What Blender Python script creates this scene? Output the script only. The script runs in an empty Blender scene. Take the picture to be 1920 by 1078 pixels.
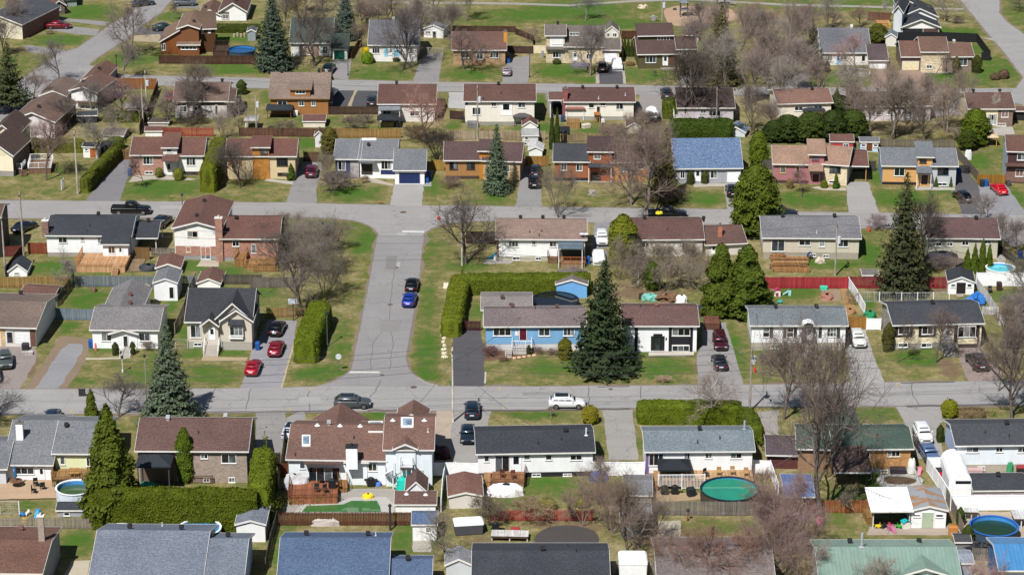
import bpy,math,random
import numpy as np
from mathutils import Vector,Matrix,noise as mnoise
rad=math.radians
SC=bpy.context.scene
COL=SC.collection
# ---------------------------------------------------------------- camera
CAM_H,PITCH,FPX,OY=130.0,rad(20.3),5100.0,385.0
cam=bpy.data.cameras.new('camera');cam_o=bpy.data.objects.new('camera',cam);COL.objects.link(cam_o)
cam_o.location=(0,-OY,CAM_H);cam_o.rotation_euler=(math.pi/2 - PITCH,0,0)
cam.sensor_fit='HORIZONTAL';cam.sensor_width=36;cam.lens=FPX/1920*36
cam.clip_start=1;cam.clip_end=9000
SC.camera=cam_o
# ---------------------------------------------------------------- sky, sun, exposure
SUN_AZ,SUN_EL=rad(25),rad(52)      # light travels away from the camera and to the right
W=bpy.data.worlds.new('World');SC.world=W;W.use_nodes=True
wn=W.node_tree.nodes;wl=W.node_tree.links
sky=wn.new('ShaderNodeTexSky');sky.sky_type='NISHITA';sky.sun_disc=False
sky.sun_elevation=SUN_EL;sky.sun_rotation=math.pi + SUN_AZ
sky.air_density=1.0;sky.dust_density=0.6;sky.ozone_density=1.0
wn['Background'].inputs['Strength'].default_value=0.05
wl.new(sky.outputs[0],wn['Background'].inputs[0])
sl=bpy.data.lights.new('sun','SUN');sl.energy=5.0;sl.angle=rad(0.53);sl.color=(1,0.975,0.945)
so=bpy.data.objects.new('sun',sl);COL.objects.link(so)
sd=Vector((math.sin(SUN_AZ)*math.cos(SUN_EL),math.cos(SUN_AZ)*math.cos(SUN_EL),-math.sin(SUN_EL)))
so.rotation_euler=sd.to_track_quat('-Z','Y').to_euler();so.location=(-60,-120,150)
SC.view_settings.view_transform='Standard';SC.view_settings.look='None'
SC.view_settings.exposure=0.23;SC.view_settings.gamma=1.0
SC.render.engine='CYCLES'
SC.cycles.max_bounces=4;SC.cycles.diffuse_bounces=1;SC.cycles.glossy_bounces=2
SC.cycles.transparent_max_bounces=4;SC.cycles.transmission_bounces=2
# ---------------------------------------------------------------- plan helpers: survey marks read off the photo -> metres on the ground
CS,SN=math.cos(PITCH),math.sin(PITCH)
def ray(px,py):
    a=(px-960)/FPX;b=(539-py)/FPX
    return Vector((a,CS + b*SN,-SN + b*CS))
_Z=[0.0,0.0,1.0]
def Z(row,c):                                   # survey sheet: row a-d, column 0-3
    _Z[0]=(0,480,960,1430)[c];_Z[1]={'a': 0,'b': 250,'c': 500,'d': 750}[row]
    _Z[2]=1610/490 if row == 'd' else 1886/490
def ZF(): _Z[0]=_Z[1]=0.0;_Z[2]=1.0       # whole-photo sheet
def P(x,y): return (_Z[0] + x/_Z[2],_Z[1] + y/_Z[2])
def G(x,y,z=0.0):                              # point at height z
    d=ray(*P(x,y));t=(z-CAM_H)/d.z
    return Vector((d.x*t,d.y*t - OY,z))
CO=Vector((0,-OY,CAM_H))
def hit(x,y,A,N):                             # point on the upright plane through A with normal N
    d=ray(*P(x,y));t=(A-CO).dot(N)/d.dot(N)
    return CO + d*t
def upto(x,y,base):                            # height reached above a ground point
    return hit(x,y,base,Vector((0,1,0))).z
def mpp(x,y):                                   # metres per survey unit, sideways
    return (G(x+1,y)-G(x,y)).length
RND=random.Random(11)
# ---------------------------------------------------------------- colours
def hexlin(h,k=1.0):
    h=h.lstrip('#');o=[]
    for i in (0,2,4):
        c=int(h[i:i+2],16)/255
        o.append(min(0.9,k*(c/12.92 if c <= .04045 else ((c+.055)/1.055)**2.4)))
    return o
ALB=0.8
def C4(h,k=1.0): return (*hexlin(h,k*ALB),1)
# ---------------------------------------------------------------- materials
_M={}
def nmat(key):
    m=bpy.data.materials.new(key);m.use_nodes=True
    nt=m.node_tree;b=nt.nodes['Principled BSDF']
    b.inputs['Roughness'].default_value=.85
    b.inputs['Specular IOR Level'].default_value=.3
    return m,nt,b
def nd(nt,t,**k):
    n=nt.nodes.new(t)
    for a,v in k.items():
        if a in n.inputs.keys(): n.inputs[a].default_value=v
        else: setattr(n,a,v)
    return n
def mix(nt,fac,a,b,bt='MIX'):
    m=nt.nodes.new('ShaderNodeMix');m.data_type='RGBA';m.blend_type=bt
    for s,v in ((0,fac),(6,a),(7,b)):
        if hasattr(v,'links'): nt.links.new(v,m.inputs[s])
        else: m.inputs[s].default_value=v
    return m.outputs[2]
def ramp(nt,fac,lo,hi,a=0.0,b=1.0):
    r=nt.nodes.new('ShaderNodeMapRange');r.inputs[1].default_value=lo;r.inputs[2].default_value=hi
    r.inputs[3].default_value=a;r.inputs[4].default_value=b;r.clamp=True
    nt.links.new(fac,r.inputs[0]);return r.outputs[0]
def math_(nt,op,a,b=None):
    m=nt.nodes.new('ShaderNodeMath');m.operation=op
    for i,v in ((0,a),(1,b)):
        if v is None: continue
        if hasattr(v,'links'): nt.links.new(v,m.inputs[i])
        else: m.inputs[i].default_value=v
    return m.outputs[0]
def tc(nt,what='UV',scale=(1,1,1),loc=(0,0,0)):
    if what == 'POS': o=nt.nodes.new('ShaderNodeNewGeometry').outputs['Position']
    else: o=nt.nodes.new('ShaderNodeTexCoord').outputs[what]
    mp=nt.nodes.new('ShaderNodeMapping');mp.inputs['Scale'].default_value=scale;mp.inputs['Location'].default_value=loc
    nt.links.new(o,mp.inputs[0]);return mp.outputs[0]
def noi(nt,vec,scale,detail=4,rough=.6,dist=0):
    n=nt.nodes.new('ShaderNodeTexNoise');n.inputs['Scale'].default_value=scale
    n.inputs['Detail'].default_value=detail;n.inputs['Roughness'].default_value=rough;n.inputs['Distortion'].default_value=dist
    nt.links.new(vec,n.inputs[0]);return n.outputs[0]
def bump(nt,b,h,strength=.3,dist=.05):
    n=nt.nodes.new('ShaderNodeBump');n.inputs['Strength'].default_value=strength;n.inputs['Distance'].default_value=dist
    nt.links.new(h,n.inputs['Height']);nt.links.new(n.outputs[0],b.inputs['Normal'])
def setc(nt,b,s): nt.links.new(s,b.inputs['Base Color'])
def sc4(c,k): return (min(1,c[0]*k),min(1,c[1]*k),min(1,c[2]*k),1)

def M(kind,h='#808080'):
    key=kind+'_'+h.strip('#')
    if key in _M: return _M[key]
    m,nt,b=nmat(key);_M[key]=m;c=C4(h,1.3 if kind in ('siding','paint','brick','stone') else {'asphalt': .9,'concrete': .9,'gravel': .9,'bark': 1.6,'shingle': .8,'leaf': .95}.get(kind,1))
    if kind == 'shingle':
        g=sum(c[:3])/3;c=mixc(c,(g,g,g,1),.2)
        uv=tc(nt)
        br=nd(nt,'ShaderNodeTexBrick',Scale=1.0);br.offset=.5
        br.inputs['Color1'].default_value=sc4(c,.62);br.inputs['Color2'].default_value=sc4(c,1.32)
        br.inputs['Mortar'].default_value=sc4(c,.55);br.inputs['Mortar Size'].default_value=.012
        br.inputs['Bias'].default_value=-.1
        br.inputs['Brick Width'].default_value=.34;br.inputs['Row Height'].default_value=.17
        nt.links.new(uv,br.inputs[0])
        n1=noi(nt,uv,4.8,3,.7)
        c1=mix(nt,ramp(nt,n1,.4,.62),sc4(c,.56),sc4(c,1.3))
        cc=mix(nt,.42,c1,br.outputs[0])
        n2=noi(nt,tc(nt,'POS',(1,1,1)),.22,4,.6)
        cc=mix(nt,1.0,cc,mix(nt,ramp(nt,n2,.3,.7),(.82,.82,.83,1),(1.12,1.1,1.07,1)),'MULTIPLY')
        st=noi(nt,tc(nt,'UV',(1.6,.16,1)),1.0,4,.6)
        cc=mix(nt,ramp(nt,st,.55,.75,0,.3),cc,sc4(c,.55))
        setc(nt,b,cc);bump(nt,b,br.outputs[1],-.35,.03);b.inputs['Roughness'].default_value=.9
    elif kind == 'metal':        # standing seam roof
        uv=tc(nt,'UV',(.75,1,1))
        w=nd(nt,'ShaderNodeTexWave',Scale=1.0);w.wave_profile='SAW';nt.links.new(uv,w.inputs[0])
        e=ramp(nt,w.outputs[1],0,.16)
        n=noi(nt,tc(nt,'UV',(1,.3,1)),1.1,4)
        cc=mix(nt,ramp(nt,n,.3,.7),sc4(c,.85),sc4(c,1.12))
        setc(nt,b,mix(nt,e,sc4(c,.6),cc));bump(nt,b,e,.5,.03);b.inputs['Roughness'].default_value=.42
    elif kind == 'rust':
        uv=tc(nt);n=noi(nt,tc(nt,'UV',(.8,.35,1)),1.0,4,.6)
        setc(nt,b,mix(nt,ramp(nt,n,.5,.58),c,C4('#a8805c')));b.inputs['Roughness'].default_value=.5
    elif kind == 'bluetile':
        uv=tc(nt);n=noi(nt,tc(nt,'UV',(3.6,5.2,1)),1.0,2,.5,1.2);n2=noi(nt,uv,.3,3)
        cc=mix(nt,ramp(nt,n,.42,.58),sc4(c,.55),sc4(c,1.35));cc=mix(nt,ramp(nt,n2,.3,.7,0,.4),cc,c)
        setc(nt,b,cc);bump(nt,b,n,.4,.05);b.inputs['Roughness'].default_value=.4
    elif kind == 'siding':
        uv=tc(nt,'UV',(0,1,0))
        w=nd(nt,'ShaderNodeTexWave',Scale=1.45);w.wave_profile='SAW';w.bands_direction='Y';nt.links.new(uv,w.inputs[0])
        n=noi(nt,tc(nt,'UV',(1,.35,1)),.9,5,.65)
        cc=mix(nt,ramp(nt,n,.3,.72),sc4(c,.88),sc4(c,1.04))
        cc=mix(nt,ramp(nt,w.outputs[1],0,.22,.32,0),cc,sc4(c,.55))
        setc(nt,b,cc);bump(nt,b,w.outputs[1],.5,.03);b.inputs['Roughness'].default_value=.6
    elif kind in ('brick','stone'):
        uv=tc(nt)
        br=nd(nt,'ShaderNodeTexBrick',Scale=1.0);br.offset=.5
        k=(.23,.085,.012) if kind == 'brick' else (.45,.2,.025)
        br.inputs['Brick Width'].default_value,br.inputs['Row Height'].default_value,br.inputs['Mortar Size'].default_value=k
        br.inputs['Color1'].default_value=sc4(c,.7);br.inputs['Color2'].default_value=sc4(c,1.25);br.inputs['Mortar'].default_value=sc4(mixc(c,(.45,.43,.4,1),.5),.9)
        nt.links.new(uv,br.inputs[0])
        n=noi(nt,uv,1.4,5,.7)
        setc(nt,b,mix(nt,1.0,br.outputs[0],mix(nt,ramp(nt,n,.3,.7),(.78,.78,.78,1),(1.12,1.1,1.08,1)),'MULTIPLY'))
        bump(nt,b,br.outputs[1],-.5,.02)
    elif kind == 'wood':
        uv=tc(nt)
        br=nd(nt,'ShaderNodeTexBrick',Scale=1.0);br.offset=.37
        br.inputs['Brick Width'].default_value=.145;br.inputs['Row Height'].default_value=40;br.inputs['Mortar Size'].default_value=.012
        br.inputs['Color1'].default_value=sc4(c,.72);br.inputs['Color2'].default_value=sc4(c,1.2);br.inputs['Mortar'].default_value=sc4(c,.35)
        nt.links.new(uv,br.inputs[0])
        n=noi(nt,tc(nt,'POS',(1,1,.2)),1.8,5,.7)
        setc(nt,b,mix(nt,1.0,br.outputs[0],mix(nt,ramp(nt,n,.3,.7),(.72,.72,.74,1),(1.15,1.12,1.08,1)),'MULTIPLY'))
    elif kind in ('asphalt','concrete','gravel'):
        pos=tc(nt,'POS')
        n1=noi(nt,pos,.18,5,.6);n2=noi(nt,pos,2.6,4,.75);n3=noi(nt,tc(nt,'POS',(.07,1.0,1)),.8,4,.65)
        cc=mix(nt,ramp(nt,n1,.32,.68),sc4(c,.86),sc4(c,1.1))
        cc=mix(nt,ramp(nt,n3,.46,.7,0,.6),cc,sc4(c,.76))
        cc=mix(nt,ramp(nt,n2,.3,.75),mix(nt,.5,cc,sc4(c,.8)),mix(nt,.35,cc,sc4(c,1.3)))
        if kind == 'asphalt':
            v=nd(nt,'ShaderNodeTexVoronoi',Scale=.11);v.feature='DISTANCE_TO_EDGE'
            wv=nt.nodes.new('ShaderNodeVectorMath');wv.operation='ADD'
            nn=nt.nodes.new('ShaderNodeTexNoise');nn.inputs['Scale'].default_value=.5;nn.inputs['Detail'].default_value=5
            nt.links.new(pos,nn.inputs[0])
            sc=nt.nodes.new('ShaderNodeVectorMath');sc.operation='SCALE';sc.inputs['Scale'].default_value=3.0
            nt.links.new(nn.outputs[1],sc.inputs[0]);nt.links.new(pos,wv.inputs[0]);nt.links.new(sc.outputs[0],wv.inputs[1])
            nt.links.new(wv.outputs[0],v.inputs[0])
            crack=ramp(nt,v.outputs[0],.0,.008,.5,0)
            cc=mix(nt,crack,cc,sc4(c,.4))
        setc(nt,b,cc);bump(nt,b,n2,.25,.02);b.inputs['Roughness'].default_value=.95
    elif kind == 'bark':
        g=sum(c[:3])/3;c=mixc(c,(g*1.03,g*.97,g*.88,1),.4);n=noi(nt,tc(nt,'Object',(1,1,.3)),3,4)
        setc(nt,b,mix(nt,ramp(nt,n,.3,.7),sc4(c,.6),sc4(c,1.35)))
    elif kind == 'leaf':
        oi=nt.nodes.new('ShaderNodeObjectInfo')
        n=noi(nt,tc(nt,'POS'),.85,3,.6);n2=noi(nt,tc(nt,'POS'),4.5,2,.6)
        cc=mix(nt,ramp(nt,n,.32,.68),sc4(c,.6),sc4(c,1.32))
        cc=mix(nt,ramp(nt,n2,.35,.7,0,.55),cc,sc4((c[0]*1.35,c[1]*1.2,c[2]*.8,1),1.0))
        cc=mix(nt,ramp(nt,oi.outputs['Random'],0,1,0,.3),cc,sc4(c,.6))
        n4=noi(nt,tc(nt,'POS',(1,1,.6)),1.7,4,.7);g=(c[0]*1.25,c[1]*.8,c[2]*1.1,1);cc=mix(nt,ramp(nt,n4,.6,.72,0,.7),cc,g)
        setc(nt,b,cc);b.inputs['Roughness'].default_value=.75;b.inputs['Specular IOR Level'].default_value=.15
    elif kind == 'glass':
        n=noi(nt,tc(nt,'POS'),1.2,2)
        setc(nt,b,mix(nt,ramp(nt,n,.35,.65),sc4(c,.5),sc4(c,1.4)))  # patchy pane tones painted in for varied reflections
        b.inputs['Roughness'].default_value=.06;b.inputs['Specular IOR Level'].default_value=.6
    elif kind == 'car':
        b.inputs['Base Color'].default_value=c;b.inputs['Roughness'].default_value=.32
        b.inputs['Metallic'].default_value=.0 if max(c[:3]) > .5 else .25
        b.inputs['Coat Weight'].default_value=.9;b.inputs['Coat Roughness'].default_value=.04
    elif kind == 'steel':
        b.inputs['Base Color'].default_value=c;b.inputs['Metallic'].default_value=.7;b.inputs['Roughness'].default_value=.4
    elif kind == 'water':
        n=noi(nt,tc(nt,'POS'),.5,3)
        setc(nt,b,mix(nt,ramp(nt,n,.3,.7),sc4(c,.9),sc4(c,1.1)))
        b.inputs['Roughness'].default_value=.04;b.inputs['Specular IOR Level'].default_value=.5
        bump(nt,b,noi(nt,tc(nt,'POS'),3,2),.05,.02)
    else:                        # paint: weathered plain colour
        n=noi(nt,tc(nt,'POS'),1.3,5,.7)
        setc(nt,b,mix(nt,ramp(nt,n,.3,.72),sc4(c,.85),sc4(c,1.07)));b.inputs['Roughness'].default_value=.65
    return m
def mixc(a,b,f): return tuple(a[i]*(1-f)+b[i]*f for i in range(4))
# ---------------------------------------------------------------- mesh collector
class MB:
    def __init__(s): s.v=[];s.f=[]
    def face(s,pts):
        i=len(s.v);s.v += [tuple(p) for p in pts];s.f.append(tuple(range(i,i+len(pts))))
    def hexa(s,p):              # p[0..3] bottom ring ccw, p[4..7] top ring
        i=len(s.v);s.v += [tuple(q) for q in p]
        for a in ((3,2,1,0),(4,5,6,7),(0,1,5,4),(1,2,6,5),(2,3,7,6),(3,0,4,7)): s.f.append(tuple(i+k for k in a))
    def box(s,x0,x1,y0,y1,z0,z1):
        s.hexa([(x0,y0,z0),(x1,y0,z0),(x1,y1,z0),(x0,y1,z0),(x0,y0,z1),(x1,y0,z1),(x1,y1,z1),(x0,y1,z1)])
    def slab(s,pts,th):        # polygon (top) with thickness downwards
        n=len(pts);i=len(s.v)
        s.v += [tuple(p) for p in pts] + [(p[0],p[1],p[2]-th) for p in pts]
        s.f.append(tuple(range(i,i+n)));s.f.append(tuple(range(i+2*n-1,i+n-1,-1)))
        for k in range(n):
            j=(k+1) % n;s.f.append((i+k,i+n+k,i+n+j,i+j))
    def tube(s,a,b,r0,r1=None,n=6,cap=True):
        a=Vector(a);b=Vector(b);r1=r0 if r1 is None else r1
        d=(b-a)
        if d.length < 1e-6: return
        d.normalize();u=d.orthogonal().normalized();w=d.cross(u)
        i=len(s.v)
        for p,r in ((a,r0),(b,r1)):
            for k in range(n):
                t=2*math.pi*k/n;q=p + u*(r*math.cos(t)) + w*(r*math.sin(t));s.v.append((q.x,q.y,q.z))
        for k in range(n):
            j=(k+1) % n;s.f.append((i+k,i+j,i+n+j,i+n+k))
        if cap: s.f.append(tuple(range(i+n-1,i-1,-1)));s.f.append(tuple(range(i+n,i+2*n)))
    def lathe(s,prof,n=16,c=(0,0,0),sx=1,sy=1,cap=True):
        i=len(s.v)
        for r,z in prof:
            for k in range(n):
                t=2*math.pi*k/n;s.v.append((c[0]+sx*r*math.cos(t),c[1]+sy*r*math.sin(t),c[2]+z))
        for m in range(len(prof)-1):
            for k in range(n):
                j=(k+1) % n;s.f.append((i+m*n+k,i+m*n+j,i+(m+1)*n+j,i+(m+1)*n+k))
        if cap:
            s.f.append(tuple(range(i+n-1,i-1,-1)));q=i+(len(prof)-1)*n;s.f.append(tuple(range(q,q+n)))
    def mesh(s,name,mat,smooth=False):
        me=bpy.data.meshes.new(name);me.from_pydata(s.v,[],s.f)
        co=np.array(s.v);uvl=me.uv_layers.new(name='uv');uv=np.empty((len(me.loops),2));k=0
        for f in s.f:
            p=co[list(f)];n=np.zeros(3)
            for q in range(len(f)):
                a,b=p[q],p[(q+1) % len(f)];n += np.array(((a[1]-b[1])*(a[2]+b[2]),(a[2]-b[2])*(a[0]+b[0]),(a[0]-b[0])*(a[1]+b[1])))
            h=math.hypot(n[0],n[1])
            if h < 1e-9+abs(n[2])*.02: uv[k:k+len(f)]=p[:,:2]
            else:
                t=np.array((-n[1]/h,n[0]/h,0));nn=n/np.linalg.norm(n);bt=np.cross(nn,t)
                uv[k:k+len(f),0]=p@t;uv[k:k+len(f),1]=p@bt
            k += len(f)
        uvl.data.foreach_set('uv',uv.ravel())
        if smooth: me.polygons.foreach_set('use_smooth',[True]*len(me.polygons))
        if mat: me.materials.append(mat)
        return me
    def build(s,name,mat,parent=None,loc=None,smooth=False):
        return link(name,s.mesh(name,mat,smooth),parent,loc)
def link(name,me,parent=None,loc=None,mat=None):
    o=bpy.data.objects.new(name,me);COL.objects.link(o)
    if parent: o.parent=parent
    if loc is not None: o.location=loc
    if mat and me:
        if not me.materials: me.materials.append(mat)
        o.material_slots[0].link='OBJECT';o.material_slots[0].material=mat
    return o
def tag(o,label,cat,group=None,kind=None):
    if label: o['label']=label
    if cat: o['category']=cat
    if group: o['group']=group
    if kind: o['kind']=kind
    return o
def thing(name,label,cat,loc,group=None,rz=0):
    o=bpy.data.objects.new(name,None);COL.objects.link(o);o.location=loc;o.rotation_euler[2]=rz;o.empty_display_size=.3
    return tag(o,label,cat,group)
def struct(o): o['kind']='structure';return o
UPN=Vector((0,0,1))

# ---------------------------------------------------------------- houses, sheds
GL='#20262c';GLS=('#1a1f25','#20262c','#2b323a','#1a1f25','#3d454c','#5c6469','#7f8486')
class House:
    def __init__(s,name,label,cat='house',group=None):
        s.o=None;s.n=name;s.l=label;s.c=cat;s.g=group
    def w(s,u,v,z): q=s.A + s.U*u + s.N*v;return Vector((q.x-s.org.x,q.y-s.org.y,z))
    def part(s,mb,name,mat,par=None): return mb.build(name,mat,par or s.o)
    def bx(s,mb,u0,u1,v0,v1,z0,z1):
        w=s.w;mb.hexa([w(u0,v0,z0),w(u1,v0,z0),w(u1,v1,z0),w(u0,v1,z0),w(u0,v0,z1),w(u1,v0,z1),w(u1,v1,z1),w(u0,v1,z1)])
    # front wall from base mark (x0,y0) to (x1,y1); eave / ridge marks at mid width
    def block(s,x0,y0,x1,y1,ye,yr=None,roof='#806050',wall='#d8d5cf',t=.3,kind='g',ov=.4,og=.3,D=None,wk='siding',rk='shingle',fz=None,fc='#a8a49c',right=None,left=None,trim='#dcdad4',z0=0,front=None,h=None,hr=None,open_=False,post='#d8d5cf'):
        A=G(x0,y0);B=G(x1,y1)
        if s.o is None:
            s.org=A.copy();s.o=thing(s.n,s.l,s.c,A.copy(),s.g)
        U=(B-A);L=U.length;s.nb=getattr(s,'nb',-1)+1;A=A-Vector((0,.012*s.nb,0));U=U/L;N=Vector((-U.y,U.x,0));xm=(x0+x1)/2
        s.A,s.U,s.N,s.L=A,U,N,L
        Ze=h if h else hit(xm,ye,A-N*ov,N).z
        s.Ze=Ze;s.t=t;s.ov=ov;s.kind=kind;w=s.w
        TH=.14
        if kind in ('g','h'):
            if yr is not None:
                d=ray(*P(xm,yr));vn=(CO-A).dot(N);dn=d.dot(N)
                ss=(Ze+TH+(vn+ov)*t-CAM_H)/(d.z-dn*t);a=vn+ss*dn;a=max(1.0,min(8.5,a))
            else: a=D/2
            D=2*a;s.a=a;zr=Ze+(a+ov)*t
        elif kind == 'f':
            a=L/2;zr=hr if hr else hit(xm,yr,A-N*ov,N).z-TH;s.a=a;t=(zr-Ze)/(a+og);s.t=t;D=D or 9
        elif kind == 's': D=D or 4;zr=Ze+(D+ov)*t;s.a=D
        elif kind == 'm':        # single slope along the front, left height h / right height hr by marks ye / yr
            zl=Ze=hit(x0,ye,A,N).z;zr=hit(x1,yr,A,N).z;D=D or 6;s.a=D
        s.D=D;s.zr=zr
        lo=z0;wm=M(wk,wall)
        if fz is not None:
            zf=hit(xm,fz,A,N).z
            if .08 < zf < Ze:
                mb=MB();s.bx(mb,.03,L-.03,.03,D-.03,0,zf);s.part(mb,'foundation',M('concrete',fc));lo=zf
        mb=MB();e=.004
        if kind in ('g','h','s'):
            zt=Ze+ov*t-.01
            if kind == 's': zb=Ze+(ov+D)*t-.01;prof=[(0,lo),(D,lo),(D,zb),(0,zt)]
            elif kind == 'h': prof=[(0,lo),(D,lo),(D,zt),(0,zt)]
            else: prof=[(0,lo),(D,lo),(D,zt),(D/2,zr-.01),(0,zt)]
            ends=[[w(u,v,z) for v,z in prof] for u in (0,L)]
        else:
            if kind == 'f': prof=[(0,lo),(L,lo),(L,Ze+og*t-.01),(L/2,zr-.01),(0,Ze+og*t-.01)]
            else: prof=[(0,lo),(L,lo),(L,zr-.01),(0,Ze-.01)]
            ends=[[w(u,v,z) for u,z in prof] for v in (0,D)]
        n=len(prof)
        s.front_open=open_
        if open_:
            for uu in (.06,L-.06):
                for vv in (.06,D-.06):
                    pb=MB();s.bx(pb,uu-.06,uu+.06,vv-.06,vv+.06,0,zt if kind in 'gh' else min(Ze,zr));s.part(pb,'post',M('paint',post))
        else:
            if kind in ('g','h','s'): mb.face(ends[0][::-1]);mb.face(ends[1])
            else: mb.face(ends[0]);mb.face(ends[1][::-1])
            for k in range(n):
                j=(k+1) % n;q=[ends[0][k],ends[0][j],ends[1][j],ends[1][k]]
                mb.face(q if kind in ('g','h','s') else q[::-1])
            s.part(mb,'wall',wm)
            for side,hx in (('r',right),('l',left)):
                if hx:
                    uu=(L,L+.03) if side == 'r' else (-.03,0);mb=MB();s.bx(mb,*uu,.0,D,lo,Ze+(ov*t if kind in 'ghs' else 0)-.05);s.part(mb,'side_wall',M(wk if hx[0] != 'b' else 'brick',hx.lstrip('b')))  # own side cladding, or a darker tone standing for shade
            if front:
                mb=MB();s.bx(mb,-.03,L+.03,-.03,0,lo,Ze+.02);s.part(mb,'front_wall',M(wk if front[0] != 'b' else 'brick',front.lstrip('b')))
        # roof
        rm=M(rk,roof);mb=MB();fb=MB()
        if kind == 'g':
            for sg in (0,1):
                def q(u,v,z): return w(u,v if sg == 0 else D-v,z)
                pts=[q(-og,-ov,Ze+TH),q(L+og,-ov,Ze+TH),q(L+og,D/2,zr+TH),q(-og,D/2,zr+TH)]
                mb.slab(pts if sg == 0 else pts[::-1],TH)
                for uu in (-og-.03,L+og):
                    pp=[q(uu,-ov-.02,Ze+TH+.005),q(uu+.03,-ov-.02,Ze+TH+.005),q(uu+.03,D/2,zr+TH+.005),q(uu,D/2,zr+TH+.005)]
                    fb.slab(pp if sg == 0 else pp[::-1],.2)
                pp=[q(-og-.03,-ov-.04,Ze+TH-.0),q(L+og+.03,-ov-.04,Ze+TH-.0),q(L+og+.03,-ov-.003,Ze+TH-.0),q(-og-.03,-ov-.003,Ze+TH-.0)]
                fb.slab(pp if sg == 0 else pp[::-1],.17)
        elif kind == 'h':
            hu=min(D/2,L/2-.2)
            zc=Ze+TH;zp=zr+TH
            c=[w(-og,-ov,zc),w(L+og,-ov,zc),w(L+og,D+ov,zc),w(-og,D+ov,zc)];r0=w(hu,D/2,zp);r1=w(L-hu,D/2,zp)
            mb.face([c[0],c[1],r1,r0]);mb.face([c[1],c[2],r1]);mb.face([c[2],c[3],r0,r1]);mb.face([c[3],c[0],r0])
            fb.slab([p-UPN*.003 for p in c],.17)
        elif kind == 'f':
            for sg in (0,1):
                def q(u,v,z): return w(u if sg == 0 else L-u,v,z)
                pts=[q(-og,-ov,Ze+TH),q(L/2,-ov,zr+TH),q(L/2,D+ov,zr+TH),q(-og,D+ov,Ze+TH)]
                mb.slab(pts if sg == 0 else pts[::-1],TH)
                pp=[q(-og-.02,-ov-.04,Ze+TH+.004),q(L/2,-ov-.04,zr+TH+.004),q(L/2,-ov-.003,zr+TH+.004),q(-og-.02,-ov-.003,Ze+TH+.004)]
                fb.slab(pp if sg == 0 else pp[::-1],.22)
                pp=[q(-og-.04,-ov,Ze+TH-.0),q(-og-.003,-ov,Ze+TH),q(-og-.003,D+ov,Ze+TH),q(-og-.04,D+ov,Ze+TH)]
                fb.slab(pp if sg == 0 else pp[::-1],.17)
        elif kind == 's':
            mb.slab([w(-og,-ov,Ze+TH),w(L+og,-ov,Ze+TH),w(L+og,D+.1,Ze+TH+(D+ov+.1)*t),w(-og,D+.1,Ze+TH+(D+ov+.1)*t)],TH)
            fb.slab([w(-og,-ov-.04,Ze+TH),w(L+og,-ov-.04,Ze+TH),w(L+og,-ov-.003,Ze+TH),w(-og,-ov-.003,Ze+TH)],.17)
        elif kind == 'm':
            sl_=(zr-Ze)/L
            mb.slab([w(-og,-ov,Ze+TH-og*sl_),w(L+og,-ov,zr+TH+og*sl_),w(L+og,D+ov,zr+TH+og*sl_),w(-og,D+ov,Ze+TH-og*sl_)],TH)
            fb.slab([w(-og,-ov-.04,Ze+TH-og*sl_),w(L+og,-ov-.04,zr+TH+og*sl_),w(L+og,-ov-.003,zr+TH+og*sl_),w(-og,-ov-.003,Ze+TH-og*sl_)],.2)
        s.roof=s.part(mb,'roof',rm);s.part(fb,'fascia',M('paint',trim))
        s.TH=TH
        global HLOG
        HLOG.append((s.n,s.l[:34],round(L,1),round(D,1),round(Ze,1),round(zr,1)))
        return s
    def uz(s,x,y,v=0.0):
        q=hit(x,y,s.A+s.N*v,s.N);return (q-s.A).dot(s.U),q.z
    def win(s,x0,y0,x1,y1,n=2,fr='#e4e4e0',gl=None,v=0.0,name='window',rows=1):
        u0,z1=s.uz(x0,y0,v);u1,z0=s.uz(x1,y1,v);z0=max(z0,.05);z1=max(z1,z0+.25);u1=max(u1,u0+.25)
        return s._win(u0,z0,u1,z1,n,fr,gl,v,name,rows)
    def _win(s,u0,z0,u1,z1,n,fr,gl,v,name,rows):
        f=.07;mb=MB();d0,d1=v-.07,v+.02
        s.bx(mb,u0,u1,d0,d1,z0,z0+f);s.bx(mb,u0,u1,d0,d1,z1-f,z1);s.bx(mb,u0,u0+f,d0,d1,z0+f,z1-f);s.bx(mb,u1-f,u1,d0,d1,z0+f,z1-f)
        s.bx(mb,u0-.05,u1+.05,d0-.04,d1,z0-.05,z0)
        wd=(u1-u0-f)/n;hh=(z1-z0-f)/rows;m2=.05
        for k in range(1,n): s.bx(mb,u0+f/2+k*wd-m2/2,u0+f/2+k*wd+m2/2,d0,d1,z0+f,z1-f)
        for k in range(1,rows): s.bx(mb,u0+f,u1-f,d0+.01,d1,z0+f/2+k*hh-m2/2,z0+f/2+k*hh+m2/2)
        o=s.part(mb,name,M('paint',fr))
        for k in range(n):
            for r in range(rows):
                mb=MB();a0=u0+f/2+k*wd+.015;b0=z0+f/2+r*hh+.015
                s.bx(mb,a0,a0+wd-.03,v-.022,v-.006,b0,b0+hh-.03);s.part(mb,'pane',M('glass',gl or RND.choice(GLS)),o)
        return s
    def wins(s,*L,**k):
        for q in L: s.win(*q[:4],**({'n': q[4]} if len(q) > 4 else {}),**k)
        return s
    def panel(s,x0,y0,x1,y1,col,kind='siding',th=.03,name='cladding_or_shade_panel',v=0.0):
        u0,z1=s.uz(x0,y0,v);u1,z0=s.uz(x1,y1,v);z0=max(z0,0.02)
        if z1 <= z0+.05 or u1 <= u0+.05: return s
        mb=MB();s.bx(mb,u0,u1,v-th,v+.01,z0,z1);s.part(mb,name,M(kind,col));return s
    def shutters(s,*L,col='#2c2c30'):
        for q in L: s.panel(*q,col,'paint',.05,'shutter')
        return s
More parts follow.
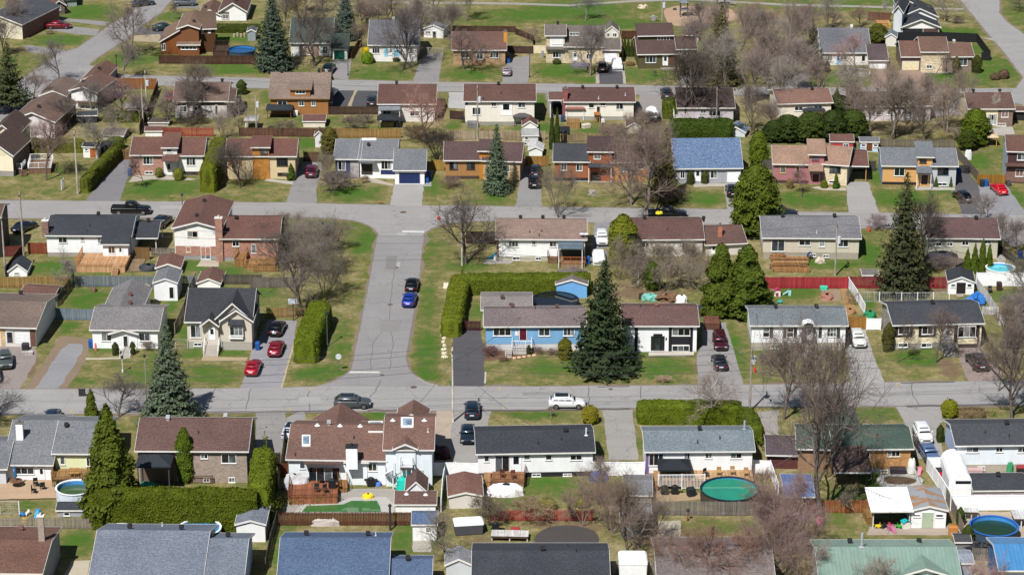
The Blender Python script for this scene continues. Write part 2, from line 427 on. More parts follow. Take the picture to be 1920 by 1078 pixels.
    def door(s,x0,y0,x1,y1,col='#e8e6e2',fr='#e4e4e0',glass=True,v=0.0):
        u0,z1=s.uz(x0,y0,v);u1,z0=s.uz(x1,y1,v);z0=max(z0,.02);z1=max(z1,z0+1.2);u1=max(u1,u0+.5)
        mb=MB();s.bx(mb,u0-.08,u0,v-.07,v+.01,z0,z1+.08);s.bx(mb,u1,u1+.08,v-.07,v+.01,z0,z1+.08);s.bx(mb,u0,u1,v-.07,v+.01,z1,z1+.08)
        o=s.part(mb,'door_frame',M('paint',fr))
        mb=MB();s.bx(mb,u0,u1,v-.04,v+.01,z0,z1);d=s.part(mb,'door',M('paint',col))
        if glass:
            mb=MB();s.bx(mb,u0+.22*(u1-u0),u1-.22*(u1-u0),v-.055,v-.038,z0+.48*(z1-z0),z1-.12);s.part(mb,'pane',M('glass',GL),d)
        mb=MB();s.bx(mb,u1-.14,u1-.08,v-.09,v-.04,z0+.95,z0+1.02);s.part(mb,'handle',M('steel','#8a8070'),d)
        return s
    def garage(s,x0,y0,x1,y1,col='#e6e6e4',n=4,v=0.0):
        u0,z1=s.uz(x0,y0,v);u1,z0=s.uz(x1,y1,v);z0=max(z0,.02)
        mb=MB();s.bx(mb,u0-.1,u1+.1,v-.05,v+.01,z1,z1+.1);s.bx(mb,u0-.1,u0,v-.05,v+.01,z0,z1);s.bx(mb,u1,u1+.1,v-.05,v+.01,z0,z1)
        o=s.part(mb,'garage_door',M('paint','#e0deda'));hh=(z1-z0)/n
        for k in range(n):
            mb=MB();s.bx(mb,u0,u1,v-.035,v+.01,z0+k*hh+.01,z0+(k+1)*hh-.01);s.part(mb,'panel',M('paint',col),o)
        return s
    def awn(s,x0,y0,x1,y1,dep=.9,col='#806050',drop=.3,rk='shingle',posts=False,v=0.0):   # little roof: top-left mark, bottom-right mark
        u0,z1=s.uz(x0,y0,v);u1,z0=s.uz(x1,y1,v-dep);mb=MB();w=s.w
        if z0 > z1-.05: z0=z1-.05
        mb.slab([w(u0,v-dep,z0+.1),w(u1,v-dep,z0+.1),w(u1,v,z1),w(u0,v,z1)],.1);s.part(mb,'porch_roof',M(rk,col))
        if posts:
            for uu in (u0+.1,u1-.1): mb=MB();s.bx(mb,uu-.05,uu+.05,v-dep+.1,v-dep+.2,0,z0+.01);s.part(mb,'post',M('paint','#d8d8d4'))
        return s
    def onroof(s,x,y):
        # point of the roof of the last block seen at the mark
        d=ray(*P(x,y))
        if s.kind in ('g','h','s'):
            vn=(CO-s.A).dot(s.N);dn=d.dot(s.N);t=s.t
            ss=(s.Ze+s.TH+(vn+s.ov)*t-CAM_H)/(d.z-dn*t);q=CO+d*ss;v=vn+ss*dn
            if v > s.a and s.kind != 's':
                ss=(s.zr+s.TH+(s.a-vn)*t-CAM_H)/(d.z+dn*t);q2=CO+d*ss;v2=vn+ss*dn
                if s.a <= v2 <= s.D+s.ov: return q2
                q=CO+d*((s.zr+s.TH-CAM_H)/d.z);q=s.A+s.U*((q-s.A).dot(s.U))+s.N*s.a;q.z=s.zr+s.TH
            return q
        if s.kind == 'f':
            best=None
            for sg in (1,-1):
                un=(CO-s.A).dot(s.U);du=d.dot(s.U);t=s.t*sg
                base=s.Ze+s.TH if sg > 0 else s.Ze+s.TH+s.L*s.t
                ss=(base+un*t-CAM_H)/(d.z-du*t);q=CO+d*ss;u=un+ss*du
                if (sg > 0 and u <= s.a+.1) or (sg < 0 and u >= s.a-.1): best=q
            return best or q
        d2=(s.zr-CAM_H)/d.z;return CO+d*d2
    def vent(s,*pts,c='#2b2a2a'):
        for x,y in pts:
            q=s.onroof(x,y)-s.org;mb=MB()
            mb.box(q.x-.16,q.x+.16,q.y-.16,q.y+.16,q.z-.25,q.z+.22);mb.hexa([(q.x-.26,q.y-.26,q.z+.22),(q.x+.26,q.y-.26,q.z+.22),(q.x+.26,q.y+.26,q.z+.22),(q.x-.26,q.y+.26,q.z+.22),(q.x-.22,q.y-.22,q.z+.52),(q.x+.22,q.y-.22,q.z+.52),(q.x+.22,q.y+.22,q.z+.52),(q.x-.22,q.y+.22,q.z+.52)])
            s.part(mb,'roof_vent',M('paint',c),s.roof)
        return s
    def pipe(s,*pts,h=.45,r=.06,c='#3a3836'):
        for x,y in pts:
            q=s.onroof(x,y)-s.org;mb=MB();mb.tube((q.x,q.y,q.z-.2),(q.x,q.y,q.z+h),r,n=8);mb.lathe([(r*2.4,0),(r*1.3,.1)],8,(q.x,q.y,q.z-.02));s.part(mb,'vent_pipe',M('paint',c),s.roof)
        return s
    def skylight(s,*L,fr='#e8e8e4',gl='#8fa0b4'):
        for x0,y0,x1,y1 in L:
            c=[s.onroof(*q)-s.org for q in ((x0,y1),(x1,y1),(x1,y0),(x0,y0))];mb=MB();mb.slab([p+UPN*.16 for p in c],.3);o=s.part(mb,'skylight',M('paint',fr),s.roof)
            m=sum(c,Vector())/4;mb=MB();mb.slab([m+(p-m)*.76+UPN*.19 for p in c],.06);s.part(mb,'pane',M('glass',gl),s.roof)
        return s
    def chim(s,x,yt,yb,wd=.7,col='#8a5a4a',kind='brick',cap='#6a655f',wall=False):
        # stack rising through the roof (or up the wall face when wall=True)
        if wall: q=hit(x,yb,s.A-s.N*.3,s.N)-s.org;q.z=0
        else: q=s.onroof(x,yb)-s.org
        top=hit(x,yt,q+s.org,s.N).z;mb=MB();hw=wd/2
        mb.box(q.x-hw,q.x+hw,q.y-hw*.8,q.y+hw*.8,(0 if wall else q.z-.6),top);o=s.part(mb,'chimney',M(kind,col))
        mb=MB();mb.box(q.x-hw-.06,q.x+hw+.06,q.y-hw*.8-.06,q.y+hw*.8+.06,top,top+.1);mb.tube((q.x,q.y,top+.1),(q.x,q.y,top+.4),.12,n=8);s.part(mb,'cap',M('paint',cap),o)
        return s
    def steps(s,x0,y0,x1,y1,zt=None,col='#bdb8ae',n=4,rail=None,D=None):  # flight down from the wall, bottom-left and bottom-right ground marks
        a=G(x0,y0);b=G(x1,y1);ua=(a-s.A).dot(s.U);ub=(b-s.A).dot(s.U);v=(a-s.A).dot(s.N)
        zt=zt or .8;d=-v
        mb=MB()
        for k in range(n): s.bx(mb,ua,ub,v+d*k/n*.75,0.0-.01,zt*k/n,zt*(k+1)/n)
        s.part(mb,'steps',M('concrete',col))
        if rail:
            for uu in (ua,ub):
                mb=MB();w=s.w
                mb.tube(w(uu,v,.9),w(uu,-d*.25,zt+.9),.035,n=5);mb.tube(w(uu,-d*.25,zt+.9),w(uu,0,zt+.9),.035,n=5)
                for k in range(6): f=k/5;vv=v+d*.95*f;zz=min(zt,zt*f/.75);mb.tube(w(uu,vv,zz-.05 if k else 0),w(uu,vv,zz+.9),.025,n=4)
                s.part(mb,'handrail',M('paint',rail))
        return s
HLOG=[]
def shed(label,x0,y0,x1,y1,ye,yr,roof='#7a5a50',wall='#d8d4cc',kind='f',D=3.0,name='garden_shed',cat='shed',**k):
    h=House(name,label,cat,'backyard sheds');h.block(x0,y0,x1,y1,ye,yr,roof,wall,kind=kind,D=D,ov=.15,og=.15,**k);return h
# ---------------------------------------------------------------- vegetation prototypes (unit: metres at nominal size, later scaled)
def npmesh(name,V,F):
    me=bpy.data.meshes.new(name);V=np.asarray(V,dtype=np.float32);F=np.asarray(F,dtype=np.int32);n=F.shape[1]
    me.vertices.add(len(V));me.vertices.foreach_set('co',V.ravel())
    me.loops.add(F.size);me.loops.foreach_set('vertex_index',F.ravel())
    me.polygons.add(len(F));me.polygons.foreach_set('loop_start',np.arange(0,F.size,n,dtype=np.int32));me.polygons.foreach_set('loop_total',np.full(len(F),n,dtype=np.int32))
    me.update(calc_edges=True);return me
def leafmesh(name,C,size,rng,out=None,tilt=1.0,aspect=1.0):
    # one small quad per centre, facing roughly outwards with random tilt
    n=len(C);nrm=rng.normal(size=(n,3))*tilt
    if out is not None: nrm=nrm + out
    nrm /= np.linalg.norm(nrm,axis=1)[:,None]+1e-9
    a=np.cross(nrm,rng.normal(size=(n,3)));a /= np.linalg.norm(a,axis=1)[:,None]+1e-9;b=np.cross(nrm,a)
    sz=size*(.6+.8*rng.random(n))[:,None] if np.isscalar(size) else size[:,None]
    a=a*sz;b=b*sz*aspect
    V=np.stack([C-a,C-b*.6+a*.1,C+a,C+b*.6],1).reshape(-1,3);F=np.arange(4*n).reshape(-1,4)
    return npmesh(name,V,F)
def tubes(name,segs,n=4):
    # segs: (p0,p1,r0,r1)
    A=np.array([s[0] for s in segs],float);B=np.array([s[1] for s in segs],float);r0=np.array([s[2] for s in segs]);r1=np.array([s[3] for s in segs])
    d=B-A;d /= np.linalg.norm(d,axis=1)[:,None]+1e-9
    ref=np.where(np.abs(d[:,2:3]) > .9,np.array([[1.,0,0]]),np.array([[0,0,1.]]));u=np.cross(d,ref);u /= np.linalg.norm(u,axis=1)[:,None]+1e-9;w=np.cross(d,u)
    m=len(segs);V=np.empty((m,2*n,3))
    for k in range(n):
        t=2*math.pi*k/n;o=u*math.cos(t)+w*math.sin(t);V[:,k]=A+o*r0[:,None];V[:,n+k]=B+o*r1[:,None]
    F=np.empty((m,n,4),int);base=np.arange(m)*2*n
    for k in range(n):
        j=(k+1) % n;F[:,k]=np.stack([base+k,base+j,base+n+j,base+n+k],1)
    return npmesh(name,V.reshape(-1,3),F.reshape(-1,4))
def bare_proto(seed,H=10.0,spread=.55,limbs=6,fork=.22,up=.35,stems=1,twig=.011,dens=1.0,trunk_r=.17,levels=4):
    rng=random.Random(seed);thick=[];thin=[]
    def rv(): return Vector((rng.gauss(0,1),rng.gauss(0,1),rng.gauss(0,1)))
    def grow(p,d,ln,r,lev):
        nseg=3 if lev < 2 else 2;q=p
        pts=[p]
        for k in range(nseg):
            d=(d + rv()*.13*(1+lev*.35) + UPN*up*.14).normalized();q2=q+d*(ln/nseg)
            ra=r*(1-.75*k/nseg*.6);rb=r*(1-.75*(k+1)/nseg*.6)
            (thick if lev < 2 else thin).append((tuple(q),tuple(q2),ra,rb));q=q2;pts.append(q)
        if lev >= levels: return
        nch=[limbs,7,7,8][min(lev,3)]
        nch=max(2,round(nch*(dens if lev > 0 else 1)))
        for k in range(nch):
            f=fork+(1-fork)*((k+.6+rng.random()*.4)/nch) if lev == 0 else .25+.75*((k+rng.random())/nch)
            f=min(f,1);ix=f*nseg;i0=min(int(ix),nseg-1);b=pts[i0].lerp(pts[i0+1],ix-i0)
            side=rv();side=(side-d*side.dot(d));side.normalize()
            ang=(spread if lev == 0 else .75)*(.75+.5*rng.random())
            nd_=(d*math.cos(ang)+side*math.sin(ang)+UPN*up*.35*(1 if lev < 2 else .3)).normalized()
            l2=ln*(.5+.3*rng.random())*(1.05-.3*f if lev == 0 else .92)
            if lev == 0: l2=H*(1.02-f*.72)*(.5+.2*rng.random())
            r2=max(twig*.75,r*(.6 if lev == 0 else .52)*(1.05-.35*f))
            if lev+1 >= levels: r2=twig
            grow(b,nd_,l2,r2,lev+1)
    for k in range(stems):
        d0=Vector((0,0,1)) if stems == 1 else Vector((math.cos(k*2.4)*.38,math.sin(k*2.4)*.38,1)).normalized()
        p0=Vector((0,0,0)) if stems == 1 else Vector((math.cos(k*2.4)*.15,math.sin(k*2.4)*.15,0))
        grow(p0,d0,H*(.72 if stems == 1 else .68),trunk_r/(stems**.5),0)
    top=max(s[1][2] for s in thick+thin);k=H/top
    f=lambda L: [(tuple(c*k for c in a),tuple(c*k for c in b),r,s) for a,b,r,s in L]
    wid=np.percentile([max(abs(s[1][0]),abs(s[1][1]))*k for s in thin],96)
    return dict(trunk=tubes('trunk',f(thick),5),crown=tubes('crown',f(thin),3),H=H,W=float(wid))
BARE={}
def get_bare(kind):
    if kind not in BARE:
        s=sum(map(ord,kind));v=kind[-1]
        k=kind[:-1]
        if k == 'round': BARE[kind]=bare_proto(s,10,.85,9,.22,.22,dens=.92,twig=.0105)
        elif k == 'tall': BARE[kind]=bare_proto(s,14,.5,12,.16,.5,dens=.86,twig=.0105)
        elif k == 'vase': BARE[kind]=bare_proto(s,12,.72,10,.14,.34,dens=.93,trunk_r=.22,twig=.0105)
        elif k == 'shrub': BARE[kind]=bare_proto(s,3.5,.5,4,.15,.3,stems=6,twig=.009,dens=.78,trunk_r=.06)
        elif k == 'multi': BARE[kind]=bare_proto(s,9,.42,5,.2,.5,stems=4,twig=.010,dens=.78,trunk_r=.17)
        elif k == 'young': BARE[kind]=bare_proto(s,6,.6,6,.28,.35,twig=.011,dens=.84,trunk_r=.08)
    return BARE[kind]
def bare(label,x,y,yt,kind='round1',wpx=None,tint='#6b5c55',twig=None,cat='tree',name='bare_tree',rz=None,group='leafless trees',hm=None):
    b=G(x,y);h=hm or max(.6,upto(x,yt,b));p=get_bare(kind);sz=h/p['H'];sx=sz
    if wpx: sx=min(2.2*sz,(wpx*mpp(x,y)/2)/p['W'])
    t=thing(name,label,cat,b,group,RND.random()*6.28 if rz is None else rz);t.scale=(sx,sx,sz)
    link('trunk',p['trunk'],t,None,M('bark',tint));link('crown',p['crown'],t,None,M('bark',twig or tint))
    return t
def spruce_proto(seed,H=12,W=3.2,droop=.28,n=44,leaf=.2,loose=0.0,base=.05):
    rng=np.random.default_rng(seed);C=[];Sz=[];segs=[((0,0,0),(0,0,H*.97),.2,.02)]
    for i in range(n):
        f=(i+rng.random()*.6)/n;z=H*(base+(1-base)*f);r=W*(1-f)**.82*(.82+.3*rng.random()) + .12
        nb=int(6+9*(1-f));a0=rng.random()*6.28
        for k in range(nb):
            if rng.random() < loose: continue
            a=a0+k*6.283/nb+rng.normal()*.16;L=r*(.7+.42*rng.random())
            m=max(4,int(L*8.5));t=np.linspace(.16,1,m)+rng.normal(size=m)*.02
            zz=z-droop*L*np.sin(t*1.9)*1.0+.22*L*t*t
            lat=rng.normal(size=m)*.17*L*(.2+.5*t)
            x=np.cos(a)*L*t-np.sin(a)*lat;y=np.sin(a)*L*t+np.cos(a)*lat
            C.append(np.stack([x,y,zz+rng.normal(size=m)*.07],1));Sz.append(leaf*(.75+.6*rng.random(m))*(.7+.5*(1-f)))
            if f < .8 and rng.random() < .4: segs.append(((0,0,z),(np.cos(a)*L*.8,np.sin(a)*L*.8,z-droop*L*.6),.035,.01))
    t=np.linspace(.955,1,10);C.append(np.stack([0*t,0*t,H*t],1)+rng.normal(size=(10,3))*.05);Sz.append(np.full(10,leaf*.5))
    C=np.concatenate(C);Sz=np.concatenate(Sz);C2=C+rng.normal(size=C.shape)*leaf*.7
    C=np.concatenate([C,C2]);Sz=np.concatenate([Sz,Sz*.85])
    out=C*np.array([1,1,0]);out /= np.linalg.norm(out,axis=1)[:,None]+.1;out[:,2] += .8
    return dict(crown=leafmesh('crown',C,Sz,rng,out,.55,.75),trunk=tubes('trunk',segs,5),H=H,W=W)
def blob_proto(seed,H,W,prof,n,leaf,rough=.16,lumps=1.6):
    # column / mound of foliage: dense leaf sprays on a lumpy body of revolution
    rng=np.random.default_rng(seed)
    nz,na=26,22;V=[];off=Vector((seed*3.1,seed*1.7,0))
    def R(z,a):
        base=prof(z/H)*W
        q=Vector((math.cos(a)*base*lumps,math.sin(a)*base*lumps,z*lumps*.9))+off
        return base*(1+rough*2.0*mnoise.noise(q*.8)+rough*1.1*mnoise.noise(q*2.1))
    for i in range(nz+1):
        for k in range(na): z=H*i/nz;a=k*6.2832/na;r=R(z,a)*.86;V.append((r*math.cos(a),r*math.sin(a),z))
    F=[(i*na+k,i*na+(k+1) % na,(i+1)*na+(k+1) % na,(i+1)*na+k) for i in range(nz) for k in range(na)]
    core=npmesh('core',V,F);zs=rng.random(n*3)*H;pr=np.array([prof(z/H) for z in zs]);keep=rng.random(n*3) < pr/max(pr)
    zs=zs[keep][:n];aa=rng.random(len(zs))*6.2832;C=[];O=[]
    for z,a in zip(zs,aa):
        r=R(z,a)*(.84+.24*rng.random());C.append((r*math.cos(a),r*math.sin(a),z+.06*rng.normal()));O.append((math.cos(a),math.sin(a),.7))
    C=np.array(C);C[:,2]=np.maximum(C[:,2],.02)
    return dict(crown=leafmesh('crown',C,leaf,rng,np.array(O),.6,.8),core=core,H=H,W=W)
EV={}
def get_ev(kind):
    if kind not in EV:
        k,s=kind[:-1],sum(map(ord,kind))
        if k == 'spruce': EV[kind]=spruce_proto(s,12,2.6,.26,46)
        elif k == 'fir': EV[kind]=spruce_proto(s,14,3.6,.36,46,.2,.16)
        elif k == 'pine': EV[kind]=spruce_proto(s,12,3.4,.1,28,.21,.3,.12)
        elif k == 'cedar': EV[kind]=blob_proto(s,8,1.0,lambda f: max(.04,(1-f)**.62*min(1,.8+.9*f)),6500,.13)
        elif k == 'cone': EV[kind]=blob_proto(s,7,1.6,lambda f: max(.03,(1-f)**.72*min(1,.75+2*f)),7500,.15,.27)
        elif k == 'bushy': EV[kind]=blob_proto(s,7,1.8,lambda f: max(.04,(1-f)**.52*min(1,.72+1.6*f)*(.93+.1*math.sin(f*23))),9500,.16,.25,1.3)
        elif k == 'egg': EV[kind]=blob_proto(s,7,2.2,lambda f: max(.04,math.sin(min(1,f)**.8*math.pi)**.4 if f > .05 else .5),9000,.17,.2)
        elif k == 'ball': EV[kind]=blob_proto(s,1.4,.8,lambda f: max(.05,math.sqrt(max(0,1-(2*f-.9)**2/1.25))),2600,.075,.12,2.5)
        elif k == 'cyl': EV[kind]=blob_proto(s,5,1.0,lambda f: max(.05,min(1,.78+f)*(1-max(0,f-.72)/.28*.75)),5500,.12)
    return EV[kind]
def ever(label,x,y,yt,kind='spruce1',wpx=None,col='#3c4a34',cat='tree',name='spruce_tree',group='evergreen trees',hm=None,core=None):
    b=G(x,y);h=hm or max(.5,upto(x,yt,b));p=get_ev(kind);sz=h/p['H'];sx=sz
    if wpx: sx=(wpx*mpp(x,y)/2)/p['W']
    t=thing(name,label,cat,b,group,RND.random()*6.28);t.scale=(sx,sx,sz)
    if 'trunk' in p: link('trunk',p['trunk'],t,None,M('bark','#4a3f38'))
    link('crown',p['crown'],t,None,M('leaf',col))
    if 'core' in p: link('inner_foliage',p['core'],t,None,M('leaf',core or col))
    return t
def bush(label,x,y,w,col='#4e5a26',hm=None,kind='ball1',group='garden bushes'):
    # w: width in survey units; sits on the ground mark
    wm=w*mpp(x,y);return ever(label,x,y,y,kind,w,col,'bush','round_bush',group,hm or wm*.8)
def shrub(label,x,y,w,hm=1.5,tint='#7a685c',kind='shrub1',group='leafless shrubs'):
    return bare(label,x,y,y-20,kind,w,tint,None,'shrub','bare_shrub',group=group,hm=hm)
def hedge(label,pts,width=1.2,h=1.8,col='#525c22',leaf=.12,dens=75,group='clipped hedges',ends=True):
    # clipped hedge along ground marks; lumpy core and leaf sprays over it
    W_=[G(*p) for p in pts];org=W_[0].copy();rng=np.random.default_rng(abs(hash(label)) % 9999 if False else sum(map(ord,label)))
    path=[];
    for a,b in zip(W_[:-1],W_[1:]):
        n=max(1,int((b-a).length/.6))
        for k in range(n): path.append(a.lerp(b,k/n))
    path.append(W_[-1]);n=len(path);hw=width/2
    prof=[(-1,0),(-1.02,.45),(-.95,.85),(-.72,1),(0,1.03),(.72,1),(.95,.85),(1.02,.45),(1,0)];m=len(prof)
    V=[];
    for i,p in enumerate(path):
        d=(path[min(i+1,n-1)]-path[max(i-1,0)]).normalized();s=Vector((-d.y,d.x,0))
        e=1.0 if 0 < i < n-1 else .72
        for a,z in prof:
            q=p+s*(a*hw*e)+UPN*(z*h*(1 if e == 1 else .93));nz=mnoise.noise(q*.75)*.2+mnoise.noise(q*2.0)*.09
            q=q+s*(nz*(1 if a > 0 else -1)*min(1,hw))+UPN*(nz*.55*z);V.append(q-org)
    F=[(i*m+k,(i+1)*m+k,(i+1)*m+k+1,i*m+k+1) for i in range(n-1) for k in range(m-1)]
    t=thing('hedge',label,'hedge',org,group)
    me=bpy.data.meshes.new('hedge_body');me.from_pydata([tuple(v) for v in V],[],F+[tuple(range(m)),tuple(range((n-1)*m+m-1,(n-1)*m-1,-1))]);me.update()
    link('hedge_body',me,t,None,M('leaf',col))
    C=[];O=[]
    for f in me.polygons:
        c=[Vector(V[k]) for k in f.vertices]
        if len(c) == 4:
            k=f.area*dens;k=int(k)+(RND.random() < k % 1)
            for _ in range(k):
                a,b=RND.random(),RND.random();q=c[0].lerp(c[1],a).lerp(c[3].lerp(c[2],a),b)
                nn=f.normal*(-1 if f.normal.dot(q-Vector((q.x,q.y,0))-f.center*0) < -.2 else 1);C.append(q+f.normal*(RND.random()*.12-.03));O.append(f.normal)
        else:
            for _ in range(int(f.area*dens)):
                q=sum((p*RND.random() for p in c),Vector())/ (len(c)*.5);C.append(q+f.normal*.05);O.append(f.normal)
    C=np.array([tuple(q) for q in C]);C[:,2]=np.clip(C[:,2],.03,None);O=np.array([tuple(q) for q in O])
    link('foliage',leafmesh('foliage',C,leaf,rng,O*1.2+np.array([0,0,.5]),.7,.8),t,None,M('leaf',col))
    return t
# ---------------------------------------------------------------- vehicles
def loft(sections,closed=True,cap=True):
    mb=MB();n=len(sections[0])
    for s in sections: mb.v += [tuple(p) for p in s]
    for i in range(len(sections)-1):
        for k in range(n if closed else n-1):
            j=(k+1) % n;mb.f.append((i*n+k,(i+1)*n+k,(i+1)*n+j,i*n+j))
    if cap: mb.f.append(tuple(range(n)));q=(len(sections)-1)*n;mb.f.append(tuple(range(q+n-1,q-1,-1)))
    return mb
CARS={}
SPEC={  # length, half width, stations (x, top z, width factor), belt z, cabin base x0,x1, roof x0,x1, roof z, wheel x, r
 'sedan': (4.65,.9,[(-.5,.62,.8),(-.488,.86,.88),(-.44,.98,.95),(-.3,1.0,.99),(0,.95,1),(.2,.93,1),(.3,.88,.98),(.42,.78,.94),(.485,.66,.84),(.5,.5,.76)],.95,-.40,.22,-.22,.04,1.44,(-.3,.31),.32),
 'suv': (4.55,.92,[(-.5,.7,.86),(-.492,1.0,.92),(-.47,1.08,.96),(-.3,1.08,1),(0,1.05,1),(.2,1.04,1),(.3,1.0,.98),(.42,.92,.95),(.485,.8,.86),(.5,.55,.78)],1.05,-.475,.24,-.35,.06,1.58,(-.3,.31),.36),
 'pickup': (5.85,.99,[(-.5,1.05,.95),(-.495,1.12,.97),(-.45,1.13,.98),(-.12,1.13,1),(0,1.13,1),(.22,1.12,1),(.28,1.1,.98),(.42,1.05,.97),(.488,.95,.92),(.5,.6,.88)],1.13,-.15,.24,-.13,.1,1.86,(-.3,.32),.4),
 'van': (5.0,.98,[(-.5,.7,.9),(-.492,1.1,.95),(-.47,1.12,.98),(-.3,1.1,1),(0,1.06,1),(.25,1.02,1),(.33,.98,.98),(.43,.86,.94),(.485,.74,.86),(.5,.52,.78)],1.06,-.485,.28,-.43,.1,1.76,(-.29,.32),.34)}
def car_meshes(k):
    if k in CARS: return CARS[k]
    L,hw,st,belt,c0,c1,r0,r1,zr,wx,wr=SPEC[k];D={}
    S=[]
    for f,zt,wf in st:
        w=hw*wf;x=f*L;zb=.3 if abs(f) < .46 else .36
        half=[(.86*w,zb-.06),(.97*w,zb+.08),(w,.5*(zb+zt)),(.975*w,zt-.12),(.9*w,zt-.02),(.5*w,zt+.02)]
        S.append([(x,y,z) for y,z in half]+[(x,-y,z) for y,z in half[::-1]])
    mb=loft(S);D['body']=mb.mesh('body',None,True)
    # cabin: pillars and roof
    bw,tw=hw*.9,hw*.72
    def ring(x0,x1,w,z,cut):
        return [(x0+cut,w,z),(x1-cut*1.4,w,z),(x1,w*.8,z),(x1,-w*.8,z),(x1-cut*1.4,-w,z),(x0+cut,-w,z),(x0,-w*.8,z),(x0,w*.8,z)]
    zb=belt-.04
    S=[ring(c0*L,c1*L,bw,zb,.12),ring((c0*.4+r0*.6)*L,(c1*.42+r1*.58)*L,bw*.42+tw*.58,zb+(zr-zb)*.62,.1),ring(r0*L,r1*L,tw,zr-.06,.08),ring(r0*L+.12,r1*L-.16,tw*.86,zr,.1),ring(r0*L+.5,r1*L-.5,tw*.5,zr+.02,.1)]
    mb=loft([s[::-1] for s in S]);D['cabin']=mb.mesh('cabin',None,True)
    def P3(t,e,side):   # along the cabin side: t 0 rear .. 1 front, e 0 belt .. 1 roof
        xb=c0*L+.14+(c1*L-.2-c0*L-.14)*t;xt=r0*L+.1+(r1*L-.14-r0*L-.1)*t
        return Vector((xb+(xt-xb)*e,side*((bw+(tw-bw)*e)+.012),zb+(zr-.06-zb)*e))
    for side in (1,-1):
        for i,(a,b) in enumerate(((.06,.3),(.34,.62),(.66,.92)) if k in ('suv','van') else ((.1,.5),(.54,.9))):
            mb=MB();q=[P3(a,.2,side),P3(b,.2,side),P3(b,.92,side),P3(a,.92,side)]
            mb.face(q if side < 0 else q[::-1]);D.setdefault('window',[]).append(mb.mesh('window',None))
    mb=MB();wx1=lambda e: c1*L+(r1*L-c1*L)*e+.015
    e0,e1=.1,.93
    mb.face([(wx1(e0),-bw*.76,zb+(zr-.06-zb)*e0+.02),(wx1(e0),bw*.76,zb+(zr-.06-zb)*e0+.02),(wx1(e1)+.02,tw*.8,zb+(zr-.06-zb)*e1+.02),(wx1(e1)+.02,-tw*.8,zb+(zr-.06-zb)*e1+.02)]);D['windscreen']=mb.mesh('windscreen',None)
    mb=MB();wx0=lambda e: c0*L+(r0*L-c0*L)*e-.015;e0=.22
    mb.face([(wx0(e0),bw*.74,zb+(zr-.06-zb)*e0+.02),(wx0(e0),-bw*.74,zb+(zr-.06-zb)*e0+.02),(wx0(e1)-.02,-tw*.76,zb+(zr-.06-zb)*e1+.02),(wx0(e1)-.02,tw*.76,zb+(zr-.06-zb)*e1+.02)]);D['rear_window']=mb.mesh('rear_window',None)
    mb=MB();mb.tube((0,-.11,0),(0,.11,0),wr,n=16);D['wheel']=mb.mesh('wheel',None)
    mb=MB();mb.tube((0,-.12,0),(0,.12,0),wr*.62,n=10);D['rim']=mb.mesh('rim',None)
    zt=st[-2][1]
    mb=MB();mb.box(-.06,.06,-.2,.2,-.08,.08);D['lamp']=mb.mesh('lamp',None)
    mb=MB();mb.hexa([(-.06,0,-.06),(.1,0,-.06),(.06,.2,-.06),(-.06,.2,-.06),(-.06,0,.08),(.06,0,.08),(.04,.2,.08),(-.06,.2,.08)]);D['mirror']=mb.mesh('mirror',None)
    mb=MB();mb.box(-.02,.02,-.26,.26,-.06,.06);D['licence_plate']=mb.mesh('licence_plate',None)
    mb=MB();mb.box(-.03,.04,-.45,.45,-.09,.09);D['grille']=mb.mesh('grille',None)
    if k == 'pickup':
        mb=MB();mb.box(-.485*L,-.16*L,-hw*.86,hw*.86,1.0,1.165);D['bed_cover']=mb.mesh('bed_cover',None)
    CARS[k]=D;return D
def covered(label,x,y,head,col,k='suv'):
    b=G(x,y);t=thing('covered_car',label,'car',(b.x,b.y,.02),'parked cars',rad(head));D=car_meshes(k);L,hw,st,belt,c0,c1,r0,r1,zr,wx,wr=SPEC[k]
    link('cover',D['body'],t,None,M('paint',col));link('cover_top',D['cabin'],t,None,M('paint',col))
    mb=MB();mb.box(-.47*L,.47*L,-hw*.93,hw*.93,0,.4);mb.build('cover_skirt',M('paint',col),t)
    return t
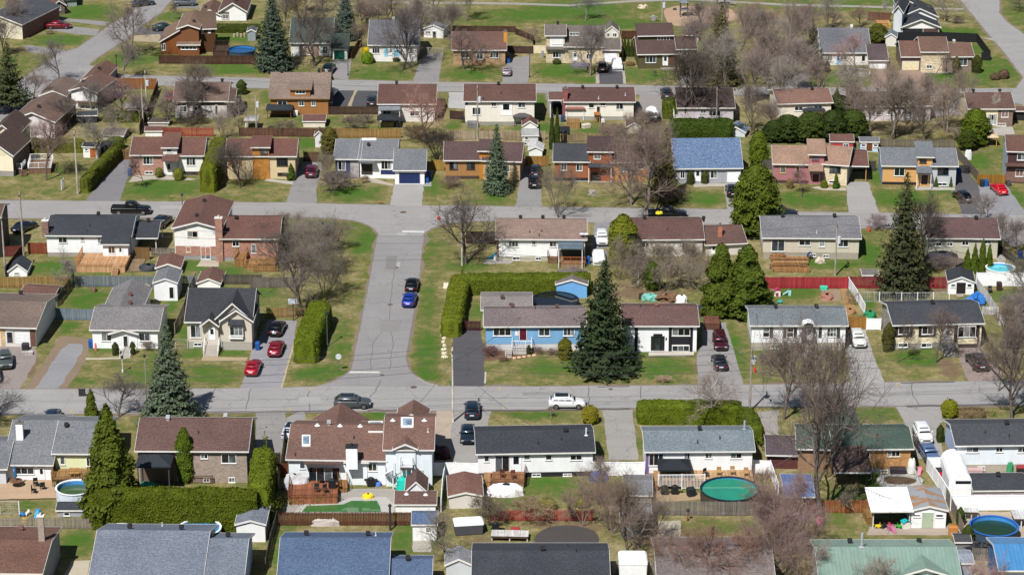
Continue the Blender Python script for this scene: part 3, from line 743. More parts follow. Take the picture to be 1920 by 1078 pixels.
def car(label,x,y,head,col='#202428',k='sedan',roof=None,z=0.0,sc=1.0,group='parked cars',cat='car'):
    b=G(x,y);t=thing({'sedan': 'parked_car','suv': 'parked_suv','pickup': 'pickup_truck','van': 'parked_van'}[k],label,cat,(b.x,b.y,.035),group,rad(head));t.scale=(sc,)*3
    D=car_meshes(k);L,hw,st,belt,c0,c1,r0,r1,zr,wx,wr=SPEC[k];m=M('car',col);g=M('glass','#0c0f13')
    link('body',D['body'],t,None,m);link('cabin',D['cabin'],t,None,m)
    if roof: mb=MB();mb.slab([(r0*L+.12,-hw*.6,zr+.035),(r1*L-.14,-hw*.6,zr+.035),(r1*L-.14,hw*.6,zr+.035),(r0*L+.12,hw*.6,zr+.035)],.05);mb.build('roof_panel',M('car',roof),t)
    for w in D['window']: link('window',w,t,None,g)
    link('windscreen',D['windscreen'],t,None,g);link('rear_window',D['rear_window'],t,None,g)
    for fx in wx:
        for s in (1,-1):
            o=link('wheel',D['wheel'],t,(fx*L,s*(hw-.1),wr),M('paint','#1c1c1e'));link('rim',D['rim'],o,None,M('steel','#9a9ca0'))
    for s in (1,-1):
        link('headlight',D['lamp'],t,(.478*L,s*hw*.64,st[-2][1]-.06),M('glass','#c8ccd0'));link('taillight',D['lamp'],t,(-.487*L,s*hw*.66,st[1][1]-.12),M('glass','#7a0d10'))
        o=link('mirror',D['mirror'],t,(c1*L-.42,s*(hw*.93),belt),m);o.scale=(1,s,1)
    link('licence_plate',D['licence_plate'],t,(-.5*L-.01,0,.72 if k != 'sedan' else .7),M('paint','#d8dce4'));link('grille',D['grille'],t,(.492*L,0,.58),M('paint','#15161a'))
    if 'bed_cover' in D: link('bed_cover',D['bed_cover'],t,None,M('paint','#141518'))
    return t
# ---------------------------------------------------------------- fences
def fence(label,pts,h=1.6,col='#8a6a4a',style='board',group='garden fences',cap=None,gap=None,cat='fence',bay=2.4,name=None):
    W_=[G(*p) for p in pts];org=W_[0].copy()
    t=thing(name or {'board': 'board_fence','vinyl': 'vinyl_fence','chain': 'chain_link_fence','picket': 'picket_fence','rail': 'railing'}[style],label,cat,org,group)
    pm=M('paint' if style in ('vinyl','rail','chain') else 'wood',cap or col)
    wm=M('paint' if style in ('vinyl','rail') else 'wood',col);first=True
    for a,b in zip(W_[:-1],W_[1:]):
        L=(b-a).length;n=max(1,round(L/bay));d=(b-a)/L;s=Vector((-d.y,d.x,0))
        for k in range(n+1):
            if k == 0 and not first: continue
            p=a+d*(L*k/n)-org;mb=MB();hw=.05;mb.box(p.x-hw,p.x+hw,p.y-hw,p.y+hw,0,h+.08);mb.build('post',pm,t)
        first=False
        for k in range(n):
            q0=a+d*(L*k/n+.055)-org;q1=a+d*(L*(k+1)/n-.055)-org;ln=(q1-q0).length;mb=MB()
            def bx(f0,f1,t0,t1,z0,z1):
                c=[q0+d*f0+s*t0,q0+d*f1+s*t0,q0+d*f1+s*t1,q0+d*f0+s*t1];mb.hexa([(p.x,p.y,z0) for p in c]+[(p.x,p.y,z1) for p in c])
            if style == 'vinyl':
                bx(0,ln,-.025,.025,.1,h-.02);bx(0,ln,-.045,.045,.06,.16);bx(0,ln,-.045,.045,h-.1,h)
            elif style in ('board','picket'):
                wd,gp=(.14,.012 if gap is None else gap) if style == 'board' else (.09,.05);m=max(1,int(ln/(wd+gp)));st=ln/m
                for i in range(m):
                    jz=RND.uniform(-.03,.02);off=.035 if (i % 2 and style == 'board' and gap) else 0
                    bx(i*st+gp/2,(i+1)*st-gp/2,-.012-.02+off,.012-.02+off,.06,h+jz)
                bx(0,ln,.0,.05,.3,.39);bx(0,ln,.0,.05,h-.35,h-.26)
            elif style == 'chain':
                bx(0,ln,-.02,.02,h-.03,h+.02);bx(0,ln,-.015,.015,.05,.08)
                m=max(2,int(ln/.3))
                for i in range(m): bx(i*ln/m,i*ln/m+.014,-.005,.005,.06,h)
                for i in range(5): bx(0,ln,-.006,.004,.2+i*h/6,.214+i*h/6)
            elif style == 'rail':
                bx(0,ln,-.03,.03,h-.07,h);bx(0,ln,-.02,.02,.12,.17);m=max(2,int(ln/.16))
                for i in range(m): bx((i+.5)*ln/m-.02,(i+.5)*ln/m+.02,-.02,.02,.17,h-.07)
            mb.build('panel',wm,t)
    return t
# ---------------------------------------------------------------- decks, furniture, pools
def deck(label,x0,y0,x1,y1,dep,zt=.6,col='#b08a5a',rail=None,sides='fblr',skirt=True,gap=None,group='timber decks',name='timber_deck',cat='deck',stair=None,railh=.95):
    A=G(x0,y0);B=G(x1,y1);U=B-A;L=U.length;U /= L;N=Vector((-U.y,U.x,0));t=thing(name,label,cat,A,group,math.atan2(U.y,U.x))
    n=max(2,int(dep/.28));mp=dep/n;me=None;wm=M('wood',col)
    mb=MB();mb.box(0,L,0,mp-.02,-.04,0);me=mb.mesh('plank',wm)
    for k in range(n): link('plank',me,t,(0,k*mp,zt))
    if zt > .12:
        mb=MB();mb.box(.05,L-.05,.05,dep-.05,max(.0,zt-.3) if not skirt else 0,zt-.045);mb.build('frame',M('wood',col if skirt else '#5a4a3a'),t)
    if not skirt:
        for x in (.1,L/2,L-.1): mb=MB();mb.box(x-.06,x+.06,.08,.2,0,zt-.1);mb.build('post',wm,t)
    if rail:
        rm=M('paint',rail)
        segs={'f': ((0,.03),(L,.03)),'b': ((0,dep-.03),(L,dep-.03)),'l': ((.03,0),(.03,dep)),'r': ((L-.03,0),(L-.03,dep))}
        for c in sides:
            (ax,ay),(bx_,by)=segs[c]
            if c == 'f' and gap: runs=[((0,.03),(gap[0]*L,.03)),((gap[1]*L,.03),(L,.03))]
            else: runs=[((ax,ay),(bx_,by))]
            for (ax,ay),(bx_,by) in runs:
                a=Vector((ax,ay,zt));b=Vector((bx_,by,zt));ln=(b-a).length
                if ln < .1: continue
                mb=MB();mb.tube(a+UPN*railh,b+UPN*railh,.04,n=4);mb.tube(a+UPN*.12,b+UPN*.12,.025,n=4);m=max(2,int(ln/.2))
                for k in range(m+1): p=a.lerp(b,k/m);mb.tube(p,p+UPN*railh,.045 if k % 8 == 0 or k == m else .016,n=4)
                mb.build('railing',rm,t)
    if stair:
        f0,f1,sdir=stair;m=max(2,int(zt/.19));mb=MB()
        for k in range(m): z=zt*(k+1)/(m+1);r=(m-k)*.27;mb.box(f0*L,f1*L,-r,-r+.27,z-.05,z)
        for f in (f0*L+.03,f1*L-.09): mb.hexa([(f,-m*.27,0),(f+.06,-m*.27,0),(f+.06,0,0),(f,0,0),(f,-m*.27,.12),(f+.06,-m*.27,.12),(f+.06,0,zt-.05),(f,0,zt-.05)])
        mb.build('stair',wm,t)
    return t
def box_thing(label,name,cat,x,y,sx,sy,sz,col,kind='paint',group=None,rz=0,bev=.06,top=None):
    # rounded lump (crate, bin, covered grill): tapered box with a lid
    b=G(x,y);t=thing(name,label,cat,b,group,rad(rz));mb=MB();a,c=sx/2,sy/2
    S=[]
    for z,k in ((0,.9),(.06*sz,.96),(sz*.8,1.0),(sz*.8,1.03),(sz*.93,1.02),(sz,.88)):
        q=bev;X,Y=a*k,c*k;S.append([(X-q,-Y,z),(X,-Y+q,z),(X,Y-q,z),(X-q,Y,z),(-X+q,Y,z),(-X,Y-q,z),(-X,-Y+q,z),(-X+q,-Y,z)])
    mb=loft([s for s in S[:4]][::1]);fix(mb);mb.build('body',M(kind,col),t)
    mb=loft(S[3:]);fix(mb);mb.build('lid',M(kind,top or col),t);return t
def fix(mb): mb.f=[f[::-1] for f in mb.f]
def bin_(label,x,y,col='#1c4f8f',rz=0):
    t=box_thing(label,'wheeled_bin','bin',x,y,.6,.7,1.08,col,group='wheeled bins',rz=rz)
    for s in (-1,1): mb=MB();mb.tube((s*.22,.3,.1),(s*.3,.3,.1),.1,n=10);mb.build('wheel',M('paint','#1a1a1a'),t)
    return t
def pool(label,x,y,w,water='#2a6fb0',wall='#cfd6dc',rim='#e8eaec',h=1.2,dz=.25,yw=None,group='swimming pools',sy=1.0):
    # x,y: mark at the rim centre, w: width in survey units
    c=G(x,y,h);r=w*mpp(x,y)/2*.985;c.z=0;t=thing('swimming_pool',label,'pool',c,group);n=28
    mb=MB();mb.lathe([(r,0),(r,h-.04)],n,sy=sy,cap=False);mb.build('pool_wall',M('paint',wall),t)
    mb=MB();mb.lathe([(r+.07,h-.04),(r+.09,h+.05),(r-.12,h+.05),(r-.12,h-.1)],n,sy=sy,cap=False);mb.build('rim',M('paint',rim),t)
    mb=MB();mb.lathe([(r-.1,h-.05),(r-.1,.05)],n,sy=sy,cap=False);mb.build('liner',M('paint','#3f86c4' if rim != water else water),t)
    mb=MB();mb.face([((r-.1)*math.cos(2*math.pi*k/n),sy*(r-.1)*math.sin(2*math.pi*k/n),h-dz) for k in range(n)]);mb.build('water',M('water',water),t)
    return t
def lamp_post(label,x,y,yt,col='#2a2c2e',kind='lantern'):
    b=G(x,y);h=upto(x,yt,b);t=thing('lamp_post',label,'lamp post',b,'street lamps')
    mb=MB();mb.tube((0,0,0),(0,0,h-.4),.06,.045,8);mb.lathe([(.12,0),(.12,.3),(.07,.4)],8);mb.build('post',M('paint',col),t)
    mb=MB();mb.lathe([(.08,h-.45),(.16,h-.38),(.2,h-.1),(.05,h)],8);mb.build('lantern',M('paint','#3a3c3c'),t);return t
def pole(label,x,y,yt,tr=None,lamp=None,col='#8d8377',arm=True):
    # tr: mark of transformer can; lamp: (dx,dy) lamp arm direction in metres
    b=G(x,y);h=upto(x,yt,b);t=thing('utility_pole',label,'utility pole',b,'utility poles')
    mb=MB();mb.tube((0,0,0),(0,0,h),.15,.1,10);mb.build('pole',M('bark',col),t)
    if arm:
        mb=MB();mb.box(-.06,.06,-.9,.9,h-.55,h-.43)
        for k in (-.8,0,.8): mb.tube((0,k,h-.43),(0,k,h-.25),.05,n=6)
        mb.build('crossarm',M('wood','#7a6d60'),t)
    if tr:
        z=upto(x,tr,b);mb=MB();mb.tube((.34,-.1,z-.45),(.34,-.1,z+.45),.25,n=14);mb.tube((.34,-.1,z+.45),(.34,-.1,z+.62),.07,n=6);mb.build('transformer',M('paint','#c4c8cc'),t)
    if lamp:
        mb=MB();mb.tube((0,0,h-1.2),(lamp[0],lamp[1],h-.5),.035,n=6);mb.box(lamp[0]-.12,lamp[0]+.12,lamp[1]-.3,lamp[1]+.3,h-.58,h-.44);mb.build('lamp_arm',M('steel','#9aa0a4'),t)
    t['h']=h;return t
def wire(label,p,q,sag=.5,r=.018):
    a=Vector(p);b=Vector(q);mb=MB();n=10;pr=None
    for k in range(n+1):
        f=k/n;c=a.lerp(b,f)-a;c.z -= sag*4*f*(1-f)
        if pr is not None: mb.tube(pr,c,r,n=4,cap=False)
        pr=c
    o=mb.build('overhead_wire',M('paint','#4a4a4c'),None,a);tag(o,label,'power line','overhead wires');return o
def gazebo(label,x0,y0,x1,y1,ye,yr,D=3,roof='#2a2c30',post='#26262a',n4=True,wall=None):
    A=G(x0,y0);B=G(x1,y1);U=B-A;L=U.length;U /= L;N=Vector((-U.y,U.x,0));t=thing('gazebo',label,'gazebo',A,'gazebos',math.atan2(U.y,U.x))
    xm=(x0+x1)/2;ze=hit(xm,ye,A,N).z;ze=max(1.7,ze);zr=max(ze+.3,min(ze+1.4,hit(xm,yr,A+N*(D/2),N).z))
    for x in (.08,L-.08):
        for y in (.08,D-.08): mb=MB();mb.box(x-.05,x+.05,y-.05,y+.05,0,ze);mb.build('post',M('paint',post),t)
    e=.2;c=[Vector((-e,-e,ze)),Vector((L+e,-e,ze)),Vector((L+e,D+e,ze)),Vector((-e,D+e,ze))];rr=min(D,L)/2-.2
    a=Vector((rr if L > D else L/2-.1,D/2 if L > D else rr,zr));b=Vector((L-rr if L > D else L/2+.1,D/2 if L > D else D-rr,zr));mb=MB()
    if L >= D: fs=([c[0],c[1],b,a],[c[1],c[2],b],[c[2],c[3],a,b],[c[3],c[0],a])
    else: a.x=b.x=L/2;fs=([c[0],c[1],a],[c[1],c[2],b,a],[c[2],c[3],b],[c[3],c[0],a,b])
    for f in fs: mb.face(f)
    mb.slab([p-UPN*.002 for p in c],.16);mb.build('canopy',M('paint',roof),t);return t
def chair(label,x,y,col='#8a6a48',rz=0,z=0,group='garden chairs'):
    b=G(x,y,z);t=thing('garden_chair',label,'chair',b,group,rad(rz))
    for sx in (-.24,.24):
        for sy in (-.24,.24): mb=MB();mb.box(sx-.025,sx+.025,sy-.025,sy+.025,0,.42 if sy < 0 else .95);mb.build('leg',M('paint',col),t)
    mb=MB();mb.box(-.28,.28,-.28,.28,.42,.47);mb.build('seat',M('paint',col),t);mb=MB();mb.box(-.26,.26,.22,.27,.55,.98);mb.build('backrest',M('paint',col),t);return t
def grill(label,x,y,rz=0,col='#1c1d1f',z=0):
    b=G(x,y,z);t=thing('barbecue',label,'barbecue',b,'barbecues',rad(rz));m=M('paint',col)
    mb=MB();mb.box(-.4,.4,-.25,.25,.1,.8);mb.build('cart',m,t);mb=MB();mb.lathe([(.28,0),(.27,.15),(.16,.28),(.03,.31)],10,(0,0,.86),sx=1.5);mb.build('lid',m,t)
    mb=MB();mb.box(-.75,.75,-.24,.24,.8,.86);mb.build('shelf',m,t);return t
def heap(label,name,cat,x,y,w,d,h,col,kind='paint',seed=1,group=None,rough=.3,z=0):
    # draped / heaped lump of irregular outline
    b=G(x,y,z);mb=MB();n,m=18,6
    for i in range(m+1):
        f=i/m;rr=max(.02,math.cos(f*math.pi/2))**.38
        for k in range(n):
            a=2*math.pi*k/n;q=Vector((math.cos(a)*rr,math.sin(a)*rr,f))+Vector((seed*7.3,0,0));e=1+rough*mnoise.noise(q*2.2);mb.v.append((w/2*rr*e*math.cos(a),d/2*rr*e*math.sin(a),h*math.sin(f*math.pi/2)*(1+rough*.7*mnoise.noise(q*3.1+Vector((0,5,0))))*(0 if i == 0 else 1)))
    mb.f=[(i*n+k,i*n+(k+1) % n,(i+1)*n+(k+1) % n,(i+1)*n+k) for i in range(m) for k in range(n)]
    o=mb.build(name,M(kind,col),None,b);return tag(o,label,cat,group)
def toy(label,x,y,col,kind=0,rz=0):
    b=G(x,y);t=thing('play_toy',label,'toy',b,'toys in the yard',rad(rz));t.scale=(.75,)*3;m=M('paint',col)
    if kind == 0:      # little slide
        mb=MB();mb.hexa([(-.9,-.25,.05),(.1,-.25,.75),(.1,.25,.75),(-.9,.25,.05),(-.9,-.25,.12),(.1,-.25,.85),(.1,.25,.85),(-.9,.25,.12)]);mb.build('chute',m,t)
        mb=MB();mb.box(.1,.6,-.3,.3,0,.8);mb.box(.1,.14,-.3,.3,.8,1.1);mb.build('ladder',m,t)
    elif kind == 1:    # ride-on
        mb=MB();mb.hexa([(-.5,-.22,.15),(.5,-.22,.15),(.5,.22,.15),(-.5,.22,.15),(-.4,-.2,.45),(.35,-.2,.5),(.35,.2,.5),(-.4,.2,.45)]);mb.build('body',m,t)
        for sx in (-.3,.3): mb=MB();mb.tube((sx,-.26,.14),(sx,.26,.14),.14,n=10);mb.build('wheel',M('paint','#222222'),t)
        mb=MB();mb.box(.2,.26,-.18,.18,.5,.8);mb.build('handlebar',m,t)
    else:              # playhouse
        mb=MB();mb.box(-.55,.55,-.5,.5,0,1.0);mb.build('wall',M('paint','#e4e0d4'),t)
        mb=MB()
        for s in (1,-1): mb.slab([(-.65*s,-.6,1.0),(0,-.6,1.45),(0,.6,1.45),(-.65*s,.6,1.0)][::s],.06)
        mb.build('roof',m,t);mb=MB();mb.box(-.2,.2,-.53,-.5,0,.75);mb.build('door',m,t)
    return t
# ---------------------------------------------------------------- ground sheets
def sheet(name,pts,z,mat,jit=.12,step=1.2,kind='structure',label=None,off=0):
    W_=[G(*p) for p in pts];out=[];sg=1 if sum(a.x*b.y-b.x*a.y for a,b in zip(W_,W_[1:]+W_[:1])) > 0 else -1
    for a,b in zip(W_,W_[1:]+W_[:1]):
        n=max(1,int((b-a).length/step))
        for k in range(n):
            q=a.lerp(b,k/n);j=mnoise.noise_vector(Vector((q.x*.55,q.y*.55,3.3)))*jit if jit else Vector();d_=(b-a).normalized();j=j+Vector((d_.y,-d_.x,0))*(sg*off*(.7+.8*mnoise.noise(q*.35)));out.append((q.x+j.x,q.y+j.y,z))
    me=bpy.data.meshes.new(name);me.from_pydata(out,[],[tuple(range(len(out)))]);me.materials.append(mat);me.update()
    if me.polygons[0].normal.z < 0: me.flip_normals()
    o=link(name,me);o['kind']=kind
    if label: o['label']=label
    return o
# ================================================================ THE GROUND
def ground():
    xs=np.unique(np.concatenate([np.array([-4000,-1500,-600,-250.]),np.arange(-130,131,1.0),np.array([250,600,1500,4000.])]))
    ys=np.unique(np.concatenate([np.array([-1200,-500,-250.]),np.arange(-150,175,1.0),np.array([250,500,1200,4000,6000.])]))
    X,Y=np.meshgrid(xs,ys);n,m=X.shape
    lush=np.full(X.shape,.36);dirt=np.full(X.shape,.12)
    nz=np.array([[mnoise.noise(Vector((x*.045,y*.045,1.0)))+.6*mnoise.noise(Vector((x*.13,y*.13,5.0))) if abs(x) < 140 and abs(y) < 180 else 0 for x in xs] for y in ys])
    lush += nz*.28
    ZF()
    for (px,py,rx,ry,v) in LUSH:
        c=G(px,py);ax=rx*mpp(px,py);ay=abs(G(px,py+ry).y-c.y)+.3
        g=np.exp(-(((X-c.x)/ax)**2+((Y-c.y)/ay)**2)**1.6);lush=lush*(1-g)+min(v,.88)*g
    for (px,py,rx,ry,v) in DIRT:
        c=G(px,py);ax=rx*mpp(px,py);ay=abs(G(px,py+ry).y-c.y)+.2
        g=np.exp(-(((X-c.x)/ax)**2+((Y-c.y)/ay)**2)**1.6);dirt=np.maximum(dirt,v*g)
    V=np.stack([X,Y,np.zeros_like(X)],-1).reshape(-1,3);idx=np.arange(n*m).reshape(n,m)
    F=np.stack([idx[:-1,:-1],idx[:-1,1:],idx[1:,1:],idx[1:,:-1]],-1).reshape(-1,4)
    me=npmesh('ground',V,F)
    for nm,a in (('lush',lush),('dirt',dirt)): at=me.attributes.new(nm,'FLOAT','POINT');at.data.foreach_set('value',a.ravel().astype(np.float32))
    m_,nt,b=nmat('turf');b.inputs['Roughness'].default_value=.95;b.inputs['Specular IOR Level'].default_value=.1
    pos=tc(nt,'POS');n1=noi(nt,pos,.42,6,.74);n2=noi(nt,pos,1.5,5,.78);n3=noi(nt,pos,9,3,.7)
    la=nt.nodes.new('ShaderNodeAttribute');la.attribute_name='lush';da=nt.nodes.new('ShaderNodeAttribute');da.attribute_name='dirt'
    l=math_(nt,'ADD',la.outputs['Fac'],math_(nt,'MULTIPLY',math_(nt,'SUBTRACT',n1,.5),1.9))
    l=math_(nt,'ADD',l,math_(nt,'MULTIPLY',math_(nt,'SUBTRACT',n2,.5),1.15))
    cr=nt.nodes.new('ShaderNodeValToRGB');e=cr.color_ramp.elements
    for p,h in ((.0,'#c4b68c'),(.3,'#a59a68'),(.52,'#878a52'),(.74,'#6c873f'),(1.0,'#5b8632')):
        q=e[0] if p == 0 else (e[-1] if p == 1 else e.new(p));q.position=p;q.color=C4(h,.68)
    nt.links.new(l,cr.inputs[0])
    d=math_(nt,'ADD',da.outputs['Fac'],math_(nt,'MULTIPLY',math_(nt,'SUBTRACT',n1,.5),.9));d=math_(nt,'ADD',d,math_(nt,'MULTIPLY',math_(nt,'SUBTRACT',n2,.5),.6))
    cc=mix(nt,ramp(nt,d,.38,.62),cr.outputs[0],mix(nt,ramp(nt,n2,.3,.7),C4('#7d6750',.85),C4('#94806a',.85)))
    cc=mix(nt,1.0,cc,mix(nt,ramp(nt,n3,.25,.75),(.52,.52,.5,1),(1.4,1.4,1.34,1)),'MULTIPLY')
    setc(nt,b,cc);bump(nt,b,n3,.7,.08);me.materials.append(m_)
    o=link('ground',me);o['kind']='structure';return o
LUSH=[(300,248,280,14,.2),(900,262,330,12,.22),(1550,240,380,18,.2),(1250,525,170,22,.22),(600,500,90,40,.28),(250,490,260,10,.3),(1150,965,280,26,.28),(1480,880,60,60,.25),(60,350,90,30,.3),(1600,60,220,36,.28),(760,60,160,22,.3),(160,22,50,14,1),(110,76,55,10,1),(30,120,60,14,.55),(430,130,90,10,1),(255,112,60,16,.75),(430,72,40,6,.9),(330,30,40,9,.8),
 (1080,18,100,18,1),(1140,46,110,10,1),(980,30,70,12,.9),(900,40,60,14,.6),(1050,132,55,16,1),(1130,150,60,5,.9),(1215,140,60,12,.72),(1750,148,110,12,1),(1790,60,60,8,1),(1830,92,20,9,1),(1600,10,200,14,.7),(1560,152,55,8,.75),(1870,130,60,20,.8),
 (705,140,65,11,.75),(880,140,60,11,.8),(560,140,40,8,.7),(520,180,25,8,1),(580,225,20,6,.9),(575,268,20,12,.95),(820,190,14,12,.7),(850,235,10,8,1),(1015,190,10,10,.9),(1010,240,40,8,.95),(1110,245,30,6,.95),(730,230,20,8,.6),
 (300,352,75,14,.85),(60,350,70,25,.42),(110,320,20,10,.6),(450,360,60,12,.4),(660,362,60,15,1),(680,455,22,26,.95),(575,425,80,10,.8),(690,530,14,60,.55),(810,350,16,20,.85),(850,440,30,22,.35),(820,470,26,30,.55),(870,500,40,10,.75),(930,372,25,12,.8),(1100,370,60,14,.45),(1320,372,45,12,1),(1260,345,20,10,.8),(1520,375,75,13,.95),(1640,325,14,25,.95),(1690,372,70,16,.95),(1770,350,30,20,.7),(1835,300,20,14,.95),(1905,370,20,14,.9),(1850,450,20,10,.9),(1620,470,30,30,.9),(1560,495,60,8,.95),
 (100,500,45,14,1),(360,498,55,8,1),(430,510,40,8,.85),(160,562,40,18,1),(320,575,14,28,.95),(130,612,20,10,.9),(350,620,14,15,.95),(190,655,25,6,.95),(260,700,50,22,.68),(190,705,40,14,.35),(150,715,30,6,.85),(400,702,60,16,.78),(365,662,15,7,1),(440,662,24,6,1),(500,545,20,10,.95),
 (600,700,60,14,.9),(640,640,20,40,.75),(800,655,24,45,.95),(805,560,14,40,.8),(775,560,10,60,.35),(800,705,30,12,.85),(790,480,20,30,.65),(900,580,12,14,.9),(980,550,20,4,.7),(1030,690,80,14,.78),(960,690,35,14,.4),(1240,690,55,14,.88),(1230,665,25,5,1),(1380,650,12,35,.85),(1460,660,35,8,.95),(1480,695,60,14,.4),(1500,548,45,10,1),(1625,570,14,10,.9),(1720,672,50,16,.9),(1640,690,14,40,.5),(1890,555,30,10,.95),(1700,545,40,4,.4),
 (145,1015,36,22,1),(60,948,40,8,.75),(700,778,34,8,1),(535,785,16,8,.6),(1000,776,70,8,.82),(1125,830,10,35,.55),(780,1010,50,30,.95),(525,1020,12,40,.8),(550,986,20,4,1),(1030,905,50,12,.95),(1000,940,60,10,.55),(1640,775,45,8,.8),(1650,905,40,22,1),(1700,925,30,10,1),(1590,928,34,10,.95),(1560,975,40,16,.6),(1400,985,24,10,.85),(1330,990,60,14,.6),(1000,960,80,15,.4),(900,1000,40,20,.45),(470,1000,20,10,.9),(160,1060,20,6,.5),(500,760,10,4,.5)]
DIRT=[(900,728,60,4,.75),(1150,724,110,3,.75),(1330,722,60,3,.7),(1500,718,80,3.5,.8),(1700,716,100,3,.7),(420,774,110,3,.6),(300,776,60,4,.6),(1000,769,120,2.5,.7),(1480,764,100,3,.7),(1800,762,120,3,.8),(130,730,120,3,.6),(700,700,10,3,.2),
 (1200,550,110,12,.7),(1180,535,60,10,.6),(1010,655,60,6,.75),(930,660,25,8,.75),(1310,690,14,25,.7),(1780,690,26,24,.75),(1350,560,20,8,.6),(690,640,6,60,.5),(765,640,5,60,.55),(690,550,5,50,.5),(782,540,4,50,.5),(60,690,20,30,.65),(150,650,35,16,.6),(130,690,16,30,.6),(160,640,25,10,.62),(110,640,12,8,.5),
 (1440,540,20,20,.55),(1480,500,50,16,.6),(1640,545,50,8,.5),(1770,545,40,8,.6),(960,960,120,14,.5),(1060,985,110,18,.6),(900,1010,60,20,.55),(1300,960,100,10,.5),(1240,1010,40,20,.6),(1500,1000,60,16,.5),(1620,970,50,12,.5),(1780,970,30,10,.6),(1800,960,70,10,.6),(230,720,40,4,.5),(1550,90,150,40,.4),(1450,120,80,40,.5),(700,20,80,20,.5),(820,30,60,16,.5),(860,300,30,20,.5),(950,260,40,8,.4),(1240,235,50,10,.5),(1500,235,150,14,.5),(1680,240,100,20,.5),(400,240,80,14,.5),(200,240,40,20,.4),(700,250,60,8,.5),(1040,335,60,14,.5),(1150,340,60,16,.5),(560,480,60,20,.55),(620,510,40,40,.45),(860,455,30,16,.5),(100,780,40,8,.6),(230,780,40,10,.55),(1830,235,40,10,.6),(1820,285,25,6,.6)]
ground()
ZF()
ROADC='#a3a09f'
_sh=sheet
def sheet(name,pts,z,mat,*a,**k):
    if name in ('road','side_street'): _sh('road_shoulder',pts,.0035+.0008*(len(pts) % 5),M('gravel','#8d8070'),.3,.7,off=.55)
    return _sh(name,pts,z,mat,*a,**k)
AS=lambda h=ROADC: M('asphalt',h)
sheet('road',[(-400,368),(0,376),(240,378),(490,380),(729,385),(968,388),(1365,393),(1451,397),(1801,402),(1920,404),(2400,412),(2400,446),(1920,433),(1612,427),(1347,421),(932,415),(870,416),(844,419),(824,423),(808,429),(796,438),(790,444),(712,444),(709,438),(702,430),(694,424),(680,418),(660,413),(615,409),(480,407),(83,410),(-400,405)],.03,AS('#a8a5a2'),label='residential street behind the middle row of houses')
sheet('side_street',[(708,441),(703,470),(696,510),(680,593),(672,630),(659,692),(648,703),(625,716),(592,725),(560,732),(860,732),(815,722),(795,715),(779,706),(766,692),(761,672),(763,656),(774,596),(786,520),(795,441)],.022,AS('#9d9a99'),label='side street running up between the two cross streets')
sheet('road',[(-400,727),(0,730),(364,729),(529,727),(592,725),(849,724),(970,725),(1450,721),(1653,717),(1920,714),(2400,708),(2400,752),(1920,760),(1430,762),(1189,765),(960,769),(490,773),(0,777),(-400,780)],.03,AS('#aaa7a5'),label='wide residential street across the front row')
Z('a',0)
sheet('road',[(1060,-60),(1290,-60),(1160,95),(1020,190),(870,310),(650,455),(640,520),(480,640),(300,720),(0,880),(-400,1080),(-400,900),(0,680),(290,485),(430,385),(560,350),(690,260),(800,180),(960,80)],.022,AS('#a19e9d'),label='diagonal street at the far left corner')
sheet('road',[(560,470),(680,480),(820,538),(1140,550),(1886,566),(3168,595),(3700,603),(4300,612),(5200,628),(6800,640),(7400,640),(7400,760),(7200,728),(6950,692),(5600,690),(4800,688),(3700,668),(2450,655),(1886,640),(1140,620),(820,600),(560,560)],.03,AS('#a5a2a0'),label='far residential street with driveways')
Z('a',3)
sheet('road',[(1440,20),(1380,-60),(1700,-60),(1710,20),(1705,90),(1760,160),(2000,330),(2200,500),(2200,900),(1886,780),(1830,640),(1880,560),(1760,400),(1640,260)],.022,AS('#a9a6a4'),label='street coming in from the far right corner')
sheet('path',[(-2700,12),(-1800,22),(-1390,36),(-1300,28),(-900,2),(-500,-8),(-100,16),(40,22),(160,30),(700,42),(1100,56),(1450,62),(1450,74),(1100,70),(700,56),(160,46),(40,38),(-100,30),(-500,6),(-900,16),(-1300,40),(-1390,50),(-1800,36),(-2700,26)],.012,M('concrete','#a9a49c'),label='pale park footpath at the far edge')
_dn=[0]
def drive(pts,col='#9b9896',kind='asphalt',name='driveway',z=.006,label=None):
    _dn[0] += 1;return sheet(name,pts,z+(_dn[0] % 14)*.001,M(kind,col),.3 if kind == 'gravel' else .16,.7,label=label)
# driveways, sheet by sheet
Z('a',0)
drive([(350,140),(380,122),(480,135),(790,160),(760,190),(560,165)]);drive([(340,215),(350,185),(520,192),(720,215),(690,262),(480,240)]);drive([(170,335),(210,330),(480,365),(420,400),(200,378)])
drive([(960,250),(1010,205),(1150,210),(1220,250),(1220,262)],'#6c6c70');drive([(950,300),(960,258),(1150,250),(1180,310)],'#b9a98c','gravel');drive([(1260,60),(1270,30),(1430,38),(1440,66)],'#8f8c8b')
Z('a',1)
drive([(505,560),(560,436),(690,438),(665,580)]);drive([(1130,590),(1190,430),(1225,385),(1350,385),(1340,440),(1318,598)]);drive([(1775,600),(1815,430),(1980,400),(1965,600)])
drive([(525,650),(545,770),(880,770),(880,655)],'#58595c');sheet('gravel_strip',[(662,768),(690,700),(712,655),(734,655),(708,700),(690,768)],.02,M('gravel','#b7a98c'));drive([(1395,668),(1385,780),(1510,790),(1515,668)],'#bdbbb8','concrete')
Z('a',2)
drive([(610,606),(608,500),(620,462),(800,462),(822,608)],'#5c5c60');sheet('paving_border',[(606,606),(604,500),(626,500),(632,606)],.02,M('concrete','#b9b0a4'));sheet('paving_border',[(802,608),(795,480),(812,480),(822,608)],.02,M('concrete','#b9b0a4'))
drive([(920,680),(890,860),(1080,870),(1090,680)],'#a09894','gravel');drive([(1195,612),(1240,500),(1340,490),(1400,540),(1400,615)],'#8f8c8c');drive([(240,665),(268,850),(380,850),(385,668)],'#8f8d8a')
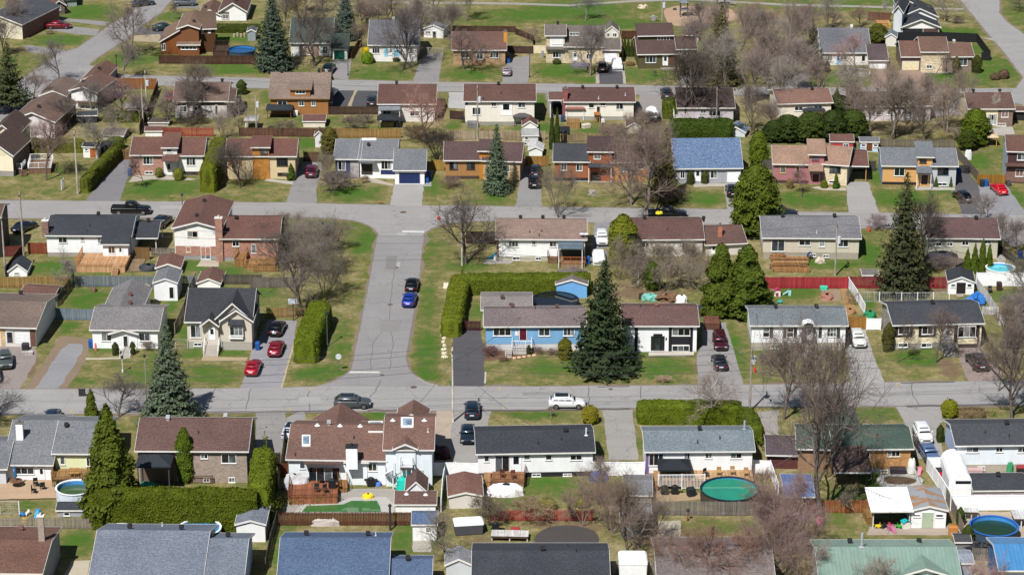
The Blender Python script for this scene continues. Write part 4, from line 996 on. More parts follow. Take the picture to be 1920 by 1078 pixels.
Z('a',3)
drive([(770,640),(800,505),(1150,512),(1290,645)],'#a98f80','gravel');drive([(1150,530),(1135,512),(1370,520),(1370,532)],'#b8aea6','concrete','walkway',.018);drive([(150,640),(180,520),(330,520),(350,640)],'#96908e');drive([(1580,275),(1600,280),(1720,310),(1680,280)],'#b0aca6');drive([(1600,930),(1610,985),(1820,970),(1800,915)],'#bdb7ae','concrete','patio');drive([(1210,690),(1230,840),(1440,830),(1420,690)],'#a29d9a')
Z('b',0)
drive([(610,500),(740,330),(872,185),(958,190),(950,280),(915,340),(860,500)],'#8a888a');drive([(925,355),(960,305),(1190,310),(1420,330),(1380,340),(1100,335)],'#bfb6a8','concrete','walkway')
Z('b',1)
drive([(215,512),(260,370),(345,205),(470,212),(480,250),(435,400),(440,515)]);drive([(60,345),(70,330),(270,350),(262,372)],'#c2bbae','concrete','walkway',.018);drive([(965,526),(1000,366),(1212,366),(1195,528)],'#b1aeaa','concrete');drive([(1212,385),(1216,270),(1282,262),(1262,385)],'#aaa8a2','concrete','walkway',.018);drive([(800,350),(830,320),(1000,372),(985,382)],'#c2b6a4','concrete','walkway',.02)
drive([(1840,940),(1640,945),(1650,905),(1900,900)],'#b4aca6','concrete','patio')
Z('b',2)
drive([(30,520),(60,300),(95,230),(205,240),(210,400),(215,545),(0,545)],'#9c9a98');drive([(1555,555),(1530,390),(1545,350),(1650,345),(1640,460),(1600,560)],'#a5a29f');drive([(1310,390),(1310,362),(1540,365),(1540,385)],'#c0b8aa','concrete','walkway',.02);drive([(570,830),(600,640),(740,640),(700,830)],'#98969a');drive([(565,945),(570,845),(690,845),(690,945)],'#8d8a88')
drive([(430,350),(430,342),(680,345),(680,358)],'#a9a295','concrete','walkway',.02)
Z('b',3)
drive([(620,580),(600,350),(760,350),(845,585)],'#aeaba7','concrete');drive([(345,395),(400,385),(600,395),(600,418),(430,412)],'#c4b8a6','concrete','walkway',.02);drive([(1440,590),(1390,420),(1395,290),(1480,285),(1560,380),(1610,590)],'#646366');drive([(1615,600),(1555,380),(1750,370),(1820,460),(1890,570),(1960,610)],'#9b9b9e');drive([(1100,395),(1110,385),(1390,395),(1390,412),(1110,412)],'#c2bcb2','concrete','walkway',.02);drive([(700,690),(720,600),(850,600),(860,670)],'#a9a7a4');drive([(1690,730),(1700,620),(1886,640),(1886,800),(1800,820)],'#a29f9e')
drive([(1700,930),(1650,870),(1740,880),(1760,930)],'#b8b2a8','concrete','patio')
Z('c',0)
drive([(-300,890),(-200,560),(40,560),(240,580),(270,650),(150,880)],'#a0948f','gravel');drive([(170,885),(290,730),(410,540),(470,500),(640,520),(650,610),(580,740),(480,885)],'#93806c','gravel');drive([(250,880),(345,750),(440,590),(500,555),(590,560),(600,600),(525,720),(425,880)],'#9b9a9c','gravel',z=.012)
drive([(1730,882),(1775,770),(1820,590),(1880,500),(1935,380),(2140,390),(2120,530),(2030,882)],'#9f9da0');drive([(1450,680),(1460,650),(1790,655),(1780,682)],'#b9a684','concrete','walkway',.018);drive([(620,672),(620,660),(910,655),(900,665)],'#cfc6b4','concrete','walkway',.018);drive([(860,665),(870,560),(935,560),(940,660)],'#bdb5a8','concrete','walkway',.016)
sheet('kerb_strip',[(2022,880),(2120,540),(2132,540),(2036,880)],.02,M('concrete','#c6b492'))
Z('c',1)
drive([(1405,870),(1425,520),(1450,450),(1620,455),(1650,600),(1645,870)],'#5d5b5e',label='dark asphalt driveway beside the blue bungalow');sheet('kerb_strip',[(1645,845),(1650,760),(1662,760),(1658,840)],.03,M('concrete','#cfc8ba'))
Z('c',2)
drive([(1345,850),(1330,640),(1380,560),(1365,430),(1540,400),(1600,600),(1670,850)],'#a09d9b');drive([(985,650),(990,610),(1130,610),(1315,625),(1310,645)],'#c9c1b4','concrete','walkway',.05);
Z('c',3)
drive([(635,840),(600,600),(590,470),(740,455),(800,640),(880,840)],'#b0ada9','concrete');drive([(1490,835),(1410,640),(1400,580),(1560,560),(1660,680),(1760,830)],'#a2918a','gravel');drive([(1310,650),(1310,610),(1400,610),(1410,650)],'#b3aea8','concrete','walkway',.018);drive([(960,1010),(1010,1085),(1130,1150),(1300,1120),(1290,1005)],'#a8a5a2')
sheet('vegetable_bed',[(430,255),(425,165),(560,165),(565,250)],.02,M('gravel','#a58d74'));sheet('mulch_strip',[(560,160),(600,150),(690,330),(600,335)],.02,M('gravel','#b08a5c'))
Z('d',0)
drive([(-40,620),(20,480),(110,500),(320,490),(360,610)],'#c9ab8c','concrete','patio',.16);drive([(380,1100),(440,990),(560,985),(530,1100)],'#cdc1aa','concrete','walkway');drive([(1610,350),(1610,80),(1760,70),(1760,130),(1750,330)],'#9b9793')
Z('d',1)
drive([(0,330),(0,70),(150,75),(140,120),(165,200),(140,330)],'#9b9793');drive([(1095,380),(1110,60),(1215,60),(1190,380)],'#bfae9c','concrete');drive([(1190,380),(1215,70),(1450,62),(1420,180),(1360,380)],'#a6a29e');drive([(160,690),(230,560),(560,545),(860,545),(860,690)],'#b0aaa2','concrete','patio',.012)
drive([(965,935),(965,860),(1080,860),(1080,935)],'#b9b3a6','concrete','walkway');drive([(180,240),(185,110),(300,60),(300,110),(240,230)],'#a29f9c');drive([(1400,600),(1400,500),(1620,500),(1620,590)],'#b4aea6','concrete','patio')
Z('d',2)
drive([(595,370),(560,60),(740,60),(780,370)],'#a8a49e',label='worn driveway beside the white bungalow with black roof');drive([(1500,240),(1480,80),(1640,60),(1640,260)],'#a8a29c');drive([(890,845),(895,745),(1040,740),(1040,850)],'#c3bba8','concrete','patio');drive([(335+200*math.cos(k*.314),855+88*math.sin(k*.314)) for k in range(20)],'#55504e','gravel','bare_soil_patch');drive([(860,640),(870,560),(1150,570),(1160,610)],'#b59c7c','gravel','patio',.012)
Z('d',3)
drive([(830,40),(1100,35),(1090,120),(1110,360),(960,360),(900,200),(860,110)],'#aaa6a2');drive([(640,830),(660,780),(1140,770),(1180,830)],'#b8a898','concrete','patio');drive([(1190,860),(1180,690),(1700,685),(1700,860)],'#bfae98','gravel','patio');drive([(1180,560),(1170,440),(1620,440),(1620,560)],'#a99c8c','gravel','patio')
# road furniture painted or set into the asphalt
Z('b',1);PT=M('paint','#c4c2bc')
sheet('stop_line',[(1055,703),(1215,707),(1213,719),(1053,715)],.036,PT,0)
sheet('repair_patch',[(1010,735),(1020,715),(1085,718),(1080,740)],.036,M('asphalt','#b4b1ad'),.05);sheet('repair_patch',[(1003,965),(1008,930),(1042,930),(1040,965)],.028,M('asphalt','#b8b5b0'),.05)
Z('c',1)
sheet('stop_line',[(668,768),(680,755),(893,757),(893,768)],.034,PT,0)
def disc(name,x,y,r,z,mat):
    c=G(x,y);mb=MB();mb.face([(c.x+r*math.cos(k*.3927),c.y+r*math.sin(k*.3927),z) for k in range(16)]);o=mb.build(name,mat);o['kind']='structure'
IRON=M('asphalt','#6d5f58')
disc('manhole_cover',1138,870,.42,.036,IRON);disc('manhole_cover',968,275,.38,.028,IRON);disc('manhole_cover',1010,8,.38,.028,IRON);disc('manhole_cover',910,783,.3,.036,IRON)
Z('b',1);disc('manhole_cover',1063,571,.5,.036,IRON);Z('c',2);disc('manhole_cover',712,884,.3,.036,IRON)
CR=M('asphalt','#6e6a68');YEL=M('paint','#b89c50')
def crack(*pts,w=.05,z=.035):
    W_=[G(*p) for p in pts];mb=MB();fine=[]
    for a,b in zip(W_[:-1],W_[1:]):
        n=max(2,int((b-a).length/.8))
        for k in range(n): q=a.lerp(b,k/n);fine.append(q+mnoise.noise_vector(q*.9)*.25)
    fine.append(W_[-1])
    for a,b in zip(fine[:-1],fine[1:]):
        d=(b-a);s=Vector((-d.y,d.x,0)).normalized()*w;mb.face([(a-s)[:2]+(z,),(b-s)[:2]+(z,),(b+s)[:2]+(z,),(a+s)[:2]+(z,)])
    o=mb.build('road_crack',CR);o['kind']='structure'
GUT=1
ZF();crack((380,772),(480,772),(560,771),(640,770),w=.14);crack((690,770),(800,768),w=.2);crack((900,770),(1020,769),(1180,766),w=.24);crack((1330,764),(1420,763),(1600,762),w=.2);crack((1700,761),(1800,760),(1900,758),w=.3);crack((1120,726),(1180,724),w=.15);crack((1690,718),(1790,716),w=.2);crack((0,777),(120,777),w=.2);crack((20,752),(300,751),(600,748),(900,747),(1300,743),(1900,738),w=.03)
Z('c',0);crack((1550,882),(1520,950),(1490,1035));crack((1805,882),(1795,950),(1775,1030))
Z('c',1);crack((395,880),(375,935),(398,960),(385,1040));crack((900,820),(865,900),(820,945));crack((1000,30),(975,200),(960,420),(990,560),(960,740),z=.027,w=.035);crack((930,440),(840,560),(830,740),z=.027,w=.03)
Z('c',2);crack((550,865),(553,950),(560,1025));crack((935,862),(930,950))
Z('c',3);crack((1075,840),(1085,930),(1130,1000));crack((790,840),(900,980),w=.03)
for r,c,x,y in (('c',1,392,882),('c',1,1757,884),('c',1,240,1030),('c',1,1783,1018),('c',3,968,852),('c',3,1300,985),('c',0,535,905),('c',0,515,1045)):
    Z(r,c);sheet('survey_mark',[(x-3,y-12),(x+4,y-12),(x+4,y+12),(x-3,y+12)],.037,YEL,0)
Z('c',1)
def kerb(pts,h=.12,w=.15):
    W_=[G(*p) for p in pts];mb=MB()
    for a,b in zip(W_[:-1],W_[1:]):
        d=(b-a).normalized();s=Vector((-d.y,d.x,0))*w;c=[a-s*0,b-s*0,b+s,a+s];mb.hexa([(p.x,p.y,0) for p in c]+[(p.x,p.y,h) for p in c])
    o=mb.build('kerb',M('concrete','#b9b2a6'));o['kind']='structure'
for q in ([(560,745),(600,744),(604,756),(562,757)],[(980,736),(1050,735),(1052,741),(980,742)],[(1240,748),(1330,746),(1332,757),(1242,758)],[(300,386),(380,387),(378,393),(298,392)],[(1040,398),(1110,400),(1108,408),(1038,406)],[(716,600),(752,600),(748,622),(712,622)],[(725,480),(745,480),(742,505),(722,505)],[(1500,732),(1580,730),(1582,742),(1502,743)]):
    ZF();sheet('repair_patch',q,.0375,M('asphalt',RND.choice(('#8f8c8a','#b2afac','#989592'))),.15,.5)
Z('c',1)
kerb([(1160,805),(1210,835),(1250,850),(1310,862)])
# playground
Z('a',2)
sheet('sand_pit',[(1090,90),(1110,65),(1180,48),(1300,45),(1480,50),(1570,65),(1640,110),(1640,140),(1500,180),(1300,197),(1180,190),(1120,160)],.014,M('gravel','#c3a488'),label='tan sand area of the playground')
# ================================================================ FAR ROWS (sheets a0-a3)
BR,BR2,BR3='#86604f','#7c564a','#75524a'
WH='#ecebe8'
Z('a',0)
h=House('bungalow','cream bungalow with slate roof and red brick side at the far left corner')
h.block(-140,258,165,288,172,118,'#5a5d66','#d8d0b8',kind='f',D=14,right='b#74403a',wk='siding').vent((60,60),(150,100))
h=House('bungalow','beige house with brown roof behind the slate roofed corner bungalow')
h.block(185,118,345,128,72,18,'#8a5f54','#cfc8b2',kind='f',D=9).win(250,85,300,115)
h.block(385,112,470,104,50,5,'#7d594e','#5c463c',kind='f',D=10,wk='brick').win(405,40,440,75)
h.block(475,50,555,46,0,-60,'#7d594e','#8a9490',D=7)
car('dark red sedan on the far left driveway',425,207,2,'#7a1826')
h=House('white_house','white gabled house with brown roof at the top edge left')
h.block(1590,152,1778,152,92,22,BR3,WH,kind='f',D=10).panel(1600,88,1655,145,'#6a625c','paint').win(1605,105,1650,140).vent((1700,10))
h.block(1445,150,1590,150,118,70,BR,WH,kind='f',D=7).vent((1485,65))
hedge('dark green hedge behind the brown timber house',[(1550,236),(1880,236)],1.2,1.5,'#46521f')
car('grey estate car parked beside the white gabled house',1335,42,5,'#6b6e74','suv');car('dark grey car parked on the far diagonal street',1032,44,30,'#4a4c50')
h=House('timber_house','tall dark timber house with pool and fence at far left')
h.block(1295,395,1440,395,214,180,'#9a7a62','#7a5034',kind='f',D=10,right='#4a2f20').vent((1400,165))
h.block(1162,395,1295,395,300,225,'#9a7a62','#7a4a28',kind='m',D=9).win(1165,315,1195,365,2)
h.block(1440,380,1560,376,215,190,'#7d6250','#54371f',kind='s',D=6,t=.25)
h.win(1452,205,1470,245).win(1500,205,1520,240)
h.block(1290,400,1440,400,330,292,'#9a7a62','#7a4a28',kind='s',D=1.5,t=.35).win(1305,337,1422,360,4)
car('dark teal car beside the tall timber house',1188,222,8,'#20383e')
fence('dark brown board fence round the far left pool',[(1150,462),(1500,466),(1845,466)],1.6,'#54382c')
pool('blue round pool behind the dark brown fence',1745,358,200,'#1d5590','#33404c','#2c4a66',h=1.3)
deck('dark raised deck beside the blue round pool',1535,420,1645,420,4,1.2,'#5a4238','#4a362c','flb')
shed('small grey shed beyond the blue round pool',1788,296,1845,296,235,212,'#6c7078','#8e949a',D=2.5)
for i,x in enumerate((1690,1715,1740,1765)): box_thing(('leftmost','second','third','rightmost')[i]+' pale cut log standing in the far garden','cut_log','log',x,272-(i % 2)*6,.35,.35,.7,'#a89a80',group='logs in the far garden')
h=House('white_house','white split level house with brown roofs beside a bare purple tree')
h.block(520,782,705,796,668,626,BR,WH,kind='f',D=8,right='#8d7f80').win(578,762,690,796,3).awn(560,728,705,752,.8,BR).vent((600,600))
h.block(600,655,745,660,590,545,BR,WH,kind='f',D=9,right='#8d7f80').vent((715,505))
h=House('bungalow','pale stucco bungalow with brown gable at the left edge')
h.block(92,985,400,1000,882,812,'#8a6c5c','#ddd4d2',kind='f',D=11,right='#5a4a48').vent((280,780))
h.block(300,770,480,775,700,655,'#8a7468','#cfc6c2',kind='f',D=8,right='#5a4a48')
fence('russet board fence behind the white split level house',[(838,640),(1130,645)],1.9,'#96602f')
fence('dark brown fence running down beside the russet fence',[(1140,655),(1100,760),(1060,870),(1010,975)],1.7,'#3f2c22')
h=House('bungalow','brown roofed bungalow with pale wall behind a spreading bare tree')
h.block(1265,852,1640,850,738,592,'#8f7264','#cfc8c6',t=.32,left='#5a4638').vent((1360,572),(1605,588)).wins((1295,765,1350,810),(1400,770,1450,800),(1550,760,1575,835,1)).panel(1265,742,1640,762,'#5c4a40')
h.block(1640,850,1690,850,740,640,'#6a5448','#3c302a',D=8)
car('bright red car half hidden beside the brown bungalow',1226,718,90,'#b02030')
shed('grey white garden shelter before the clipped hedge',915,800,1035,800,775,745,'#a8a8ac','#8c8e92',kind='g',yr=745) if False else shed('grey white garden shelter before the clipped hedge',915,802,1035,802,778,748,'#a6a8ac','#85878a',kind='g')
hedge('clipped hedge with a tree trunk before it',[(750,878),(1075,880)],1.3,1.7,'#5a6424')
shed('beige double roofed shed below the clipped hedge',738,1005,890,1012,985,925,'#91827a','#c4bab0',kind='g',right='#8a8480')
shed('dark blue grey shed beside the pale stucco bungalow',565,890,700,888,840,802,'#4c525e','#3a3c42',kind='g')
shed('low flat shed beside the bare spreading tree',1075,912,1215,912,890,850,'#6a5c50','#b4aca4',kind='g')
shed('brown roofed shed behind the split level house',1050,985,1170,985,952,912,'#84584c','#e6e6e4',kind='g')
deck('dark blue solar panels on a low frame behind the red picket fence',1105,985,1305,985,2,.9,'#3c4c62',name='solar_panel',cat='solar panel',group=None)
fence('red painted fence behind the brown split level house',[(1175,985),(1540,988)],1.5,'#a8503c',gap=.05)
gazebo('small white party tent beside the bare trees',1770,940,1855,940,915,880,2.4,'#a09c98','#e6e6e4')
pole('utility pole with transformer behind the russet fence',1060,802,510,600,col='#a39a8e');pole('thin utility pole below the russet fence',1035,925,610,arm=False);pole('utility pole with white transformer between bare trees',1852,965,690,755,arm=False)
ever('large loose spruce at the left edge',80,805,305,'pine1',330,'#4a5334')
bare('bare spreading tree on the far corner lawn',940,425,-40,'round1',400);bare('bare tree beside the diagonal street and the corner lawn',430,610,250,'round2',340,'#6a605a');bare('bare tree before the slate roofed corner bungalow',30,405,50,'tall1',260)
bare('small bare tree beside the grey estate car',1240,165,-30,'young1',160,'#705e58');bare('wide bare tree standing before the brown roofed bungalow',1455,860,385,'round3',480,'#6a5850');bare('bare purple tree beside the white split level house',890,880,520,'round1',330,'#6a5458','#7d6064')
bare('bare mauve tree over the pale stucco bungalow',335,1302,790,'round2',420,'#6a5250','#84605e');bare('bare tree between the stucco and split level houses',505,920,640,'round3',300,'#605652');bare('bare grey tree above the beige double shed',712,1152,820,'round1',330,'#706a60')
shrub('brown dense shrub beside the wide bare tree',1400,900,280,2.4,'#4a3a34');shrub('bare bush at the corner of the brown bungalow',1215,850,120,2.5,'#6e6450')
bush('rounded conifer behind the brown roofed bungalow',1745,680,70,'#4a5a24',2.5,'cyl1');shrub('bare bush by the dark brown fence corner',1860,500,80,1.4,'#8a6a50');shrub('bare bush before the brick side of the corner bungalow',360,248,90,.8,'#7a6250');shrub('bare hedge bush beside the beige house',455,100,60,1.2,'#6a5048')
lamp_post('lamp post on the grass by the far corner',845,560,395)

Z('a',1)
ever('tall dense spruce beside the green garage house',130,505,-70,'spruce1',290,'#4b5a4c');ever('tall blue green spruce behind the green garage',650,285,-90,'spruce2',200,'#55645c')
h=House('bungalow','house with mossy dark green roof and attached green garage')
h.block(255,406,545,406,318,128,'#55635c','#dcdcd8',t=.5).panel(315,325,455,406,'#8a6a54','brick').wins((340,335,400,395),(480,335,520,390))
h.block(555,432,662,432,352,240,'#4a5850','#dcdcd8',t=.42,trim='#2a3a34').garage(562,366,640,430,'#0f5040')
h=House('white_house','white cottage with grey roof and pale blue door shutters')
h.block(820,445,1162,447,333,145,'#787982','#e4e2de',t=.5).vent((995,138),c='#b0b4b8').wins((838,340,893,388,3),(955,350,985,398,2),(1105,345,1130,390,1),(1040,350,1060,390,1)).door(960,350,984,405,'#e8e8e4')
h.panel(925,345,952,410,'#86bcd6','paint').panel(992,360,1036,410,'#86bcd6','paint')
shed('white hexagonal summer house beyond the grey cottage',1212,272,1352,280,215,180,'#8c8c92','#e2e2e0',D=3.5).win(1225,225,1260,245).door(1275,228,1300,275,'#5a5650')
h=House('bungalow','tan brick bungalow behind a dense round bare tree')
h.block(1425,468,1798,468,368,228,'#865e50','#b08a62',t=.34,wk='brick').chim(1800,228,300,.6,'#c8883a','paint').wins((1688,370,1752,420,3),(1480,375,1540,420),(1590,380,1640,430))
fence('dark brown fence along the park edge',[(1395,232),(1872,236)],1.2,'#54382f');fence('dark brown fence beside the park behind the tan bungalow',[(1872,250),(2000,300),(2000,385)],1.2,'#4a3028')
bare('bare tree growing before the grey roofed cottage',1065,505,10,'vase1',470,'#5e5450');bare('dense round bare tree before the tan brick bungalow',1500,505,165,'round2',460,'#6e5c54');bare('bare tree before the mossy green roof',425,480,10,'vase2',400,'#5c5048')
for i,(x,y,t,w) in enumerate(((330,200,-90,300),(800,200,-60,300),(960,160,-90,260),(1180,230,-20,300),(740,350,120,160),(1380,250,-20,240))):
    bare(('bare tree at the park edge behind the mossy roof','bare thicket tree behind the grey cottage','slim bare tree at the top edge behind the grey cottage','pale bare tree beside the white summer house','bare tree between the green garage and the cottage','bare tree between summer house and tan bungalow')[i],x,y,t,('round3','tall1','vase1','vase2','multi1','tall2')[i],w,('#6a584c','#6e5e50','#6e5c54','#9c9488','#7a6450','#6e6058')[i])
bush('yellow flowering bush beside the grey cottage',795,395,60,'#d8c020',1.3);bush('round green bush before the grey cottage',806,458,88,'#6c8a24',1.9);bush('dark clipped bush under the cottage windows',1015,440,70,'#4a4a30',.9);shrub('upright bare shrub beside the cottage driveway',1128,530,60,2.6,'#6a584e','multi1')
fence('rustic bent rail gate across the cottage driveway',[(1190,392),(1350,402)],1.3,'#a49c98','rail',bay=1.4)
fence('short dark fence right of the green garage',[(690,430),(735,350),(765,340)],1.4,'#5c3c24')
car('dark teal car at the green garage driveway mouth',527,520,82,'#14262c','suv');car('silver mauve hatchback on the driveway by the tan bungalow',1808,535,90,'#a89aa0',sc=.92)
lamp_post('black lamp post on the cottage lawn',665,548,362)
bin_('blue bin by the tan brick bungalow',1822,455)
h=House('timber_house','ochre two storey house with mottled brown roof and dormer')
h.block(108,830,522,830,718,522,'#a08878','#9c6c40',t=.5,trim='#8a6a48').vent((185,525),(455,522)).win(155,730,225,772,2).win(398,730,430,766,2)
h.block(252,830,395,830,652,560,'#a08878','#9c6c40',kind='s',D=4.2,t=.12,trim='#8a6a48',ov=.3).win(285,656,357,680,3).win(308,730,348,766,2)
h.block(495,800,545,800,745,690,'#a08878','#7a5a38',kind='s',D=2,t=.4)
gazebo('black roofed gazebo behind the ochre house',80,862,255,862,815,765,3,'#2e3338','#6a4030');box_thing('white heat pump by the ochre house','heat_pump','heat pump',287,836,.8,.4,.9,'#dcdcda')
car('white hatchback nose in beside the ochre house',545,690,80,'#e8e8ea',sc=.95);car('shiny dark car parked by the brown bungalow',840,755,90,'#30343a','suv')
shed('cream shed with brown roof by the ochre house',342,920,498,920,882,826,'#84584c','#ddd4c4',kind='g')
fence('long dark brown board fence behind the ochre house',[(-120,985),(200,988),(580,992)],1.5,'#6a4a3c');fence('tan board fence behind the brown patio bungalow',[(590,996),(820,998),(1045,998)],1.6,'#a5804a',gap=.05);fence('dark fence along the parking lot',[(525,828),(880,828)],1.4,'#4e3a30')
h=House('bungalow','brown roofed bungalow with covered patio and a reddish tree')
h.block(890,880,1290,880,758,607,BR2,'#d9d2cc',t=.3).vent((1015,608)).awn(885,762,1040,800,2.2,'#8a8e92',rk='metal',posts=True).win(915,790,975,830,2).win(1110,800,1180,840)
gazebo('dark canopy over the patio bar',882,935,1022,935,868,828,3,'#2c2e33','#3a3030');box_thing('wooden patio bar under the dark canopy','patio_bar','bar',950,918,2.0,.7,1.0,'#a08a68','wood')
bare('reddish budding tree over the brown patio bungalow',1225,1045,572,'round1',350,'#6a4a40','#a06a5c');bare('dark leaning bare tree below the reddish one',1325,1180,930,'multi1',260,'#3c302c');shrub('dense bare brown shrubs under the reddish tree',1140,1010,260,2.6,'#6a5034');shrub('tangled bare shrubs beside the parking lot',700,940,180,2.8,'#6e6050');shrub('bare twiggy shrubs behind the ochre house',200,960,260,2.4,'#6e6248');shrub('small bare shrub by the tangled shrubs',790,890,130,1.8,'#6e5c4e')
h=House('bungalow','cream bungalow with brown roof and grey back deck')
h.block(1510,905,2008,905,738,607,BR2,'#e6e0d2',t=.28,fz=880).vent((1750,615)).pipe((1640,720),(1770,680)).wins((1560,775,1622,830,3),(1698,738,1735,770),(1890,740,1945,778)).door(1765,748,1845,835,WH).panel(1508,738,1530,760,'#2a5aa0','paint')
deck('grey raised deck behind the cream bungalow',1525,930,1600,930,4,.8,'#8a8a88');deck('short dark stairs off the grey deck',1655,868,1720,868,2.5,.9,'#7a5c40','#5a4432','lr');chair('black chair by the grey deck',1494,885,'#2a2a2c')
heap('blue wading pool on the cream bungalow patio','wading_pool','pool',1790,885,1.8,1.8,.35,'#2a7ac8',rough=.1);gazebo('black gazebo at the cream bungalow corner',1862,915,1980,915,850,800,3,'#4c4a4e','#3a3a3c')
fence('beige board fence behind the cream bungalow',[(1395,1008),(1610,1010),(1886,1008),(2085,1010)],1.5,'#b8a68e',gap=.04);fence('tall brown fence beside the cream bungalow',[(1400,860),(1500,868)],1.5,'#4c3630')
pole('utility pole with grey transformer behind the cream bungalow',1600,1012,618,720,arm=True);shed('tiny white shed with brown roof by a bushy cedar',428,1065,485,1065,985,945,'#84604f','#dcdcda',D=2)
ever('bushy yellowing cedar beside the tiny white shed',530,1110,925,'egg1',120,'#6a6630',name='cedar_tree')
Z('b',1);ever('blue green spruce before the brown and ochre split house',1738,432,-65,'spruce1',210,'#5c6c58')
bare('slim bare shrub tree before the grey split house',500,330,80,'multi1',130,'#7a6a58');shrub('low yellow bare shrub behind the beige fence',1660,30,120,2.0,'#a08a44')

Z('a',2)
h=House('stone_house','pale stone two storey house with grey brown roofs and garage')
h.block(247,456,380,456,264,176,'#867a72','#d2bf9c',t=.4,wk='stone').vent((330,172)).panel(275,268,372,352,WH).win(290,278,360,320,3).win(293,375,357,418,3).awn(244,338,400,362,.7,'#867a72')
h.block(380,458,658,460,345,185,'#867a72','#d2bf9c',t=.42,wk='stone').door(440,380,470,440,'#e8e8e6').win(535,390,570,430)
h.win(415,235,485,258,3,v=2.4)
h.block(658,462,772,462,368,282,'#867a72','#d2bf9c',t=.4,wk='stone').garage(668,385,752,452,'#ededed')
car('black suv on the stone house driveway',650,508,90,'#14161a','suv');covered('white covered van on the stone house driveway',757,490,90,'#eeeeec','van');bin_('blue bin beside the stone house garage',615,455)
shed('grey roofed garden pavilion behind the stone house',670,272,770,272,238,188,'#80756c','#d8d4cc',D=4).win(680,240,705,270).win(725,240,755,270)
bare('bare tree on the stone house lawn',565,548,120,'vase2',330,'#6e625c');bare('feathery grey tree in the park',530,150,-60,'round3',240,'#6a6866');shrub('bare thicket beside the stone house',130,310,180,3.2,'#7a6450','multi1');bush('low dark bush by the stone house wall',323,462,60,'#4a5a28',.8);deck('low stone terrace at the stone house door',415,490,540,500,3,.3,'#8a8690')
fence('dark fence left of the stone house',[(-40,388),(150,390)],1.4,'#4a3430');fence('cream garden wall beside the stone house',[(155,388),(245,390)],1.5,'#d2c6a8','vinyl')
fence('tan fence right of the stone house garage',[(775,300),(800,440)],1.8,'#b0a284','vinyl')
box_thing('grey propane tank by the stone house','propane_tank','tank',220,420,.5,.5,1.3,'#8a8a8c')
lamp_post('lamp post at the stone house lawn edge',127,560,375)
h=House('timber_house','dark olive and brown house with clerestory windows')
h.block(912,500,1190,496,398,262,'#6a514c','#575238',t=.4,wk='siding').win(965,404,1040,454,3).door(1090,405,1122,474,WH).panel(1125,405,1190,470,'#5c4034')
h.block(912,462,1155,458,265,218,'#6a514c','#575238',kind='s',D=4,t=.25).win(1050,268,1138,292,4)
h.block(1192,492,1322,490,362,262,'#6a514c','#bba78a',t=.4,wk='stone').win(1225,370,1262,405)
deck('pale concrete step at the olive house door',1075,512,1185,508,1.2,.2,'#c4bcac');bin_('blue bin beside the olive house',1278,490)
for i,x in enumerate((812,838,864)): ever(('leftmost','middle','rightmost')[i]+' of three slim cedars beside the olive house',x,410,262+i*12,'cedar1',34,'#45521f',name='cedar_tree')
fence('dark red brown fence behind the slim cedars',[(792,285),(905,285)],1.6,'#54301f');shed('brown roofed shed behind the olive house',1255,300,1345,300,262,225,'#6e504a','#dcd8d0',kind='g')
shrub('small bare shrub on the olive house lawn',1010,548,80,1.5,'#5c4c48','young1');bush('low brown bushes by the olive house',855,472,60,'#8a7048',.6)
pole('utility pole beside the playground',1082,215,-30,40,arm=False)
heap('pale boulder ring on the park lawn','boulder','rock',945,58,2.0,1.6,.6,'#b8a890',rough=.5);grill('small park barbecue stand near the utility pole',1020,155,col='#8a8a88');box_thing('dark bin at the park edge','park_bin','bin',1027,212,.6,.6,.8,'#2c3038')
# playground equipment
def swing(label,x,y,n=2):
    b=G(x,y);t=thing('swing_set',label,'swing',b,'playground equipment');m=M('steel','#7a8088')
    mb=MB();mb.tube((-1.8,0,2.3),(1.8,0,2.3),.05,n=6)
    for sx in (-1.8,1.8):
        for sy in (-.9,.9): mb.tube((sx,sy,0),(sx,0,2.3),.04,n=6)
    mb.build('frame',m,t)
    for k in range(n):
        x0=-1+2*k/(n-1);mb=MB();mb.box(x0-.25,x0+.25,-.1,.1,.5,.54);mb.tube((x0-.24,0,.54),(x0-.24,0,2.3),.012,n=4);mb.tube((x0+.24,0,.54),(x0+.24,0,2.3),.012,n=4);mb.build('swing_seat',M('paint','#22252a'),t)
def playtower(label,x,y,col):
    b=G(x,y);t=thing('play_tower',label,'play structure',b,'playground equipment')
    for sx in (-.7,.7):
        for sy in (-.7,.7): mb=MB();mb.tube((sx,sy,0),(sx,sy,2.8),.07,n=8);mb.build('post',M('paint','#3c4048'),t)
    mb=MB();mb.box(-.75,.75,-.75,.75,1.3,1.4);mb.build('platform',M('paint','#6a6e74'),t)
    mb=MB();p=[(-.9,-.9,2.8),(.9,-.9,2.8),(.9,.9,2.8),(-.9,.9,2.8)]
    for k in range(4): mb.face([p[k],p[(k+1) % 4],(0,0,3.5)])
    mb.build('roof',M('paint',col),t)
    mb=MB();mb.hexa([(.75,-.3,1.35),(2.9,-.3,.2),(2.9,.3,.2),(.75,.3,1.35),(.75,-.3,1.45),(2.9,-.3,.3),(2.9,.3,.3),(.75,.3,1.45)]);mb.build('slide',M('paint','#8a9098'),t)
playtower('play tower with blue pointed roof at the top edge',1508,42,'#4a62b0');playtower('grey climbing tower on the sand',1240,120,'#6a7078');swing('swing set at the back of the sand',1290,75);toy('small spring rider on the sand',1175,75,'#3a4048',1)
big='#6a5a54'
bare('tall bare tree standing at the shaded dark house',1245,885,280,'vase1',380,'#4c4038');bare('second tall bare tree leaning beside the shaded dark house',1310,880,240,'vase2',420,'#5a4c44');ever('tall loose yellow green spruce by the olive house',1500,605,40,'fir1',340,'#5e5c38')
